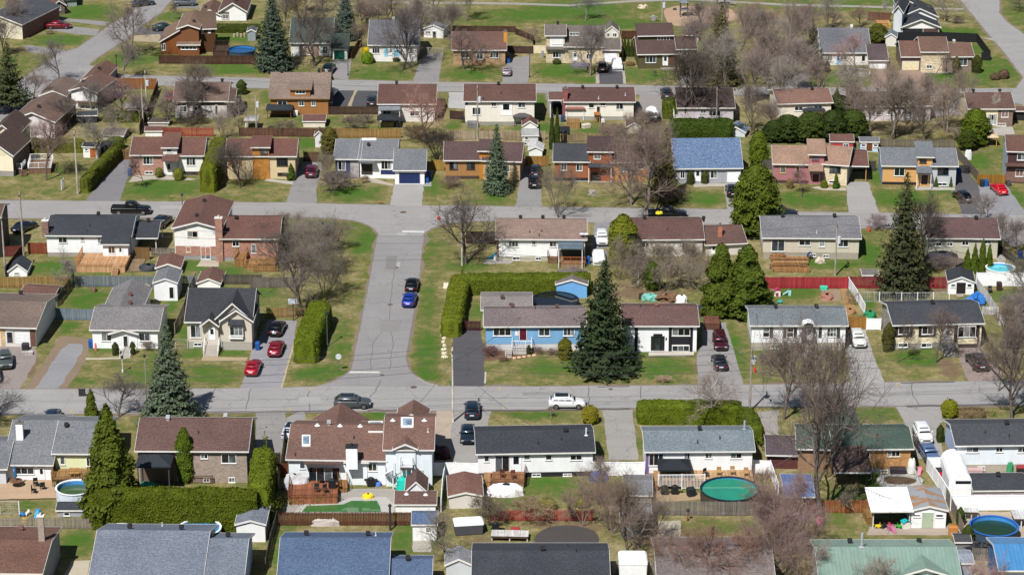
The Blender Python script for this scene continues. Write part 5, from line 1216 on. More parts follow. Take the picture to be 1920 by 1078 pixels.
bare('bare tree before the playground right side',1370,210,-40,'tall1',220,big);bare('bare reddish tree right of the playground',1750,260,-30,'round3',330,'#7a5c50','#86604f')
h=House('bungalow','long brown roofed white bungalow with hexagonal gazebo behind')
h.block(385,868,876,868,742,634,'#77524a','#e8e2d4',t=.26,fz=842,fc='#b4b0a8').vent((510,640),(758,640)).pipe((625,715),(818,690),c='#c8c8c8').wins((553,745,593,781,1),(635,742,675,767),(750,746,803,791)).door(612,770,634,820,'#4a3a30').panel(376,660,400,740,'#8a2f2a','brick')
h.block(275,852,368,852,728,668,'#7d5a50','#8a8c8e',t=.25,open_=True,D=6)
h.chim(383,640,735,.9,'#7a2c28',wall=True)
covered('black covered car under the brown carport',320,800,90,'#1e2024')
t=gazebo('brown hexagonal gazebo with timber rails',390,870,520,870,785,715,3.4,'#80564a','#e2ddd0');deck('timber gazebo stairs going down to the lawn',395,930,492,930,2.6,1.0,'#b08a58');deck('small orange timber landing at the back door',592,890,636,890,2.2,1.4,'#c88a4a',skirt=False)
chair('white garden chair below the landing',655,900,'#dcdcda');box_thing('tipped grey table by the gazebo stairs','garden_table','table',535,925,1.4,.9,.7,'#c4bca8',rz=30);bin_('dark blue bin beside the hexagonal gazebo',366,880,'#22405e')
shed('white shed with brown roof before the metal shed',78,950,180,950,915,872,'#84584c','#ecebe8',D=3);shed('pale metal shed with flat roof',75,1052,188,1052,985,955,'#c8cac8','#cfcfcb',kind='s',t=.06,D=3).win(92,985,118,1012,1)
ever('left of two tall dark cedar columns by the gazebo',288,1075,785,'cedar2',46,'#3c4a20',name='cedar_tree');ever('right of two tall dark cedar columns by the gazebo',325,1070,782,'cedar1',46,'#445020',name='cedar_tree')
b=G(1012,862);t=thing('covered_boat','boat under white cover with blue base beside the cedar hedge','boat',b,None,rad(95));mb=MB();mb.lathe([(1.0,.25),(1.15,.6),(1.2,1.0)],16,sx=2.2);mb.build('hull_cover',M('paint','#2a4fa0'),t);mb=MB();mb.lathe([(1.2,1.0),(1.05,1.5),(.6,1.9),(.1,2.0)],16,sx=2.2);mb.build('top_cover',M('paint','#eceef0'),t)
mb=MB();mb.box(-1.6,1.6,-.5,.5,.0,.3);mb.build('trailer',M('paint','#3a3a3c'),t)
hedge('bright cedar hedge beside the covered boat',[(1085,848),(1190,848)],2.2,3.2,'#5a6a1e');car('dark suv parked behind the bright cedar hedge',1112,700,90,'#2c3440','suv')
h=House('bungalow','dark roofed bungalow shaded by two tall bare trees')
h.block(1198,890,1595,890,785,634,'#5c4a46','#c4bac0',t=.28).vent((1490,640)).wins((1360,795,1400,820),(1340,840,1390,885,2),(1420,800,1505,840,3));deck('white back stairs of the shaded bungalow',1168,890,1240,890,2,.9,'#dcdad6','#e6e6e4','lr')
pole('bare brown utility pole behind the shaded bungalow',1474,905,632)
hedge('broad dark evergreen hedge above the blue metal roof',[(1140,985),(1590,985)],3.0,2.7,'#3f5218',leaf=.18)
shed('brown roofed shed hidden in bare shrubs',828,965,930,965,925,885,'#84624f','#d2c8b8',D=3)
for i,(x,y,w,hm,c) in enumerate(((740,1010,240,3.0,'#7a5a50'),(1040,1010,220,3.4,'#6e5c48'),(1000,900,200,2.8,'#5c5040'),(990,1060,200,3,'#7a6450'))): shrub(('reddish bare thicket below the hexagonal gazebo','bare thicket left of the broad evergreen hedge','dark bare thicket below the covered boat','bare brown thicket above the blue metal roof')[i],x,y,w,hm,c,'multi1' if i % 2 else 'shrub1')
fence('grey brown fence left of the metal shed',[(-60,1015),(75,1018)],1.5,'#a89678',gap=.04);fence('tan picket fence behind the bare thicket',[(360,1030),(640,1030)],1.5,'#9a8668',gap=.05);gazebo('dark tarpaulin canopy behind the cedar columns',340,1030,410,1030,985,945,3,'#24262a')

Z('a',3)
h=House('white_house','white house with grey roof and blue door behind reddish trees')
h.block(425,472,768,472,388,202,'#7c7e86','#e0ddd6',t=.5).vent((640,200),c='#d0d4d8').wins((450,396,502,442,3),(560,400,606,436),(714,400,740,446,1)).door(534,402,556,470,'#7fb2d8')
h.block(768,500,893,500,443,318,'#6c5c5e','#dcd8d2',t=.45).garage(776,447,880,498,'#ececec')
bush('narrow cedar before the white grey roofed house',466,520,34,'#4e5a24',1.9,'cyl1');deck('pale timber ramp before the blue door',570,540,770,560,1.4,.4,'#c8c0bc','#d8d4d0','f')
h=House('brick_house','brown brick house with double brown roof and cream garage door')
h.block(1003,510,1130,510,417,295,'#865f52','#7d665a',t=.42,wk='brick',left='b#6a5448').garage(1012,450,1120,508,'#dccfa8')
h.block(1140,522,1322,522,382,265,'#8a6656','#cdbb9c',t=.42,wk='stone').win(1160,372,1300,384,4).win(1182,470,1222,496,2).panel(1300,420,1322,520,'#7d665a','brick')
h.block(1322,518,1508,516,416,308,'#8a6656','#7d665a',t=.38,wk='brick').win(1418,424,1476,476,2).vent((1370,295),c='#b8b8b8')
ever('left of two clipped cedars by the brown brick house',1394,526,412,'cyl1',54,'#55562c',name='cedar_tree');ever('right of two clipped cedars at the brick house corner',1542,526,402,'cyl2',66,'#4c5224',name='cedar_tree')
bush('lower of two round brown bushes on the corner lawn',1674,575,68,'#6e5e4c',1.1);bush('larger of two round brown bushes on the corner lawn',1740,566,74,'#745c4e',1.5)
fence('tall black fence behind the brown brick house',[(965,300),(1300,300),(1545,310),(1640,438)],1.7,'#1d1e22','vinyl');fence('black fence return to the brick house',[(1640,440),(1578,438)],1.5,'#1d1e22','vinyl')
shed('small white shed beside the black fence',885,335,962,338,275,242,'#8a98a0','#d8d4cc',D=3)
h=House('white_house','white stepped two storey house with three dark gables')
h.block(1003,240,1272,240,204,142,'#454a52',WH,kind='f',D=4).panel(1010,208,1155,242,'#20262c','paint').panel(1160,208,1268,242,'#54403c','siding')  # near-black panel paints the shade inside the carport bay
h.block(1000,197,1252,197,128,62,'#454a52',WH,kind='f',D=7).vent((1100,55))
h.block(968,150,1105,150,48,2,'#454a52',WH,kind='f',D=6)
h.block(940,236,1000,240,100,40,'#454a52','#c8ccd2',kind='f',D=8)
deck('yellow timber deck behind the stepped white house',830,205,930,205,4,.5,'#c8a860');box_thing('round timber hot tub on the yellow deck','hot_tub','hot tub',858,190,2,1.8,.9,'#a87a50');fence('brown fence behind the yellow deck',[(760,150),(920,158)],1.7,'#7a5444')
ever('wide yellow green cedar left of the stepped house',830,310,175,'egg2',130,'#5c6226',name='cedar_tree')
bare('bare tree on the lawn right of the stepped house',1312,155,-60,'round1',260,'#8a7a68');bare('bare tree at the top right corner',1860,80,-60,'round2',200,'#5c5048');shrub('bare bush beneath the corner tree by the stepped house',1410,172,90,1.2,'#6a5450')
for i,(x,y,t,w,k,c) in enumerate(((60,330,10,330,'tall1','#7a6054'),(210,380,20,260,'tall2','#9a8c80'),(330,260,0,280,'vase2','#7a5c50'),(480,240,30,240,'round3','#7c6458'),(700,210,30,220,'round1','#7a5a4c'),(850,130,-40,160,'young1','#9c9484'),(60,620,250,330,'vase1','#84645c'),(230,560,200,300,'tall1','#8a7c74'),(-60,560,250,260,'tall2','#8c6c64'),(350,520,130,230,'fir','#5c5c4c'))):
    lab=('bare russet tree left of the grey roofed white house','pale birch behind the grey roofed white house','bare tree right of the pale birch at the park edge','bare brown tree behind the grey roof ridge','bare russet tree near the brown deck fence','slim pale tree at the top edge near the stepped house','reddish bare tree rising above the pinkish bungalow','grey bare tree left of the narrow cedar','mauve bare tree at the left of the tree belt','dark sparse conifer beside the grey roofed white house')[i]
    if k == 'fir': ever(lab,x,y,t,'pine1',170,c)
    else: bare(lab,x,y,t,k,w,'#b0a698' if 'birch' in lab else '#6a5a50',c)
bare('reddish budding tree before the grey roofed white house',655,560,220,'round2',330,'#7a6058','#9c6e68');bare('small bare tree before the brown brick house',1243,560,300,'young1',250,'#6e5c50','#84705c')
h=House('bungalow','pinkish brown roofed bungalow half hidden by bare trees')
h.block(110,862,490,852,752,642,'#9a7060','#e0d8c8',t=.28).vent((355,650)).wins((370,765,430,800),(230,770,290,800))
gazebo('dark gazebo behind the pinkish roofed bungalow',298,870,442,866,835,800,3,'#33363c','#33363c')
ever('left dark cedar by the pinkish bungalow',530,820,635,'cone1',90,'#4a4e24',name='cedar_tree');ever('bushy dark cedar behind the big bare tree',560,830,690,'egg1',120,'#3c4a22',name='cedar_tree')
h=House('bungalow','long brown roofed bungalow behind tall forked bare trees')
h.block(705,875,1208,872,772,662,'#80604f','#dcd0d0',t=.28).vent((830,662)).wins((820,785,860,830,1),(1020,790,1070,830,2),(900,790,940,830,2))
h=House('brick_house','cream and brown bungalow with tall patio doors at the right edge')
h.block(1482,915,1800,915,792,667,'#7c5c50','#e6d8b4',t=.3,left='#d8ccb0').panel(1700,795,1800,915,'#74584e','brick').vent((1516,660),(1707,662)).wins((1534,799,1588,838),(1724,802,1772,848),(1690,890,1755,912,3)).door(1632,828,1680,900,'#9aa0a0').win(1630,826,1684,902,3)
h=House('carport','low brown roofed sunroom beside the cream and brown bungalow','carport');h.block(1808,870,1960,872,808,775,'#84604f','#2a2a2c',t=.2)
lamp_post('pale grey post beside the cream and brown bungalow',1428,782,625,'#c8ccd0')
for i,(x,y,t,w,k,c) in enumerate(((620,825,395,380,'vase1','#8c7f72'),(930,1010,470,480,'vase2','#7a6a5c'),(1000,870,520,300,'tall1','#7a6658'),(1165,1030,690,330,'round1','#6a5a50'),(1330,960,520,330,'round3','#8a7460'),(1640,900,620,160,'young1','#c0b4a4'),(100,980,620,300,'tall2','#7c6660'),(-90,980,560,260,'vase1','#6c5a54'),(1250,800,560,260,'multi1','#90765e'),(760,960,640,220,'multi1','#7a6660'))):
    bare(('forked bare tree between two brown roofs','tallest many stemmed bare tree before the long brown roof','slim bare tree rising through the long brown roof','dark twisted bare tree above the pale blue shed','yellowish bare tree left of the cream and brown bungalow','white birch before the cream and brown bungalow','bare tree left of the evergreen thicket','bare tree leftmost beside the evergreen thicket','hazy bare shrub tree by the gravel drive','thin bare trees beside the long brown bungalow')[i],x,y,t,k,w,c)
for i,(x,w,hm,y) in enumerate(((180,200,4.2,1015),(340,210,4.8,1020),(500,200,5.0,1015),(650,190,4.8,1000),(80,150,3.4,1020))):
    ever(('first dark yew from the left but one in the evergreen thicket','second dark yew in the evergreen thicket','broad middle yew in the evergreen thicket','rightmost yew of the evergreen thicket','smallest leftmost yew of the evergreen thicket')[i],x,y,y-100,'egg%d' % (1+i % 2),w,'#43521f' if i % 2 else '#3a4a1e',hm=hm,name='yew_tree')
ever('bright green cedar at the corner of the cream and brown bungalow',1530,1050,790,'egg1',190,'#5e701e',name='cedar_tree');shrub('pale bare bush left of the bright cedar',1400,1010,160,2.6,'#8a7a60');ever('dark green cedar below the bright cedar',1475,1085,930,'egg2',120,'#445218',name='cedar_tree')
# ================================================================ SECOND ROW (sheets b0-b3)
Z('b',0)
h=House('cream_house','cream gabled house with dark brown roof at the left edge')
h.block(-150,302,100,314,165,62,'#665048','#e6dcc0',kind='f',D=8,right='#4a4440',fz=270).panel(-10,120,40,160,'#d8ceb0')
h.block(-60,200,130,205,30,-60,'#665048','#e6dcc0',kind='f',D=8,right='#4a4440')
deck('raised deck with white railings beside the cream house',205,296,370,292,4.5,.9,'#8a6a54','#eeeeee','fblr',stair=(-.3,-.05,0));deck('white railed landing below the raised deck',105,296,160,298,2.2,.8,'#6a5a50','#eeeeee','flr')
pole('utility pole at the foot of the long sloping hedge',562,438,-15,col='#9a9086');fence('leaning white marker stake on the lawn',[(445,412),(462,400)],1.6,'#d8d8d4','rail',cat='stake',name='lawn_stake',group=None)
hedge('olive hedge behind the small white shed',[(190,134),(400,134),(610,134)],1.4,2.0,'#6a7028');hedge('long hedge sloping down beside the driveway',[(610,432),(690,345),(790,240),(872,160)],1.5,2.3,'#667026');hedge('short hedge behind the sloping hedge',[(780,110),(895,112)],1.5,1.8,'#5e6826')
shed('small white shed with dark roof and brown door',603,176,712,180,104,66,'#3c4048','#ecebe4',kind='g',t=.3).door(648,108,694,176,'#a05a28',glass=False).win(612,108,634,128,1)
box_thing('dark garden box beside the small white shed','storage_box','box',770,150,1.5,1.2,2.0,'#2c3238')
fence('wooden gate at the top of the driveway',[(868,190),(945,192)],1.7,'#8a6a4a',gap=.06)
h=House('split_house','brick and white split level house with brown roofs')
h.block(958,303,1185,303,164,27,'#865b4d','#a67461',t=.36,wk='brick').win(1030,168,1106,226,3).win(1045,274,1106,296,2)
h.block(1285,302,1468,302,168,27,'#865b4d','#eceae2',t=.38,fz=276,fc='#8a5a48').win(1343,175,1412,233,3).win(1325,276,1425,300,2,'#5a4a44')
h.block(1185,305,1285,305,110,60,'#865b4d','#e4e0d8',kind='s',D=5,t=.15).win(1200,114,1242,138,1).door(1198,216,1240,300,'#eceae6').awn(1172,152,1288,206,1.6,'#865b4d')
bin_('blue bin at the corner of the split level house',938,306);bush('left of two leafy bushes at the split level house',1150,318,56,'#76783a',1.5);bush('right of two leafy bushes at the split level house',1290,336,72,'#7c8432',1.8)
bare('young bare tree on the split level lawn',1047,395,40,'young1',230,'#6e5850');hedge('towering clipped hedge beside the split level house',[(1502,430),(1545,320),(1590,200)],2.5,3.9,'#68721e')
bare('dark conical bare larch on the brown lawn',1735,395,-70,'tall2',380,'#5a4e48');lamp_post('black lamp post beside the middle street',1317,542,432)
car('black pickup truck parked on the middle street',948,580,0,'#0e1012','pickup')
h=House('dark_house','dark walled house with brown roof cut by the left edge');h.block(-360,892,15,896,610,512,'#7a5c4c','#2a2728',t=.28,right='#26242a')
car('dark blue car beyond the dark walled house',178,700,62,'#1e2a38')
pole('leftmost utility pole standing by the dark walled house',40,1035,592);pole('second utility pole from the left behind the white dark roofed house',172,893,422)
h=House('white_bungalow','white bungalow with charcoal roof and new timber deck')
h.block(345,890,955,893,745,593,'#474b55','#f0f2f4',t=.3,fz=862,fc='#b4ab9c',og=.15).vent((711,592)).pipe((647,672),(630,715)).chim(330,632,715,.9,'#7a5648',wall=False,cap='#d8d8d4').wins((420,750,486,791,2),(580,752,608,779,2),(702,755,731,796,1))
h.block(748,930,928,930,808,745,'#474b55','#f0f2f4',kind='s',D=3.4,t=.3,fz=905).win(779,818,833,867,2,gl='#5a4630').door(855,822,884,885,'#e8e8e6')
h.block(985,872,1132,872,762,636,'#474b55','#3a3c40',t=.28,open_=True).vent((1070,640))
car('dark blue estate car in the charcoal carport',1172,665,75,'#1c2836','suv')
deck('bright new timber deck of the charcoal roofed bungalow',550,1003,905,1006,5.5,.95,'#dcae82','#b87c46','fl',stair=(.74,.87,0),gap=(.72,.88));deck('weathered plank walkway right of the new deck',915,1000,1020,1000,5,.15,'#a08a6c')
fence('left short red brown fence by the utility poles',[(35,892),(155,888)],1.6,'#7a3c34');fence('right short red brown fence beside the white bungalow',[(205,870),(338,872)],1.7,'#8e4830');fence('dark side fence of the small white gambrel shed',[(170,870),(100,960),(40,1040)],1.5,'#4a3632')
shed('white gambrel shed with dark roof by the long tan fence',65,1034,196,1034,1002,942,'#4a505a','#f0f0ee',D=3.6,right='#c8ccd0').win(100,1003,140,1020,1)
h=House('white_house','white and brick two storey house with brown gable and chimney')
h.block(1266,910,1600,915,694,640,'#84594d','#eceae4',kind='f',D=11.5,fz=884,fc='#a8a8a4').panel(1266,812,1600,884,'#a56f5c','brick').wins((1350,704,1428,752,2),(1342,818,1378,859,1),fr='#d8ccb0').win(1448,818,1522,910,2).vent((1420,605),(1475,498)).panel(1535,705,1562,730,'#b4c0cc','paint').chim(1588,612,900,1.0,'#a06e58',wall=True,cap='#cfc8bc')
h.block(1606,922,2010,922,768,600,'#84594d','#a56f5c',t=.3,wk='brick',fz=895,fc='#a8a8a4').wins((1675,776,1728,816,2),(1812,800,1850,865,1)).vent((1705,620))
shed('grey walled shed with brown roof beside the brick house lawn',1128,1015,1302,1015,978,940,'#8a5f52','#b9bcbc',D=4.4)
fence('tan timber gate left of the carport',[(975,912),(1080,914)],1.9,'#8a6a44');fence('grey and tan fence below the carport',[(1095,884),(1268,884)],1.2,'#8a8078',gap=.05)
drive([(1418,962),(1450,918),(1580,918),(1578,962)],'#c4baa6','concrete','patio')
heap('black covered boat beside the plank walkway','covered_boat','boat',1070,985,2.8,1.8,.8,'#34373d',rough=.3)
deck('timber terrace with railings behind the brick house',1765,988,1985,990,5.2,.55,'#b48c5c','#a87c4c','flr');deck('timber stair tower beside the terrace',1690,965,1760,968,3,1.2,'#a87c50','#a8804c','lr')
Z('a',0)
Z('c',0)
bare('left white birch pair by the tan fence corner',488,135,-215,'young1',330,'#b8b0a4','#8a7c72');bare('thin birch stem by the grey blue fence',500,115,-110,'young1',140,'#b8b0a4','#8a7c72',rz=2)

Z('b',1)
h=House('bungalow','cream and ochre bungalow with brown roof beside the maroon suv')
h.block(-203,330,286,330,173,37,'#865649','#d0bc96',t=.36).win(148,178,230,236,3,'#3a3430').win(155,285,228,305,2,'#4a3c34').panel(-203,176,-100,240,'#b07a3c').panel(0,195,98,300,'#3a302c','paint').win(-180,190,-120,235,2)  # dark paint panel draws the shade of the porch
h.block(-20,332,100,332,108,60,'#865649','#b07a3c',kind='s',D=4,t=.12).win(30,112,84,150,2,'#4a3a2c')
ever('small cone cedar beside the driveway of the maroon suv',254,338,215,'cone1',62,'#4e6420',name='cedar_tree');car('maroon suv parked nose in on the driveway',402,300,90,'#5c1230','suv');fence('brown timber gate behind the maroon suv',[(345,208),(456,210)],1.7,'#6e5440')
h=House('grey_roof_house','grey roofed split level house with navy garage door')
h.block(575,322,745,324,193,40,'#878b92','#454a66',t=.34).panel(680,197,745,322,'#a49ea0','stone').win(590,198,648,268,2)
h.block(752,324,1002,328,196,40,'#878b92','#ecebea',t=.34).vent((812,92)).win(902,196,976,262,3).panel(900,264,1002,298,'#26305c','paint').panel(760,222,842,300,'#3a3634','paint').skylight((764,42,868,52),gl='#e8ecf0').awn(745,190,858,214,1.4,'#878b92')  # dark paint panel stands for shade in the door recess
h.block(1004,368,1216,368,274,112,'#878b92','#ecebea',t=.36,fz=None).garage(1032,286,1184,362,'#1f2c58')
bin_('left blue bin beside the navy garage',1234,356);bin_('right blue bin beside the navy garage',1248,330)
bare('low spreading bush tree on the grey split level lawn',600,412,255,'shrub1',330,'#6a5c54');shrub('tall bare thicket left of the grey split level',520,320,130,4.2,'#82705c','multi1');shrub('tan dry grass clump on the lawn edge',905,508,60,.5,'#c08a48');shrub('reddish bare shrub at the grey house door',785,358,70,1.4,'#84604e');bare('dark leaning trunk behind the navy garage',1312,195,-80,'multi1',200,'#3c302c')
h=House('split_house','ochre and brown split level behind the blue green spruce')
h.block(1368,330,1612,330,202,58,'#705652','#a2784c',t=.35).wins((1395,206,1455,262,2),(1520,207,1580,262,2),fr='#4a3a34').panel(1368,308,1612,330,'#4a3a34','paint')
h.block(1640,338,1905,345,208,62,'#705652','#b49c78',t=.35).win(1760,230,1830,280)
h.block(1612,330,1690,332,135,90,'#705652','#b47830',kind='s',D=4,t=.12)
fence('tan fence left of the ochre split level',[(1268,265),(1358,268)],1.7,'#b09048');shrub('bare brown hedge before the ochre split level',1400,390,160,2.0,'#7a5e50')
bare('broad bare tree on the street corner',1512,945,375,'round1',560,'#5c504a');pole('slender utility pole beside the broad corner tree',1487,952,725,col='#b0a89c')
def sign(label,x,y,yt,col,back=False):
    b=G(x,y);hh=upto(x,yt,b);t=thing('stop_sign',label,'road sign',b,'stop signs');mb=MB();mb.tube((0,0,0),(0,0,hh),.035,n=6);mb.build('post',M('steel','#8a8e90'),t)
    for r,d,c in ((.38,0,'#e6e6e4'),(.34,-.012,col)):
        mb=MB();mb.slab([(r*math.cos(rad(22.5+45*k)),0,0) for k in range(8)],0) if False else None
        pts=[(r*math.cos(rad(22.5+45*k)),-.05+d,hh-.38+r*math.sin(rad(22.5+45*k))) for k in range(8)];pb=[(p[0],p[1]+.02,p[2]) for p in pts];mb.face(pts);mb.face(pb[::-1])
        for k in range(8): mb.face([pts[k],pb[k],pb[(k+1) % 8],pts[(k+1) % 8]])
        mb.build('sign_plate' if d == 0 else 'sign_face',M('paint',c),t)
sign('red stop sign at the upper street corner',1320,690,595,'#c02028')
for i,(x,y,t,w,k,c) in enumerate(((70,850,560,330,'multi1','#6e6258'),(260,780,540,330,'vase1','#857668'),(190,1000,650,380,'round3','#625850'),(430,930,560,330,'multi1','#7c7062'),(560,1010,600,380,'round2','#6c6256'),(330,1290,760,480,'vase2','#6a5e54'),(500,1180,800,330,'multi1','#5c5842'),(600,850,520,240,'young1','#7a6c60'))):
    bare(('bare tangled tree over the brick house terrace','grey bare tree at the back of the corner thicket','dense bare tree in the middle of the corner thicket','pale bare tree in the corner thicket by the street','bare spreading tree on the thicket edge near the side street','weeping bare tree with thick trunk below the corner thicket','olive budding bush below the corner thicket','thin bare tree at the upper corner of the thicket')[i],x,y,t,k,w,c)
deck('low brown planting frame in the corner thicket',290,790,590,790,4,.4,'#8a6440');heap('tan covered boat under the thicket','covered_boat','boat',292,985,2.6,1.6,1.0,'#b49c80',rough=.2);lamp_post('slim post inside the corner thicket',492,968,640,'#9a948c')
fence('weathered grey fence below the brick house terrace',[(-40,1115),(200,1112),(330,1110)],1.5,'#7e766e');fence('low brown board fence at the terrace',[(-20,1000),(155,1000)],.9,'#a88250',gap=.06)

Z('b',2)
h=House('split_house','rust coloured split level with black roof and white posts')
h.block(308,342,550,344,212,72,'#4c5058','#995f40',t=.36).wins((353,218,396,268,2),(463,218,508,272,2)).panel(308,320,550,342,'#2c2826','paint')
h.block(552,345,720,347,140,72,'#5e4846','#97532f',kind='s',D=5,t=.15).win(590,155,642,188,2).panel(565,285,640,344,'#2a2422','paint').awn(550,215,720,250,1.2,'#4c5058',posts=True)  # darkest panel is the porch shade put in as colour
h.block(722,346,985,342,216,82,'#715a50','#bb8450',t=.36).wins((900,230,950,260,2),(780,230,840,275,2))
heap('grey boulder on the rust house lawn','boulder','rock',580,445,1.3,1.0,.8,'#8f8680',rough=.5,seed=3)
car('dark blue suv at the end of the shared driveway',170,298,90,'#20262e','suv');car('black suv behind the dark blue one on the driveway',160,375,90,'#121418','suv');fence('ochre timber fence above the two dark suvs',[(97,238),(262,240)],1.7,'#a87c3e')
shed('low white shed behind the ochre fence',122,168,218,170,125,95,'#e6e6e4','#e8e8e4',D=3)
bare('slender many stemmed tree at the kerb',335,610,170,'multi1',330,'#6a6054');bare('huge many trunked bare maple by the street',950,605,-110,'vase1',640,'#7a6c60','#786258');bare('second crown of bare branches behind the huge maple',860,520,-60,'vase2',420,'#7a6a60','#84665c');ever('loose yellow green conifer behind the huge maple',1105,480,-40,'fir1',250,'#62602e');shrub('bare dark shrub under the yellow green conifer',1130,500,260,2.8,'#4a4038')
h=House('blue_roof_house','grey house with shiny blue metal shingle roof')
h.block(1180,362,1650,358,260,34,'#667a98','#a2a4ac',t=.5,rk='bluetile').door(1322,266,1358,345,'#eceef0').wins((1214,270,1246,326,2),(1432,266,1481,326,2)).panel(1365,266,1420,358,'#6e7078').panel(1260,266,1315,358,'#6e7078').garage(1557,280,1645,352,'#f0f0f0')
shed('blue roofed shed behind the blue metal roof',1545,20,1680,30,-5,-48,'#7d98c0','#c8ccd0',D=3)
ever('left clipped cedar at the blue roofed house',1287,368,272,'cyl1',46,'#4c5224',name='cedar_tree');ever('right clipped cedar at the blue roofed house',1391,362,268,'cyl2',46,'#54582a',name='cedar_tree')
car('black suv on the blue roofed house driveway',1588,440,90,'#101216','suv');ever('great rounded green cedar by the middle street',1745,738,232,'egg1',310,'#56641c',name='cedar_tree');ever('bright rounded cedar right of the blue roof',1775,245,-10,'egg2',125,'#62741e',name='cedar_tree');fence('short grey picket fence behind the great cedar',[(1790,258),(1850,260)],1.4,'#8a8682',gap=.05)
h=House('white_bungalow','white bungalow with mottled tan roof and glazed back porch')
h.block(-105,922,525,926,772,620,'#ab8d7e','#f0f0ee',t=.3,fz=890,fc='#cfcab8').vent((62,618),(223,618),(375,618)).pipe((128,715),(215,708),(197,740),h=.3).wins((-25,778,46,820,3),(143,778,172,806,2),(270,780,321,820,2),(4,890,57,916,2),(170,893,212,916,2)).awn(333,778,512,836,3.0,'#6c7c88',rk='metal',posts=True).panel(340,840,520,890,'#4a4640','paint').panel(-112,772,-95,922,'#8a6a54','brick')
def dish(x,y):
    q=h.onroof(x,y)-h.org;mb=MB();mb.tube((q.x,q.y,q.z-.05),(q.x,q.y-.1,q.z+.5),.03,n=5);mb.lathe([(.02,0),(.2,.05),(.36,.16),(.34,.18)],12,(q.x,q.y-.2,q.z+.45));mb.build('satellite_dish',M('paint','#d8dadc'),h.o)
dish(503,752);dish(535,752)
deck('back porch platform with orange rail under the glazed cover',338,968,528,970,3,.6,'#a88a6a','#b0622c','f');deck('wooden stair up to the tan roofed bungalow',255,940,330,942,2.4,.8,'#8a6a50','#6e503c','lr')
toy('left blue play toy beside the white bungalow',-150,905,'#2a8ac0',1);toy('right blue play set beside the white bungalow',-110,915,'#38a0c8',2)
fence('dark brown fence left of the white tan roofed bungalow',[(-330,795),(-115,800)],1.9,'#3c2c28')
car('white crossover facing down the driveway',648,785,-90,'#eef0f0','suv');covered('white covered car under a tarpaulin',625,915,90,'#eceeee');bin_('blue bin beside the covered white car',548,940)
ever('left tall yellow green cedar by the street',800,930,590,'cyl3',190,'#727a22',name='cedar_tree')
h=House('bungalow','long brown roofed bungalow behind the bare hedgerow')
h.block(888,890,1372,886,773,614,'#79554e','#ddd8d2',t=.3).vent((956,618),(1383,625)).pipe((1122,702)).wins((935,785,990,825,2),(1225,790,1275,825,2))
h.block(1400,885,1680,872,806,668,'#7d5a50','#cfc8c0',t=.3).chim(1500,665,740,.6,'#b06038').door(1440,810,1470,870,'#eeeeee')
car('black pickup truck behind the long brown roof',1122,615,0,'#0c0e10','pickup');b=G(1062,612);heap('yellow kayak bag on the pickup bed','load_bag','bag',1062,580,1.1,.7,.35,'#d8c828',z=1.2)
for i,(x,y,w,hm,c,k) in enumerate(((780,1060,220,4.2,'#7a6a50','multi1'),(940,1050,240,4.0,'#6c5c50','shrub1'),(1060,1060,240,5.0,'#74644c','multi1'),(1200,1100,330,5.2,'#8a7a60','round3'),(1340,1050,260,4.6,'#7e6c50','multi1'),(1290,960,200,4.0,'#8a7450','shrub1'),(1100,950,200,3.6,'#6a5a4c','shrub1'))):
    shrub(('olive bare shrub below the yellow green cedar','brown bare shrub by the blue bird house','tall bare shrub in the middle of the hedgerow','spreading pale bare tree of the hedgerow','bare shrub left of the twin cedars','yellowish bare shrub under the brown roof','dark bare shrub under the brown roof')[i],x,y,w,hm,c,k)
ever('small green conifer in the bare hedgerow',1010,1130,930,'egg1',110,'#4e6220',name='cedar_tree');lamp_post('pale post in the bare hedgerow',910,1085,965,'#b8c0c8')
Z('b',3)
h=House('pink_house','pink and cream split level with tan roof and carport')
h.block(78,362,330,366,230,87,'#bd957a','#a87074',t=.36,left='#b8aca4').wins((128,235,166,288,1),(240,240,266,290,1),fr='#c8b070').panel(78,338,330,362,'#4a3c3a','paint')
h.block(436,368,604,380,234,90,'#bd957a','#dccca6',t=.36,wk='brick',right='#b8aca4').win(484,236,562,288,3,'#3a3438').win(478,340,515,362,1)
h.block(330,368,436,370,160,110,'#bd957a','#a87074',kind='s',D=5,t=.15).win(357,172,406,199,1,'#7a3c44').door(360,290,405,352,'#6a2c34',glass=False).awn(328,218,438,278,1.6,'#bd957a')
h.block(608,352,745,354,243,128,'#865a4e','#3a3634',t=.25,open_=True,post='#b08a50').panel(610,262,730,345,'#1c1a1a','paint',v=5.5)  # black sheet at the back paints the carport's inner shade
bush('left round shrub before the pink house',195,396,46,'#8a7450',1.5,'cyl1');bush('leafy bush at the pink house steps',443,394,50,'#66761e',1.2);ever('cone cedar before the pink house window',528,398,285,'cone1',50,'#4c6a1e',name='cedar_tree');bare('small purple bare tree on the pink house lawn',280,462,195,'young1',230,'#6a4c4a','#845a5a')
shed('red shed with brown roof behind the pink house',490,120,652,122,66,5,'#855b50','#b24450',kind='g',t=.3,left='#c8c8cc').win(580,75,620,106,2)
shed('pale blue shed with brown door',703,135,832,136,68,26,'#7d8088','#bcd0e0',kind='g',t=.3,left='#8aa4bc').door(750,70,790,128,'#6a3c28',glass=False).win(712,78,742,98,1).win(800,78,828,98,1)
fence('grey fence between the pink and the tan house',[(735,270),(812,272)],1.6,'#4e4a48');fence('grey fence left of the pink house',[(-10,262),(60,262)],1.6,'#6a625c',gap=.04)
h=House('tan_house','tan and grey split level with blue side wall')
h.block(862,374,1110,378,242,102,'#868c94','#d2a066',t=.36,left='#8fa9c8').win(950,248,1024,309,2).panel(862,350,1110,374,'#26282c','paint')
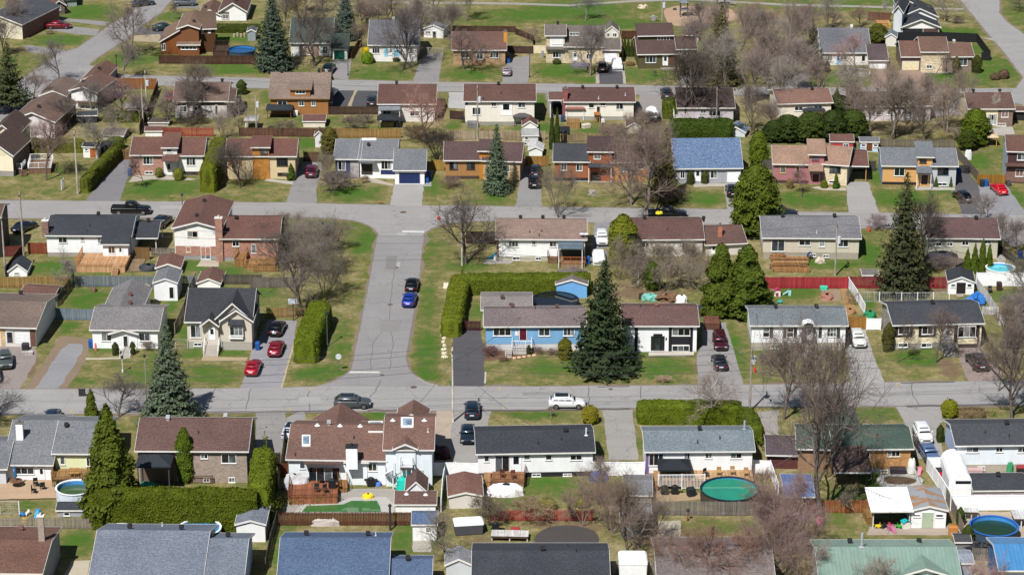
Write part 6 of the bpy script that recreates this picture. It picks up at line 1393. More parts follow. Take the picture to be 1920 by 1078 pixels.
h.block(1216,385,1390,386,244,104,'#868c94','#b8babe',t=.36,wk='siding').win(1264,245,1340,300,2,'#2a2c30').win(1260,356,1330,380,2)
h.block(1110,382,1216,384,178,130,'#868c94','#d2a066',kind='s',D=5,t=.15).win(1133,188,1182,217,2,'#5a4430').door(1146,300,1190,370,'#4a2f2c',glass=False).awn(1106,235,1222,292,1.6,'#868c94',posts=True)
ever('left of two little cone cedars at the tan house',1250,388,310,'cone1',28,'#4c6424',name='cedar_tree');ever('right of two little cone cedars at the tan house',1357,386,308,'cone1',24,'#4c6424',name='cedar_tree')
fence('tall grey fence down the side of the tan house drive',[(1395,170),(1470,250),(1555,352)],1.6,'#7c7468');fence('ochre fence behind the red car',[(1548,368),(1748,372)],1.6,'#a5752c');fence('dark gate at the tan house drive',[(1400,288),(1490,290)],1.3,'#3c3a3c');fence('grey weathered fence behind the pale blue shed',[(840,105),(1100,108),(1380,115)],1.5,'#7a7268',gap=.05)
bin_('blue bin at the dark gate',1411,290);bin_('black bin at the dark gate',1470,288,'#26282c');bin_('black bin before the ochre fence',1581,385,'#26282c');bin_('blue bin before the ochre fence',1612,382)
car('black hatchback on the dark driveway',1435,482,104,'#101216','suv',sc=.95);car('bright red coupe on the right driveway',1702,425,100,'#d01828',sc=.95)
lamp_post('black lamp post at the right street',1623,612,512)
h=House('brown_house','two storey brown house with pale side at the right edge')
h.block(1756,358,2050,366,140,14,'#7c5648','#4a3434',t=.35,left='#b4c0d0').panel(1756,258,2050,358,'#6e4636','brick').wins((1838,145,1900,196,2),(1826,258,1880,313,2)).awn(1750,214,2050,248,.8,'#7c5648')
heap('white kettle barrel before the brown house','garden_barrel','barrel',1775,380,.8,.8,.8,'#3a3a3c');gazebo('orange roofed table shelter behind the brown house',1605,100,1690,100,75,55,2.4,'#c8b090','#c88430');heap('white satellite dish on the yard','satellite_dish','dish',1482,190,1.2,.5,1.6,'#d8d8d8',rough=.1)
h=House('grey_roof_bungalow','beige bungalow with speckled grey roof and lumber pile')
h.block(2,905,690,910,763,600,'#8a8a90','#c8bfac',t=.3,fz=862,fc='#b4ac9c',left='#d8d4cc').vent((143,606),(518,606)).pipe((390,722),c='#c8c8c8').wins((65,765,157,852,2),(263,765,346,810,2),(545,764,618,820,2),(434,876,479,896,2),(345,868,385,890,2)).win(408,766,447,820,1,gl='#c8ccd0')
t=thing('lumber_pile','stacked lumber boards beside the beige bungalow','lumber',G(40,1012));
for k in range(16):
    a=G(45+RND.random()*40,1005-(k % 6)*24);b=G(250+RND.random()*110,1005-(k % 6)*24);mb=MB();o=G(40,1012);z=.05+(k//6)*.2;y=a.y-o.y;mb.box(a.x-o.x,b.x-o.x,y,y+.5,z,z+.15);mb.build('board',M('wood',('#b0824e','#8a6440','#c89a68','#a07850')[k % 4]),t)
heap('pallet of boxes on the lumber pile','crate_stack','crates',110,905,2.6,1.2,.8,'#9a6c40','wood')
def person(label,x,y,shirt='#2a4a8a',trousers='#2a2c34'):
    b=G(x,y);t=thing('person',label,'person',b,None,rad(30))
    V=[(0,.08,.9,.15),(0,-.1,1.1,.15),(0,-.34,1.28,.16),(0,-.46,1.36,.06),(0,-.56,1.4,.1),(0,-.62,1.46,.09)];E=[(0,1),(1,2),(2,3),(3,4),(4,5)]
    for s in (-1,1):
        n=len(V);V += [(s*.11,.08,.82,.1),(s*.12,-.02,.48,.07),(s*.12,.04,.1,.05),(s*.13,-.12,.04,.045),(s*.2,-.36,1.24,.065),(s*.26,-.44,.98,.05),(s*.22,-.56,.76,.038),(s*.2,-.62,.68,.035)]
        E += [(0,n),(n,n+1),(n+1,n+2),(n+2,n+3),(2,n+4),(n+4,n+5),(n+5,n+6),(n+6,n+7)]
    me=bpy.data.meshes.new('body');me.from_pydata([v[:3] for v in V],E,[]);o=link('body',me,t);m=o.modifiers.new('skin','SKIN')
    for k,v in enumerate(V): me.skin_vertices[0].data[k].radius=(v[3],v[3]);me.skin_vertices[0].data[k].use_root=(k == 0)
    o.modifiers.new('sub','SUBSURF').levels=1;bpy.context.view_layer.update();dg=bpy.context.evaluated_depsgraph_get();nm=bpy.data.meshes.new_from_object(o.evaluated_get(dg));o.modifiers.clear();o.data=nm;nm.materials.clear()
    for h_ in (shirt,trousers,'#b88a70','#2c2420'): nm.materials.append(M('paint',h_))
    for f in nm.polygons:
        c=f.center;f.material_index=1 if c.z < .92 and c.y > -.3 else (2 if (c.y < -.5 and c.z < .84) or (c.y < -.47 and abs(c.x) < .13 and c.z > 1.2) else 0)
        if c.y < -.5 and c.z > 1.44: f.material_index=3
person('person in blue bending over at the lumber pile',328,915)
pole('utility pole with transformer before the beige bungalow',522,1028,640,768);heap('white sawhorse table with tools','work_table','table',418,935,1.3,.7,.8,'#c8b8a8',rough=.6,seed=5)
bare('dark twisted bare tree behind the giant spruce',1165,935,395,'vase2',330,'#4a423c');ever('giant dark spruce before the red fence',1000,1150,285,'fir1',420,'#444a30')
h=House('bungalow','sage bungalow with brown roof behind four cone cedars')
h.block(1188,900,1690,905,765,615,'#7a5a58','#bcb8a4',t=.3).vent((1540,622)).wins((1438,778,1486,810,2),(1600,772,1648,800,2),(1250,785,1290,815,2),(1330,785,1370,815,2))
for i,(x,t,w) in enumerate(((1472,825,66),(1525,788,66),(1580,752,74),(1630,790,60))): ever(('shortest leftmost','second','tallest third','rightmost')[i]+' cone cedar beside the turquoise pool',x,1010-i*3,t,'cone1',w,'#56681c',name='cedar_tree')
pool('turquoise round pool beside four cone cedars',1715,968,205,'#5fd0dc','#e6eaec','#eef2f4',h=1.2)
fence('dark timber rail fence behind the turquoise pool',[(1705,865),(1790,925),(1860,985)],1.3,'#403a38',gap=.05);heap('dark covered patio set under the sage bungalow','covered_furniture','furniture',1290,915,5,2.2,1.2,'#302e34',rough=.3);deck('grey timber stair behind the cedars',1390,1000,1470,960,2.5,.9,'#7a6e64','#6a5e54','lr');shrub('tangled bare shrub below the sage bungalow',1250,990,240,2.2,'#5c504a');shed('grey wooden lean shed beside the giant spruce',722,1065,830,1065,1030,985,'#8c8680','#8c8680',kind='g',t=.25)
bare('purple bare shrub tree at the right street',1850,900,590,'round3',300,'#6a5a58');bin_('blue barrel beyond the turquoise pool',1858,905,'#1c3c78');shrub('pale lilac shrub at the street left of the giant spruce',820,690,180,2.6,'#8a7478');heap('pink orange sign frame on the lawn','garden_marker','marker',765,712,.5,.5,.9,'#b0543c');car('dark car behind the grey speckled roof',140,598,3,'#22303c');ever('dark green cedar at the right edge of the pool',1870,1015,900,'egg2',80,'#4a5c20',name='cedar_tree')
# ================================================================ THIRD ROW (sheets c0-c3)
Z('c',0)
h=House('brown_bungalow','low brown roofed bungalow with white garage cut by the left edge')
h.block(-330,566,262,580,442,245,'#8f7a6d','#d2ccc6',t=.2,wk='siding',right='#d8d8d8').door(48,470,95,548,'#3a3c40').garage(114,472,215,560,'#e2e2e0').panel(0,440,40,570,'#c8a878','brick').vent((150,200))
h.panel(215,445,262,575,'#6a4c40')
shed('brown roofed back shed beside the leaning grey fence',150,245,388,262,214,140,'#855c50','#6a4a40',kind='g',t=.25)
car('grey green suv parked at the left edge',40,705,-78,'#5a625e','suv');car('dark car cut by the left edge on the gravel',-50,800,-75,'#2a2e34');box_thing('black barbecue box by the white garage','storage_box','box',185,598,.9,.7,.9,'#2a2c30');deck('white slatted pallet bench on the gravel',158,642,238,638,.8,.35,'#d8d4cc')
fence('tan board fence along the left back yards',[(-150,152),(200,152),(500,150)],1.6,'#a5834e',gap=.05);fence('long grey blue fence behind the grey bungalow',[(545,145),(800,146),(1080,148),(1420,142)],1.6,'#7d8896',gap=.05);fence('leaning weathered grey fence beside the yard',[(535,120),(480,200),(415,290)],1.6,'#6c6660',gap=.04);fence('grey blue gate fence left of the grey bungalow',[(405,378),(530,386),(715,388)],1.6,'#8294a6',gap=.04);fence('dark weathered fence right of the brown roofed shed',[(1612,128),(1890,130)],1.5,'#5e5852',gap=.03)
h=House('grey_bungalow','small white bungalow with grey roof and little porch')
h.block(672,588,1142,592,463,290,'#938f90','#f2f4f6',t=.3,fz=None).wins((730,475,812,536,2),(1003,478,1086,536,2))
h.block(806,592,992,592,490,452,'#938f90','#f2f4f6',kind='f',D=2.6,ov=.5).door(890,500,923,572,'#3a3c3e').panel(850,500,880,560,'#e8e8e8')
h.block(745,480,1000,483,300,200,'#938f90','#e4e4e4',kind='f',D=10,h=2.5,hr=3.75).vent((940,212),(937,272),c='#6a4844')
h.steps(865,660,938,658,.5,rail='#eeeeee')
ever('left clipped cedar at the little porch',834,636,543,'cyl1',46,'#454c24',name='cedar_tree');ever('right clipped cedar at the little porch',958,632,540,'cyl2',36,'#4a5026',name='cedar_tree');bin_('blue bin at the grey bungalow corner',658,582);heap('pink garden flag by the blue bin','garden_flag','flag',692,606,.3,.15,1.0,'#c8606a');lamp_post('thin white post on the dry lawn',886,762,640,'#d8d4cc')
shrub('bare rose bush at the bungalow corner',1075,600,120,1.5,'#7a6456');heap('pile of stones and logs behind the grey roof','stone_pile','stones',1010,175,3,2,.8,'#8a7c70',rough=.8,seed=4);heap('brown stump in the back yard','tree_stump','stump',678,180,.8,.8,.7,'#6a5648')
shed('white shed with grey metal roof and dark doorway',1116,245,1282,246,122,84,'#8d9096','#f4f4f4',D=4.6,right='#c4c8d2').door(1222,148,1254,225,'#181818',glass=False)
shed('white shed with brown roof behind the charcoal cottage',1426,150,1590,152,126,84,'#8a6254','#efefec',D=4.6,right='#5a5a62')
h=House('charcoal_cottage','beige cottage with steep charcoal roof and front gables')
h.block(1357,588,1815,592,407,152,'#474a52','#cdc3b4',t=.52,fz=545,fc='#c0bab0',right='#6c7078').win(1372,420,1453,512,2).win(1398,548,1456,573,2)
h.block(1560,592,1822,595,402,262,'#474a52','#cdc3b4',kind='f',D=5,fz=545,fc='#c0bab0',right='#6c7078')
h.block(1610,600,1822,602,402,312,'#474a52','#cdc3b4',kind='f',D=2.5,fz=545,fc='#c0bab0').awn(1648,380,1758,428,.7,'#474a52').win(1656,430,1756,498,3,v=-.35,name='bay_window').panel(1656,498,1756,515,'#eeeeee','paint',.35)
h.block(1470,600,1580,601,436,376,'#474a52','#cdc3b4',kind='f',D=2,ov=.9,og=.25).door(1508,442,1552,528,'#f0f4f8').steps(1468,650,1572,650,.95,'#c4bcb0',6,'#f0f0f0')
bin_('blue bin at the charcoal cottage corner',1860,598);fence('low chain link fence left of the charcoal cottage',[(1268,585),(1355,590)],1.2,'#a8b0a4','chain');fence('weathered leaning side fence of the charcoal cottage',[(1262,490),(1330,340),(1360,230),(1412,120)],1.6,'#a8a094',gap=.04)
ever('big blue green spruce beside the wide street',1228,1110,418,'spruce2',400,'#5d6c58');ever('small cone cedar at the lower street edge',662,1092,878,'cone1',104,'#5a681e',name='cedar_tree');bare('low dark crabapple by the lower street edge',850,1085,740,'round3',470,'#5e5250');lamp_post('street lamp post left of the big spruce',1063,1050,630,'#9a968e');bare('bare tree at the left edge of the wide street',-90,1140,740,'round1',520,'#55504c')
fence('black mail boxes on a stand at the street',[(572,935),(615,935)],1.0,'#2c2c2e','vinyl',cat='mailbox',name='mailbox_stand',group=None)

Z('c',1)
hedge('thick rounded hedge along the cottage driveway',[(360,700),(385,610),(430,490),(470,400)],3.1,3.1,'#66761c');lamp_post('grey lamp post beside the thick rounded hedge',516,577,318,'#5a5c60')
car('black sedan at the top of the cottage driveway',155,470,84,'#16181c');car('dark red sedan in the middle of the cottage driveway',146,615,86,'#8e1c2c');Z('c',0);car('bright red sedan nearest the street on the driveway',1828,752,87,'#b01a2c');Z('c',1)
car('bright blue sedan parked on the side street',1108,262,86,'#1c3a9c');car('black sedan parked behind the blue one',1126,155,88,'#101418');car('grey fastback parked on the wide street',698,1012,0,'#54585c','suv',roof='#2c2e30');car('dark blue suv on the shared lower driveway',1560,1062,90,'#1e2c3e','suv')
sign('stop sign seen from behind at the lower corner',598,756,628,'#c4ccd0')
fence('tan fence below the weeping bare tree',[(80,368),(355,362)],1.4,'#a48456',gap=.05)
b=G(270,388);t=thing('basketball_hoop','basketball hoop at the end of the cottage driveway','hoop',b);mb=MB();mb.tube((0,0,0),(0,0,2.9),.06,n=8);mb.build('post',M('paint','#3a3c40'),t);mb=MB();mb.box(-.6,.6,-.35,-.31,2.5,3.2);mb.build('backboard',M('paint','#c8d0d8'),t);mb=MB();mb.tube((0,-.35,2.6),(0,-.8,2.6),.03,n=5);mb.build('rim',M('paint','#c05020'),t)
for i in range(9):
    f=i/8;x,y=1350+f*8*(1 if i % 2 else -1)+(1-f)*10,655-f*215;heap(('pale edging boulder %s in the line beside the dark driveway' % ('nearest the street','second from the street','third from the street','fourth from the street','in the middle','just past the middle','third from the gate','second from the gate','nearest the gate')[i]),'edging_boulder','rock',x,y,.5+RND.random()*.35,.45,.28,'#d0c4a8',rough=.5,seed=i,group='edging boulders')
heap('pale rock at the hedge end by the side street','boulder','rock',1372,152,.9,.8,.7,'#d4c8b4',rough=.4)
hedge('clipped hedge along the blue bungalow side yard',[(1405,510),(1430,400),(1450,290),(1480,165)],2.6,2.3,'#6c7820');hedge('long clipped hedge behind the blue bungalow',[(1500,188),(1900,186),(2200,184),(2412,178)],2.2,2.6,'#5c6a1a')
fence('dark red lattice gate at the dark driveway',[(1455,460),(1620,462)],1.4,'#4a2228',gap=.03)

Z('c',2)
h=House('blue_bungalow','bright blue bungalow with mauve brown roof and white porch')
h.block(-188,606,520,602,437,303,'#918080','#78a8ce',t=.27,fz=556,fc='#e6e6e6').wins((-136,437,-6,498,3),(192,440,274,499,2),(370,442,452,498,3),fr='#f2f2f0').door(55,446,104,527,'#54142a',glass=False).panel(22,465,48,497,'#e0dcd4','paint').vent((5,295),(325,300),c='#5a4440').pipe((165,268),h=.4)
h.block(-210,430,132,430,318,212,'#a09794','#dfe4e8',t=.2,D=None).vent((-70,232),(-8,290),c='#5a4440')
deck('white railed porch of the blue bungalow',0,634,145,634,1.25,.95,'#d8d4d0','#f2f2f2','flr',stair=(-.35,-.02,0))
pool('black covered round pool behind the blue bungalow',310,240,345,'#1c2026','#24282e','#1c2026',h=1.1,dz=.02)
shed('sky blue shed with brown gable roof behind the hedge',320,223,540,226,134,92,'#8d7e78','#70aade',D=5,left='#5a4034');
ever('tall dark spruce before the blue and white houses',660,752,-45,'spruce3',470,'#37462c');bush('clipped yellowing cedar at the blue wall',385,665,92,'#68681f',2.9,'cyl1')
for i,(x,y,w,hm,c) in enumerate(((-150,640,150,1.5,'#6e3c3c'),(190,625,100,.9,'#7a5a4a'),(300,640,110,1.1,'#8a6450'),(-60,680,130,.7,'#7a5848'),(1090,830,200,1.0,'#b08a68'))): shrub(('purple bare shrub left of the white porch','brown shrub right of the white porch','dry shrub by the blue wall','low brown shrub bed on the lawn','pile of dry brush on the white house lawn')[i],x,y,w,hm,c)
bush('small dark cone bush before the porch',122,632,34,'#3e4a24',1.3,'cyl2');sheet('flower_bed',[(-200,680),(-190,605),(160,612),(170,640),(60,668),(-60,665)],.02,M('gravel','#7a5c48'));
for i in range(6): heap('tan edging stone %s round the flower bed' % ('first','second','third','fourth','fifth','last')[i],'edging_stone','stone',-20+i*36,662-abs(i-1)*5,.6,.4,.2,'#c8a888',group='flower bed edging')
h=House('white_house','white bungalow with brown roof and black door surround')
h.block(805,614,1330,614,434,284,'#7f5d57','#eef1f6',t=.28).vent((1042,288),c='#7a5a50').pipe((928,290),h=.3).panel(886,440,906,613,'#1c1c20','paint').panel(1132,440,1153,613,'#1c1c20','paint').panel(1284,440,1303,613,'#1c1c20','paint').panel(1003,500,1100,604,'#1c1e1c','paint').panel(1020,484,1085,500,'#1c1e1c','paint').panel(1155,500,1283,562,'#24242a','siding').win(1155,441,1285,498,3).win(1155,567,1280,610,3).door(1035,515,1066,602,'#2c3a34','#101010').panel(1108,512,1118,532,'#2a2a2c','paint')
sheet('step_slab',[(985,648),(988,612),(1312,622),(1312,645)],.14,M('concrete','#d4ccbe'),0)
car('maroon minivan facing the street beside the white house',1500,570,-90,'#4c1a26','van',sc=.92);car('dark grey sedan below the maroon minivan',1496,715,92,'#2a2a32')
t=box_thing('open wooden utility trailer behind the minivan','utility_trailer','trailer',1440,432,2.0,2.6,1.1,'#7a5240','wood');heap('crumpled teal tarpaulin over a trailer','tarpaulin','tarp',1462,330,3.2,2.6,1.1,'#1fb09c',rough=.7,seed=2);heap('small teal tarpaulin on the firewood','tarpaulin','tarp',1000,240,2.6,1.2,.8,'#6aa89c',rough=.7,seed=6);heap('split firewood heap behind the brown roof','firewood','firewood',1120,248,3.2,1.6,.9,'#8a6a50','wood',rough=.9,seed=7);heap('white sack beside the firewood','sack','bag',1222,258,1.7,1.4,1.0,'#e6e4e0',rough=.4);box_thing('left dark wheeled cart behind the white house','refuse_cart','bin',1358,345,.8,.8,1.2,'#26304a');box_thing('right dark wheeled cart behind the white house','refuse_cart','bin',1386,348,.7,.8,1.1,'#22242a')
fence('low timber pallets by the firewood',[(915,240),(945,225)],.9,'#8a7058',gap=.08)
pole('utility pole with white transformer by the long hedge',1716,1046,588,672,lamp=(.3,-2.0));b=G(1752,762);t=thing('fire_hydrant','red fire hydrant beside the transformer pole','hydrant',b);mb=MB();mb.lathe([(.16,0),(.16,.05),(.11,.06),(.11,.55),(.13,.56),(.1,.68),(.03,.74)],10);mb.build('barrel',M('paint','#c83020'),t);mb=MB();mb.tube((-.2,0,.42),(.2,0,.42),.06,n=8);mb.build('nozzle',M('paint','#c83020'),t)
car('white crossover with black roof on the wide street',397,1012,0,'#f2f4f4','suv',roof='#181a1c')
ever('left of the twin great green cedars',1500,345,-165,'bushy1',290,'#52611c',name='cedar_tree');ever('right of the twin great green cedars',1690,350,-155,'bushy2',340,'#4e5e1c',name='cedar_tree')

Z('c',3)
h=House('white_house','white bungalow with blue grey roof and black shutters')
h.block(-84,602,592,602,431,298,'#838d94','#f0f2f6',t=.28,fz=548,fc='#c0b8a8').vent((87,272),(380,272)).wins((2,437,49,508,1),(174,437,222,508,1),rows=2).win(464,441,532,506,3,rows=2).win(58,560,149,590,3).shutters((51,437,73,513),(151,437,172,513),(225,437,246,513),(536,437,556,513),(405,437,425,513)).panel(283,437,376,545,'#5c5e68','paint').door(318,445,354,528,'#e8ecf2')
def arch(h,x0,x1,yb,yt,col):
    u0,z0=h.uz(x0,yb,-1.2);u1,_=h.uz(x1,yb,-1.2);_,z1=h.uz(x0,yt,-1.2);n=12;mb=MB()
    for k in range(n):
        a,b=math.pi*k/n,math.pi*(k+1)/n;f=lambda t,e,v: h.w((u0+u1)/2-(u1-u0)/2*math.cos(t)*e,v,z0+(z1-z0)*math.sin(t)*e)
        mb.hexa([f(a,.86,-1.3),f(a,1,-1.3),f(b,1,-1.3),f(b,.86,-1.3),f(a,.86,0),f(a,1,0),f(b,1,0),f(b,.86,0)])
    h.part(mb,'porch_arch',M('paint',col))
arch(h,286,376,432,400,'#f2f2f2');h.steps(285,658,392,658,1.0,'#b8b0a2',6)
car('white crossover with grey roof bars on the white house drive',685,552,-88,'#e6e6e2','suv')
fence('ochre board gate behind the white crossover',[(612,450),(742,450)],1.8,'#b5803c');fence('white vinyl gate panels beside the ochre gate',[(748,455),(850,456)],1.6,'#eeeeee','vinyl');fence('white slatted fence running up the garden',[(736,345),(680,245),(618,152)],1.5,'#e4e6ea','vinyl');fence('white chain link fence along the yard',[(682,252),(1000,258),(1345,255)],1.4,'#e2e6ea','chain')
fence('bright red board fence behind the white bungalow yard',[(-10,158),(300,158),(612,158)],1.7,'#b03440');fence('dark red board fence behind the giant spruce',[(630,155),(830,158),(1140,160),(1330,158)],1.7,'#94303a',gap=.03)
h=House('stone_bungalow','cream stone bungalow with slate roof and dark shutters')
h.block(940,598,1572,584,422,262,'#50535c','#dccfae',t=.28,wk='stone',fz=548,fc='#b4aca0',left='#9a948c').vent((1225,268)).panel(958,424,1078,506,'#2e2628','paint').panel(1128,424,1248,506,'#2e2628','paint').panel(1385,424,1410,545,'#2e2628','paint').panel(1535,424,1560,545,'#2e2628','paint').wins((980,428,1060,486,2),(1150,428,1230,486,2),(978,550,1046,580,2),(1144,550,1220,580,2)).door(1316,452,1356,527,'#d8e0e8').win(1410,430,1536,506,3,v=-.5,name='bay_window').panel(1405,506,1540,545,'#dccfae','stone',.5)
h.steps(1310,648,1395,645,.9,'#aaa49c',5)
ever('olive clipped cedar at the stone bungalow corner',903,606,408,'cyl1',80,'#55552a',name='cedar_tree');bare('left bare tree on the stone bungalow lawn',975,692,300,'young1',260,'#5a4e48');bare('right bare tree on the stone bungalow lawn',1250,692,255,'round2',420,'#5c504a','#6e5a54');car('dark brown wagon beside the stone bungalow',1545,715,98,'#3c3032','suv',sc=1.08)
shed('white shed with black roof and dark double door',1336,197,1522,202,116,72,'#42464e','#f2f4f4',D=4).win(1358,122,1392,149,1).win(1476,122,1508,149,1).door(1405,118,1457,194,'#241e1c','#241e1c',False)
fence('tall white vinyl fence behind the right yard',[(1540,142),(1720,142),(1960,144)],2.0,'#f0f2f4','vinyl');fence('white picket fence running down the right yard',[(1545,150),(1620,255),(1695,370)],1.4,'#eceef0','picket');fence('white vinyl gate right of the slate roof',[(1705,424),(1808,430)],1.5,'#eef0f0','vinyl');fence('white picket fence behind the slate roof end',[(1585,345),(1690,350)],1.2,'#eceeee','picket')
h=House('slate_house','house with slate roof cut by the right edge');h.block(1885,560,2260,566,478,245,'#4c505a','#d8d8d8',t=.3,left='#c8ccd4',fz=520)
toy('pink roofed playhouse in the green yard',105,208,'#a83c58',2);toy('white blue play slide in the green yard',180,205,'#9ac8d0',0);toy('white teal play table near the roof',125,262,'#40b0a8',1);box_thing('teal storage box at the red fence','storage_box','box',440,165,1.0,.6,.5,'#3cc0a0');heap('pile of red bricks in the garden bed','brick_pile','bricks',462,225,1.8,2.2,.5,'#96685a',rough=.8);heap('green tarpaulin behind the white vinyl gate','tarpaulin','tarp',772,372,1.8,1.6,1.0,'#1c7a4c',rough=.4);heap('blue heap of toys and bags in the right yard','toy_heap','toys',1545,262,2.4,2.0,1.2,'#2c6ab0',rough=.9,seed=9);bin_('blue ball shaped bin under the giant spruce',918,160,'#1c5cc0');heap('orange mulch mound at the garden gate','mulch_mound','mulch',628,335,1.8,1.6,.6,'#8f6a48',rough=.4)
deck('garden steps plank at the black roofed shed',1405,225,1455,222,1.2,.12,'#c8bca8');shrub('bare shrubs along the white slatted fence',640,270,130,2.4,'#8a7458','multi1');shrub('round bare bush on the blue grey house lawn',45,705,150,1.8,'#6c5e50');shrub('reddish bush at the blue grey house wall',240,615,90,1.4,'#84605a');chair('dark garden chair in the right yard',1640,190,'#2a3038');box_thing('dark bin in the right yard','refuse_cart','bin',1705,170,.7,.7,1.2,'#3a2c28')
bare('big bare tree at the right edge by the street',1800,1110,290,'vase1',600,'#5c504a','#6e5c54');bare('bare tree beside the slate roof at the right',1740,620,150,'tall1',280,'#7a6658');bare('bare hazy tree behind the right edge tree',1700,900,500,'round3',330,'#6e5c54');bush('round yellow green bush at the lower drive',1345,1082,118,'#7c8020',2.2);hedge('low bare hedge beside the yellow green bush',[(1410,1085),(1600,1085)],1.4,1.0,'#7a6a50')
# ================================================================ NEAR ROW (sheets d0-d3)
Z('d',0)
h=House('grey_house','grey roofed white house with white chimney at lower left')
h.block(345,468,640,470,336,125,'#8a8e94','#dde2b4',t=.33).vent((410,165)).wins((368,345,402,396,1),(530,350,572,406,2))
h.block(40,495,322,497,405,122,'#8a8e94','#eceef0',t=.33).wins((88,412,212,456,3)).door(238,416,274,488,'#f0f0f0').chim(125,140,235,.8,'#f0f0f0','paint')
h.block(-150,520,40,520,430,250,'#8a8e94','#c8ccd2',t=.3)
pool('oval pool with murky green water and blue liner',462,537,236,'#47603c','#c4ccd8','#eceff2',h=1.3,dz=.55);deck('timber pool deck with brown chairs',320,542,545,536,3,1.1,'#b08c5c','#8a6440','fl',skirt=False)
chair('left tan deck chair above the pool',442,470,'#a8804a',0,1.1);chair('right tan deck chair above the pool',474,470,'#a8804a',0,1.1);chair('black patio chair near the closed parasol',222,530,'#1e2024',20,.16);chair('black patio chair beside the timber deck',262,548,'#1e2024',200,.16);chair('low black patio stool on the tan patio',210,572,'#1e2024',90,.16)
b=G(100,530,.16);t=thing('patio_table','patio table with closed blue parasol','table',b);mb=MB();mb.lathe([(.75,.7),(.75,.74)],16);mb.tube((0,0,0),(0,0,.7),.06,n=8);mb.build('tabletop',M('wood','#8a6448'),t);mb=MB();mb.lathe([(.05,1.1),(.2,1.25),(.12,2.3),(.03,2.6)],8);mb.tube((0,0,.74),(0,0,1.2),.03,n=6);mb.build('parasol',M('paint','#1f5f90'),t)
shed('small grey shed with black roof below the pool',354,718,508,718,684,632,'#4a4e58','#a0a2ac',kind='g',t=.3).win(392,688,431,711,1)
toy('left blue play chair on the lawn',140,712,'#2c7ac0',1);toy('cream play seat between blue toys',172,705,'#d8d0c0',1,60);toy('right blue toy slide on the lawn',232,712,'#2c90d0',0,80);fence('white chain fence frame left of the toys',[(0,700),(120,705)],1.6,'#d8dcdc','chain');fence('weathered picket fence behind the lower left house',[(-60,790),(200,790),(480,792),(665,795)],1.3,'#a49c90','picket');heap('yellow toy ring on the picket fence','toy_ring','toy',153,748,.7,.3,.5,'#e0b030')
h=House('brown_house','brown roofed bungalow at the lower left corner');h.block(-320,1230,262,1236,1072,858,'#8a6050','#aab0b4',t=.2,right='#8d9298').vent((130,800),c='#7a5a54').chim(300,715,765,.65,'#9a8c80','brick','#d8d0c8')
car('dark blue car top behind the grey roof',325,134,92,'#1e2e44','suv')
ever('massive pointed cedar left of the brown brick house',690,735,25,'cone2',350,'#54601c',name='cedar_tree');hedge('tall dense cedar hedge before the brown brick house',[(570,775),(900,782),(1200,786),(1500,790),(1590,788)],2.0,4.6,'#566212',leaf=.16);hedge('tall cedar hedge end beside the white pool house',[(1600,770),(1615,660),(1630,520)],2.6,4.8,'#66741e',leaf=.16)
h=House('brick_house','brown brick bungalow with brown roof behind the tall hedge')
h.block(858,505,1525,508,320,110,'#7d5c54','#96867a',t=.4,wk='brick',right='b#4a4442').vent((1035,120),(1390,108),c='#b0b0b4').pipe((1222,205)).wins((1236,330,1282,360,2),(1362,331,1457,388,2),(1408,474,1449,506,2),(1252,480,1292,504,2)).panel(858,322,1090,505,'#6a5c54','siding')  # right gable brick coloured darker for its shaded side
gazebo('dark slatted pergola roof on the brick house patio',852,578,1050,578,405,335,3.2,'#2b2f35','#4a4a4c');heap('teal covered table under the pergola','covered_table','table',915,552,2.2,1.2,.9,'#159878',rough=.4,seed=3);ever('tall column cedar against the brick house wall',1142,500,170,'cyl1',102,'#566a1a',name='cedar_tree');fence('brown railing of the brick house patio',[(1175,512),(1310,515)],1.0,'#5a4034','rail')
shed('long dark roofed shed behind the blue grey roof',735,800,950,800,762,728,'#2e343c','#50545a',kind='g',t=.2);pool('blue rimmed round pool half hidden by the blue grey roof',1230,785,262,'#3c90c8','#c8dce8','#e8f0f4',h=1.3);fence('white garden swing frame by the tall hedge',[(965,790),(1035,790)],1.7,'#c8c0b0','rail',cat='swing',name='garden_swing',group=None)
h=House('blue_grey_house','weathered blue grey roof house at the bottom left')
h.block(575,1250,1245,1256,1100,800,'#838ea2','#c4cad4',t=.36,left='#b8bcc4').vent((800,790),(1118,796)).pipe((1000,775),c='#c8c8c8')
h.block(1285,1255,1495,1256,1110,850,'#818c9e','#b4bccc',t=.36,right='#a4b4cc').vent((1405,842))
Z('d',1)
shed('white shed with slate gambrel roof left of the brown fence',-118,872,58,873,770,738,'#8b95a6','#f2f4f6',D=5,right='#b8bec8')
h=House('white_house','large white house with sprawling brown roofs and skylights')
h.block(205,512,800,522,375,150,'#916a5c','#e9eef6',t=.34).skylight((283,220,335,286),(692,135,782,200)).vent((450,150),c='#a0a4a8').pipe((378,155),(518,158),(642,160),h=.2,r=.14,c='#e0e0e0').pipe((240,340),(603,235),h=.4).wins((268,385,304,422,1),(690,388,746,436,2),(322,410,520,502,4)).awn(298,362,522,400,1.0,'#7a5a50').chim(592,285,385,1.3,'#f0f0f2','paint','#2a2a2c')
h.block(560,520,686,522,388,372,'#916a5c','#e9eef6',kind='s',D=1.4,t=.1)
h.block(802,530,1086,530,312,100,'#916a5c','#e4ebf6',t=.34).skylight((893,112,970,170)).pipe((843,125),(1037,125),h=.2,r=.14,c='#e0e0e0').pipe((1060,195),c='#c8c8c8').win(910,304,941,347,1).win(998,430,1030,472,1).door(1000,432,1028,520,'#dfe8f4')
h.block(862,534,986,534,308,268,'#8a6458','#e4ebf6',kind='f',D=3.2)
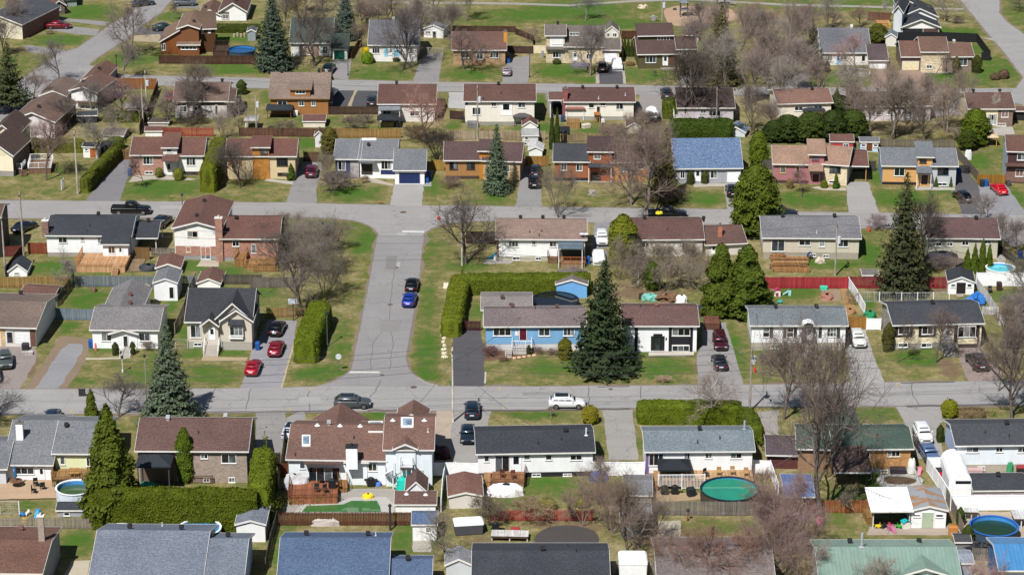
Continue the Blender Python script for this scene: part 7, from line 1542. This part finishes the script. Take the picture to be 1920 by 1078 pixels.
h.block(325,375,675,378,150,None,'#916a5c','#e0e4ea',kind='f',h=2.4,hr=4.7,D=6);h.block(880,375,1048,377,90,None,'#916a5c','#e0e4ea',kind='f',h=4.9,hr=6.1,D=3.6)
def spiral(label,x,y,h=2.8):
    b=G(x,y);t=thing('spiral_stair',label,'stairs',b);mb=MB();mb.tube((0,0,0),(0,0,h+.9),.06,n=8);mb.build('column',M('paint','#f0f2f4'),t)
    for k in range(14):
        a=.5+k*.32;z=h*(k+1)/14;mb=MB();p=[(.05*math.cos(a),.05*math.sin(a),z),(1.0*math.cos(a-.15),1.0*math.sin(a-.15),z),(1.0*math.cos(a+.15),1.0*math.sin(a+.15),z)];mb.slab(p,.05);mb.build('tread',M('paint','#eef2f6'),t)
        mb=MB();mb.tube((math.cos(a),math.sin(a),z),(math.cos(a),math.sin(a),z+.9),.02,n=4);a2=a+.32;mb.tube((math.cos(a),math.sin(a),z+.9),(math.cos(a2),math.sin(a2),z+.9+h/14),.03,n=4);mb.build('baluster',M('paint','#eef2f6'),t)
spiral('white spiral stair at the large white house',845,545);deck('white balcony at the top of the spiral stair',888,552,966,552,1.4,2.8,'#e6eaf0','#f2f4f6','flr',skirt=False)
car('white and black suv left of the large white house',225,215,80,'#c4d0e0','suv',roof='#16181c');deck('brown timber deck with railings before the sliding doors',200,645,505,640,4.6,.9,'#a5694a','#6e4630','fl',stair=None);deck('lower timber steps right of the brown deck',508,572,565,570,2.5,.6,'#a87c4c','#8a6038','lr')
grill('black barbecue by the white wall',708,530);heap('blue cooler beside the barbecue','cooler','cooler',755,528,.7,.5,.6,'#5a7ac0');heap('grey covered furniture on the brown deck','covered_furniture','furniture',250,545,3.2,1.6,1.9,'#b8b8b8',rough=.4,seed=2);grill('black smoker on the brown deck',470,540,z=.9);chair('left black chair on the brown deck',375,565,'#26262a',0,.9);chair('black chair by the sliding doors',400,510,'#26262a',0,.9);chair('right black chair on the brown deck',430,570,'#26262a',30,.9)
# in-ground pool
t=thing('inground_pool','green inground pool with pale coping behind the brown fence','pool',G(500,650),'swimming pools');o=G(500,650)
def flat(pts,z,name,mat):
    mb=MB();mb.slab([G(*p)-Vector((o.x,o.y,0))+UPN*z for p in pts],.03);mb.build(name,mat,t)
flat([(230,700),(285,640),(500,632),(590,598),(800,598),(850,640),(850,700)],.05,'coping',M('concrete','#c4c2ba'));flat([(283,690),(312,655),(535,645),(590,622),(745,622),(765,660),(770,690)],.085,'water',M('water','#44743e'))
heap('yellow inflatable with black top by the pool','pool_inflatable','inflatable',690,600,1.4,1.0,.5,'#e8c020',rough=.3);heap('teal tarpaulin under the spiral stair','tarpaulin','tarp',922,545,2.2,1.6,1.5,'#18b0a0',rough=.3);
shed('brown roofed pool house with little gable',860,692,1106,692,648,560,'#7d5b52','#f0f0f2',kind='g',t=.42).pipe((927,578),(1045,582),h=.15,r=.12,c='#e0e0e0')
h=House('garden_shed','little brown gable behind the pool house','shed','backyard sheds');h.block(925,640,1050,640,570,500,'#7d5b52','#e8e8ea',kind='f',D=3.5,ov=.15,og=.15)
shed('pale shed with tan gable roof beside the white fence',1190,668,1394,664,596,566,'#98695a','#d6d0c6',D=5.5,left='#c4bcb0')
fence('white vinyl fence behind the tan gabled shed',[(1090,466),(1230,466),(1370,468)],1.7,'#f0f2f4','vinyl');fence('white vinyl fence along the pool house side',[(1165,470),(1150,560),(1140,690)],1.6,'#dfe3e8','vinyl');fence('long dark brown fence with pale studs',[(142,772),(400,772),(700,772),(962,772)],1.65,'#6a4432',gap=.03);fence('grey picket fence left of the blue roofed house',[(130,760),(90,900),(60,1050)],1.5,'#6a6660',gap=.03);fence('dark russet fence at the big hedge',[(140,480),(215,480)],1.9,'#6a3c24');fence('tall dark board fence left of the white house',[(20,405),(150,405)],1.7,'#3a2e28');fence('tan fence running back beside the white house',[(135,560),(165,380),(180,240)],1.7,'#8a8070')
h=House('blue_roof_bungalow','bright blue shingled bungalow at the bottom edge')
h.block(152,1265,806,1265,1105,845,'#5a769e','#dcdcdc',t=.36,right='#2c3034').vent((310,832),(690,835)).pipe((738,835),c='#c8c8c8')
h.block(828,1262,1070,1262,1130,975,'#5a769e','#dcdcdc',t=.36).vent((936,985))
b=G(827,800);t=thing('chimney_pipe','dark metal flue pipe beside the bright blue roof','chimney',b);mb=MB();hh=upto(827,652,b);mb.tube((0,0,0),(0,0,hh),.12,n=10);mb.build('pipe',M('paint','#3a3234'),t);mb=MB();mb.lathe([(.2,hh-.02),(.22,hh+.1),(.05,hh+.3)],10);mb.build('cowl',M('paint','#2a2628'),t)
shed('white shed with bright blue roof by the brown fence',966,864,1112,864,772,690,'#5c7aa4','#f0f0f2',kind='g',t=.35).win(1045,780,1075,815,2);heap('striped hammock on the brown fence','hammock','hammock',428,772,3.4,.5,.8,'#b4aaa4',rough=.5)
bare('dense bare tree right of the bright blue roof',1172,1015,640,'round2',350,'#6a604e','#7e6e58');box_thing('white covered trailer by the red fence','covered_trailer','trailer',1308,812,3.2,1.8,1.5,'#4a4a4e',top='#f0f0f0',rz=8);shed('grey clear roofed greenhouse at the bottom edge',1172,1100,1328,1100,1020,975,'#a4a6ac','#c8ccd0',D=3);pole('pale slender utility pole beside the lower driveway',1213,134,-325,col='#b8aea0',arm=True,lamp=(.4,-1.8));shed('tiny white metal shed above the greenhouse',1172,1000,1262,1000,975,950,'#d8dcdc','#d0d4d8',kind='g',t=.2)
car('dark blue saloon facing down the lower driveway',1305,235,-90,'#22303f');heap('black and red bicycles and bags by the white wall','bicycle_heap','bicycle',1138,355,2.0,1.6,1.4,'#4a2c30',rough=.9,seed=8)

Z('d',2)
h=House('white_bungalow','white bungalow with black roof and patio deck at lower centre')
h.block(-208,478,496,466,332,183,'#464a53','#eff3f9',t=.28,fz=443,fc='#2c2e30').vent((330,195)).pipe((160,275),(302,250)).pipe((457,215),h=.9,r=.1,c='#c8ccd0').wins((72,336,112,367,1),(206,336,246,368,1),(358,336,432,368,2),(-172,340,-140,378,1)).win(-105,340,-15,440,2).wins((122,452,177,475,2),(314,452,369,475,2)).door(-5,340,55,440,'#e8eef4')
deck('brown patio deck at the black roofed bungalow',-130,540,75,545,3,.8,'#a87c58','#7a4c34','fr');deck('tan stairs left of the brown patio deck',-175,535,-130,535,2.6,.7,'#c09468');chair('dark chair on the patio deck',-60,478,'#4a2c28',0,.8);chair('brown chair on the patio deck',10,482,'#6a3c30',20,.8);heap('long white covered furniture by the patio deck','covered_furniture','furniture',-40,582,4.4,1.6,1.3,'#eaeaea',rough=.3)
fence('tall white vinyl fence between the two bungalows',[(497,466),(650,466),(815,466)],1.75,'#f2f4f6','vinyl');heap('blue tarpaulin by the white vinyl fence','tarpaulin','tarp',535,490,2.2,1.4,1.0,'#2a66c0',rough=.5)
hedge('dense street hedge before the grey blue bungalow',[(770,130),(1000,128),(1410,132)],2.4,2.5,'#62721a');hedge('hedge running down the drive of the grey blue bungalow',[(1425,140),(1470,200),(1505,280)],2.0,2.2,'#56641a');bare('pale birch rising from the street hedge',1230,140,-245,'round3',400,'#b4aca4','#8a766c');shrub('small bare shrub on the lower street lawn',240,120,120,2.0,'#8a7464','young1');bush('yellow bush at the black roof end',480,140,100,'#8a8424',2.2)
h=House('grey_blue_bungalow','white bungalow with grey blue roof and green pool')
h.block(826,478,1476,474,322,185,'#8898a2','#f0f1f4',t=.28).vent((1156,185)).pipe((1143,265),(1280,238)).pipe((1432,180),h=1.1,r=.13,c='#9aa0a4').wins((843,328,932,402,3),(1060,325,1097,362,2),(1190,325,1233,358,2),(1345,325,1416,358,2)).panel(826,325,842,478,'#6a5a8a','paint')
deck('large pale timber deck behind the grey blue bungalow',880,545,1490,541,3.1,.95,'#cfa97c',None);fence('white balustrade along the large timber deck',[(900,549),(1045,548),(1186,547)],1.85,'#f2f4f6','rail',bay=3.2);gazebo('black hip roofed gazebo on the timber deck',908,542,1092,542,425,362,2.8,'#23272c','#26262a')
deck('reddish timber stairs at the deck end',838,560,900,560,4,.6,'#b0764c');chair('left tan deck chair above the green pool',1275,462,'#a8845a',0,.95);chair('middle tan deck chair above the green pool',1358,458,'#a8845a',0,.95);chair('right tan deck chair above the green pool',1442,466,'#a8845a',0,.95);chair('black folded chair on the timber deck',1195,470,'#26282c',40,.95)
pool('large round pool with emerald green water',1342,545,362,'#2f9478','#4a4038','#1c2b3a',h=1.35,dz=.2);grill('left black barbecue below the white balustrade',940,580);grill('black kettle smoker below the white balustrade',1002,578);box_thing('black covered heater beside the green pool','covered_heater','heater',1102,588,.9,.8,1.0,'#24262a',rz=20)
fence('weathered grey fence below the green pool',[(862,708),(1120,710),(1395,712),(1525,708)],1.75,'#8a847c',gap=.05);fence('white vinyl fence right of the green pool',[(1484,450),(1590,455),(1640,600)],1.7,'#f0f2f4','vinyl');fence('faded red fence left of the brown thicket',[(-140,742),(40,744),(215,744)],1.3,'#b04a48',gap=.04);fence('faded red and grey fence in the middle yard',[(220,742),(380,744),(500,744)],1.35,'#b45c54',gap=.05)
shed('grey shed with dull metal roof in the brown thicket',690,625,858,628,592,490,'#8e9096','#9a9890',kind='g',t=.22);shed('long grey translucent greenhouse in the brown thicket',672,850,855,850,760,655,'#9a9ca6','#8a8a8c',kind='g',t=.25)
for i,(x,y,t,w,k,c) in enumerate(((720,985,400,440,'vase2','#7a6450'),(600,800,400,260,'multi1','#8a6c58'),(370,742,560,160,'young1','#8a705c'),(110,740,590,280,'shrub1','#94784e'),(880,880,560,280,'round1','#7a6658'),(1240,1180,700,480,'round2','#8a5c4a'),(1040,1180,740,380,'multi1','#86604e'),(1400,1150,690,360,'round3','#8e6250'),(1560,960,400,330,'tall1','#80605a'),(-150,760,560,240,'shrub1','#6c5c48'),(190,1130,990,330,'multi1','#9a6c60'),(1620,1150,640,360,'vase1','#86645c'))):
    bare(('tall brown bare tree at the translucent greenhouse','bare reddish tree behind the grey shed','little bare tree before the faded fence','golden bare bush in the middle yard','bare tree right of the translucent greenhouse','wide russet budding tree at the bottom edge','left russet budding tree at the bottom edge','right russet budding tree at the bottom edge','mauve bare tree right of the green pool','bare bush beside the pale tan shed','reddish tree crown before the slate roof at the bottom','mauve tree at the bottom between the roofs')[i],x,y,t,k,w,'#6a5648',c)
bush('low yellow green bush in the middle yard',215,665,110,'#7a7c20',1.1);bush('second low green bush by the faded fence',430,655,80,'#76782a',1.0)
h=House('slate_roof_bungalow','slate roofed bungalow at the bottom centre');h.block(-232,1272,586,1272,1115,925,'#4a4f59','#b0b4b8',t=.28).vent((188,925)).pipe((395,935),(343,905))
h=House('brown_roof_bungalow','faded brown roofed bungalow behind russet trees at the bottom');h.block(905,1290,1602,1288,1135,900,'#918380','#a8a29c',t=.28).vent((1285,905),(1495,905),c='#7a4a44').pipe((1238,850),h=1.4,r=.12,c='#4a3a38')
box_thing('white party tent at the bottom edge','party_tent','tent',742,1090,3.0,2.6,2.6,'#eef0f0');grill('small black kettle on the middle yard',-102,806);deck('long white table with red cover in the middle yard',-130,870,100,875,1.6,.7,'#e8e6e2',skirt=False,name='garden_table',cat='table');fence('grey board fence at the bottom between roofs',[(600,1080),(700,1075),(900,1080)],1.7,'#9a968a',gap=.06);box_thing('red garden chest in the middle yard','garden_chest','chest',20,822,1.0,.7,.7,'#9a3434');lamp_post('copper bird feeder post by the grey fence',1083,742,665,'#6a3c24')

Z('d',3)
h=House('green_roof_house','ochre brick house with dark green roof')
h.block(440,452,905,446,308,170,'#526c61','#bd8440',t=.3,wk='brick',fz=422,fc='#c4c8cc').vent((540,175)).pipe((705,230)).wins((484,315,526,346,2),(619,315,661,349,2),(768,310,846,346,3),(727,430,772,450,2),fr='#e6dcc8')
h.block(215,440,440,446,308,170,'#526c61','#8a6440',t=.3,wk='brick');h.block(30,420,215,424,345,240,'#6a5a62','#5a3434',t=.25)
h.block(448,540,640,540,450,380,'#7a6256','#4a4038',kind='s',D=4,t=.3,open_=True,post='#5a4a40')
h=House('back_wing','green roofed wing behind the ochre brick house');h.block(415,330,600,330,180,None,'#526c61','#8a7450',kind='h',h=2.0,D=9,t=.3)
car('white suv facing down the right lower driveway',985,232,-86,'#f0f2f2','suv');car('blue grey car behind the white gate',1022,352,-84,'#6a82a8')
h=House('white_house','pale blue white house with slate roof at lower right')
h.block(1188,442,1700,436,284,142,'#565a62','#e4ebf6',t=.28,fz=396,fc='#c8beaa',left='#b8c8e4').vent((1503,150)).pipe((1370,205),(1518,228)).wins((1254,290,1331,321,2),(1436,290,1479,319,2),(1570,290,1628,321,2),(1324,408,1369,431,2),(1570,408,1620,430,2))
bush('column cedar at the slate roofed house drive',1092,256,44,'#3e4a20',2.2,'cyl1');Z('d',3)
def tunnel(label,x0,y0,x1,y1,D,hgt,col):
    A=G(x0,y0);B=G(x1,y1);U=B-A;L=U.length;t=thing('tent_garage',label,'tent',A,None,math.atan2(U.y,U.x));n=10;mb=MB();P_=[]
    for k in range(n+1): a=math.pi*k/n;P_.append((L/2-L/2*math.cos(a)*(1 if 0 < k < n else 1),hgt*(.55*min(1,math.sin(a)*3)+.45*math.sin(a))))
    for k in range(n):
        for j in range(5): y,y2=D*j/5,D*(j+1)/5;s=.06*(j % 2);mb.face([(P_[k][0],y,P_[k][1]-s),(P_[k][0],y2,P_[k][1]-.06*((j+1) % 2)),(P_[k+1][0],y2,P_[k+1][1]-.06*((j+1) % 2)),(P_[k+1][0],y,P_[k+1][1]-s)][::-1])
    mb.face([(p[0],0,p[1]) for p in P_]);mb.face([(p[0],D,p[1]) for p in P_][::-1]);mb.build('cover',M('paint',col),t)
    mb=MB();mb.box(.3*L,.95*L,-.04,-.01,hgt*.5,hgt*.62);mb.build('opening',M('paint','#1c1c20'),t)
tunnel('white arched tent garage at lower right',1140,585,1285,585,6.5,2.9,'#f2f4f6')
shed('dark slate roofed shed beside the tent garage',1298,605,1640,602,562,470,'#4c5058','#b8a8b0',kind='g',t=.25).vent((1450,470))
fence('tall white vinyl fence below the slate roofed shed',[(1155,680),(1380,680),(1680,678)],1.9,'#f2f4f6','vinyl');fence('white vinyl fence beside the tent garage',[(1012,440),(1080,540),(1150,650)],1.8,'#f0f2f4','vinyl');fence('white vinyl gate at the top of the tent garage',[(1010,440),(1170,438)],1.8,'#eef0f2','vinyl');fence('thin dark fence along the ochre house drive',[(925,270),(1000,380),(1015,440)],1.3,'#5a5048',gap=.06)
fence('white picket fence round the oval garden bed',[(722,470),(758,560),(975,556),(930,440)],.85,'#e8ecf0','picket');b=G(845,505);t=thing('garden_pond','oval stone ringed garden bed inside white pickets','garden bed',b);mb=MB();mb.lathe([(1.0,0),(1.0,.3),(.72,.3),(.72,.12)],20,sx=2.7,sy=1.9,cap=False);mb.build('stone_ring',M('concrete','#c8c4bc'),t);mb=MB();mb.lathe([(.75,.1),(.6,.2),(.01,.22)],20,sx=2.7,sy=1.9,cap=False);mb.build('soil',M('gravel','#6a5844'),t)
box_thing('dark barrel composter by the oval bed','composter','composter',832,462,1.8,.8,1.0,'#3a3238');heap('white oil tank at the ochre house corner','oil_tank','tank',915,445,1.0,.8,1.8,'#d8d8d4',rough=.1);toy('pink toy slide beside the ochre house',968,450,'#e07a8a',0,70);b=G(1080,470);box_thing('red snow blower by the white gate','snow_blower','machine',1080,470,1.1,.9,1.0,'#b8202c',top='#2a2a2e')
h=House('garden_shed','white shed with rusty metal roof and green door','shed','backyard sheds')
h.block(912,787,1126,787,684,650,'#9aa0a4','#f0f0f0',kind='f',D=5.5,ov=.2,og=.2,rk='rust').door(984,692,1048,784,'#a6b498',glass=False).win(930,700,972,718,1).win(1066,700,1112,720,1)
h=House('lean_to','white roofed open lean to full of toys','shelter');h.block(675,790,905,788,690,600,'#f0f0ee','#d8d8d4',kind='s',D=4.6,t=.12,open_=True,rk='paint',post='#c8c4bc')
for i,(x,c,k) in enumerate(((712,'#d8c020',1),(745,'#24262c',1),(778,'#a83850',1),(795,'#b8688c',0),(840,'#3a9a3c',1),(880,'#18a0a0',2))): toy(('yellow ride on toy under the lean to','black toy cart under the lean to','red toy car under the lean to','pink toy slide before the lean to','green toy under the lean to','teal toy house under the lean to')[i],x,785+(22 if i == 3 else 0),c,k,i*40)
deck('timber bench left of the lean to',645,770,685,768,2.5,.9,'#a8824c');fence('rust brown board fence behind the lean to',[(140,692),(330,694),(650,695)],1.6,'#a0623c',gap=.03);fence('tan side fence right of the rusty shed',[(1130,620),(1190,740),(1232,845)],1.7,'#a4978a');fence('grey fence at the bottom right yard',[(1290,985),(1410,990)],1.5,'#8e8880',gap=.05)
shed('blue flat roofed shed under the great bare tree',135,630,312,632,600,500,'#6a80b0','#5a6070',kind='g',t=.15,rk='metal');heap('bright pink ball on the lawn under the great tree','exercise_ball','ball',352,765,1.0,1.0,1.0,'#b8647c',rough=.05);chair('orange timber chair beside the rusty shed',1178,815,'#a86a34',0);box_thing('brown wooden cabinet by the tan side fence','cabinet','cabinet',1172,830,1.0,.6,1.1,'#b4783c')
bare('great bare elm rising over the ochre house',355,735,-590,'vase1',760,'#5e524c','#6c5a52',rz=1.1);bare('bare tree left of the great elm at the street',130,120,-540,'vase2',420,'#685a54','#7a665c');bare('mauve bare tree below the great elm',120,1010,560,'round1',440,'#6a5854','#8c6868');bare('bare tree before the rust brown fence',575,720,500,'young1',210,'#7a6a5c');bare('bare reddish tree at the left of the green metal roof',200,1180,760,'multi1',380,'#7a645c','#8c6c66');bare('bare tree top in front of the green metal roof',690,1300,930,'round2',330,'#8a7a6a');bare('pinkish bare tree by the blue metal roof',1300,1230,930,'round3',330,'#8a6a66','#a88480');bare('bare shrub tree before the blue metal roof',1500,1250,900,'young1',260,'#7a5c50','#a07068')
h=House('green_metal_house','house with pale green metal roof at the bottom right')
h.block(350,1245,1195,1245,1085,902,'#88a094','#d8dcd8',t=.28,rk='metal').vent((537,880),(963,880)).pipe((590,830),h=1.6,r=.14,c='#a0a4a8')
h.block(840,1250,1140,1250,1092,1035,'#82998c','#d8dcd8',kind='f',D=5.5,rk='metal')
h=House('blue_metal_house','house with bright blue metal roof at the lower right corner');h.block(1455,1225,1900,1225,1055,885,'#4f8cc0','#e0e4e8',t=.28,rk='metal',left='#4a74a8')
pool('octagonal pool with dark green water and blue rim',1425,774,300,'#25402c','#3a4a58','#2a62b0',h=1.3,dz=.5);deck('white pool ladder deck left of the octagonal pool',1240,742,1330,745,1.2,1.1,'#f0f0ee',skirt=False);deck('white pool deck right of the octagonal pool',1545,790,1640,790,2.5,1.2,'#f0f0f0',skirt=False)
shed('small dark grey shed at the tan side fence',1186,938,1276,938,880,842,'#54545c','#7a7a80',kind='g',t=.25);shed('pale blue roofed cabin below the dark grey shed',1190,1080,1290,1080,1010,945,'#a4b0c4','#8a94a4',kind='g',t=.2);bush('upper green bush by the tan side fence',1215,770,50,'#42501f',2.2,'cyl2');bush('lower green bush by the tan side fence',1262,890,66,'#4a5822',2.4,'cyl1');heap('dark tyres and bags below the octagonal pool','tyre_heap','tyres',1345,930,3.6,1.6,.9,'#24242a',rough=.8,seed=3);heap('green watering reel at the slate roofed house','hose_reel','hose reel',1522,440,.8,.6,1.2,'#3a8a5c');box_thing('pink bench against the slate roofed house','garden_bench','bench',1310,450,1.8,.7,.6,'#b89a98');box_thing('black mower on the right patio','lawn_mower','machine',1590,448,1.0,.8,.9,'#26282c',top='#8a2c30')
# ---------------------------------------------------------------- wires along the wide street and the back lots
def wtop(row,c,x,y,yt,dz=0):
    Z(row,c);b=G(x,y);return Vector((b.x,b.y,upto(x,yt,b)-.25+dz))
A_=wtop('d',1,1213,134,-325);B_=wtop('c',2,1716,1046,588);W0=A_+(A_-B_)*1.12;W0.z=9;E0=B_+(B_-A_)*1.15;E0.z=9
for nm,p,q in (('left',W0,A_),('centre',A_,B_),('right',B_,E0)):
    for k,(dy,dz,lv) in enumerate(((-.8,0,'front top'),(.8,0,'back top'),(0,-1.6,'middle'),(.1,-2.6,'lowest'))): wire('%s %s power line over the wide street' % (lv,nm),p+Vector((0,dy,dz)),q+Vector((0,dy,dz)),.7,.022)
C_=wtop('b',0,40,1035,592);D_=wtop('b',1,1487,952,725);E_=wtop('b',3,522,1028,640);F_=E_+(E_-D_)*1.0;F_.z=8
for nm,p,q in (('left',C_,D_),('centre',D_,E_),('right',E_,F_)):
    for k,(dy,dz,lv) in enumerate(((-.3,0,'upper'),(.3,-1.3,'lower'))): wire('%s %s power line over the middle back yards' % (lv,nm),p+Vector((0,dy,dz)),q+Vector((0,dy,dz)),.8,.02)
G_=wtop('a',0,1060,802,510);H_=wtop('a',1,1600,1012,618);I_=wtop('a',2,1474,905,632)
for nm,p,q in (('left',G_,H_),('right',H_,I_)): wire('%s power line over the far back yards' % nm,p,q,.8,.02)
# ================================================================ tree belts
ZF()
ORD=('first','second','third','fourth','fifth','sixth','seventh','eighth','ninth','tenth','eleventh','twelfth','thirteenth','fourteenth','fifteenth','sixteenth')
def belt(where,L,tints,kinds,wf=.75):
    for i,(x,y,h) in enumerate(sorted(L)):
        k=kinds[i % len(kinds)];c=tints[i % len(tints)]
        bare('%s bare tree from the left in %s' % (ORD[i],where),x,y,0,k,h*wf/mpp(x,y),'#7a6c62',c,hm=h)
MV=('#84706a','#7a6c64','#8a766a','#948a80','#8c7468')
belt('the tall tree belt beside the playground',[(1292,118,11),(1318,160,12),(1342,96,11),(1362,170,12),(1386,128,13),(1404,196,12),(1424,100,12),(1440,168,13),(1462,210,11),(1474,120,13),(1496,178,12),(1512,96,11),(1530,196,10),(1548,60,10)],MV,('tall1','tall2','vase2','tall3','round2'),.62)
belt('the yards behind the far right bungalows',[(1600,232,8),(1632,250,8),(1660,205,10),(1700,236,9),(1735,215,8),(1770,245,8),(1800,205,8)],('#8a7262','#7e6a5c','#947c66'),('tall3','round1','multi2','vase1'))
belt('the shrubby yards above the blue roof',[(1140,275,5),(1168,300,6.5),(1196,262,6),(1222,330,7),(1246,285,6)],('#8c6a60','#7e6c58','#8a7464'),('multi1','round3','multi2','vase2'))
belt('the street corner thicket',[(520,470,5),(548,505,6),(578,478,6.5),(606,520,6),(632,470,5.5),(640,548,4.5)],('#857a6c','#74695c','#8a7c6a'),('multi2','round2','multi1','vase1'),.9)
belt('the bare hedgerow behind the firewood',[(1166,505,5.5),(1192,540,5),(1222,515,6),(1250,545,5.5),(1282,512,6),(1308,545,5)],('#87795f','#796a5a','#8c7c66'),('multi2','multi1','round3','shrub1'),.85)
belt('the brown thicket above the bottom roofs',[(1092,985,6),(1118,945,6.5),(1150,1000,6),(1440,960,6.5),(1462,1020,7),(1490,975,6.5),(1515,1040,7)],('#8e6a5c','#86705e','#92706a'),('multi2','vase2','multi1','round3'),.8)
belt('the left yards beside the stucco bungalow',[(60,290,6),(215,255,6),(262,232,6),(420,262,6),(445,238,6)],('#8a7a6c','#7a6a64','#846e66'),('multi2','round1','vase2'),.8)
belt('the thicket behind the mossy and grey roofs',[(540,60,10),(572,30,11),(610,52,10),(676,40,11),(705,62,9),(738,36,10),(776,70,9),(812,44,10),(846,78,9),(874,40,9)],('#7e6c60','#8a7466','#76685e'),('tall3','vase2','round1','tall1','multi2'),.7)
belt('the far left street yards',[(28,62,8),(62,196,7),(176,214,7),(232,150,8),(318,236,7),(352,224,8)],('#7c6e66','#867068','#6e645e'),('vase1','round3','multi2','round2'),.85)
belt('the right end yards of the middle row',[(1840,420,6),(1880,470,6.5),(1902,640,8),(1916,560,7)],('#80706a','#746660'),('round1','multi2','vase2'),.85)
# service drops
Z('d',1);pA=wtop('d',1,1213,134,-325);pB=wtop('c',2,1716,1046,588)
for nm,p,(x,y,z) in (('the blue bungalow',pA,(980,590,4)),('the white house with skylights',pA,(740,800,5)),('the black roofed bungalow',pA,(1000,800,4.3)),('the blue grey roofed white bungalow',pB,(1420,575,4.3)),('the stone bungalow',pB,(1650,575,4.3)),('the grey blue bungalow',pB,(1400,800,4.3)),('the white house with black surround',pB,(1300,580,4.3))):
    ZF();wire('thin service wire down to '+nm,p+Vector((0,0,-1.6)),G(x,y,z),.5,.022)
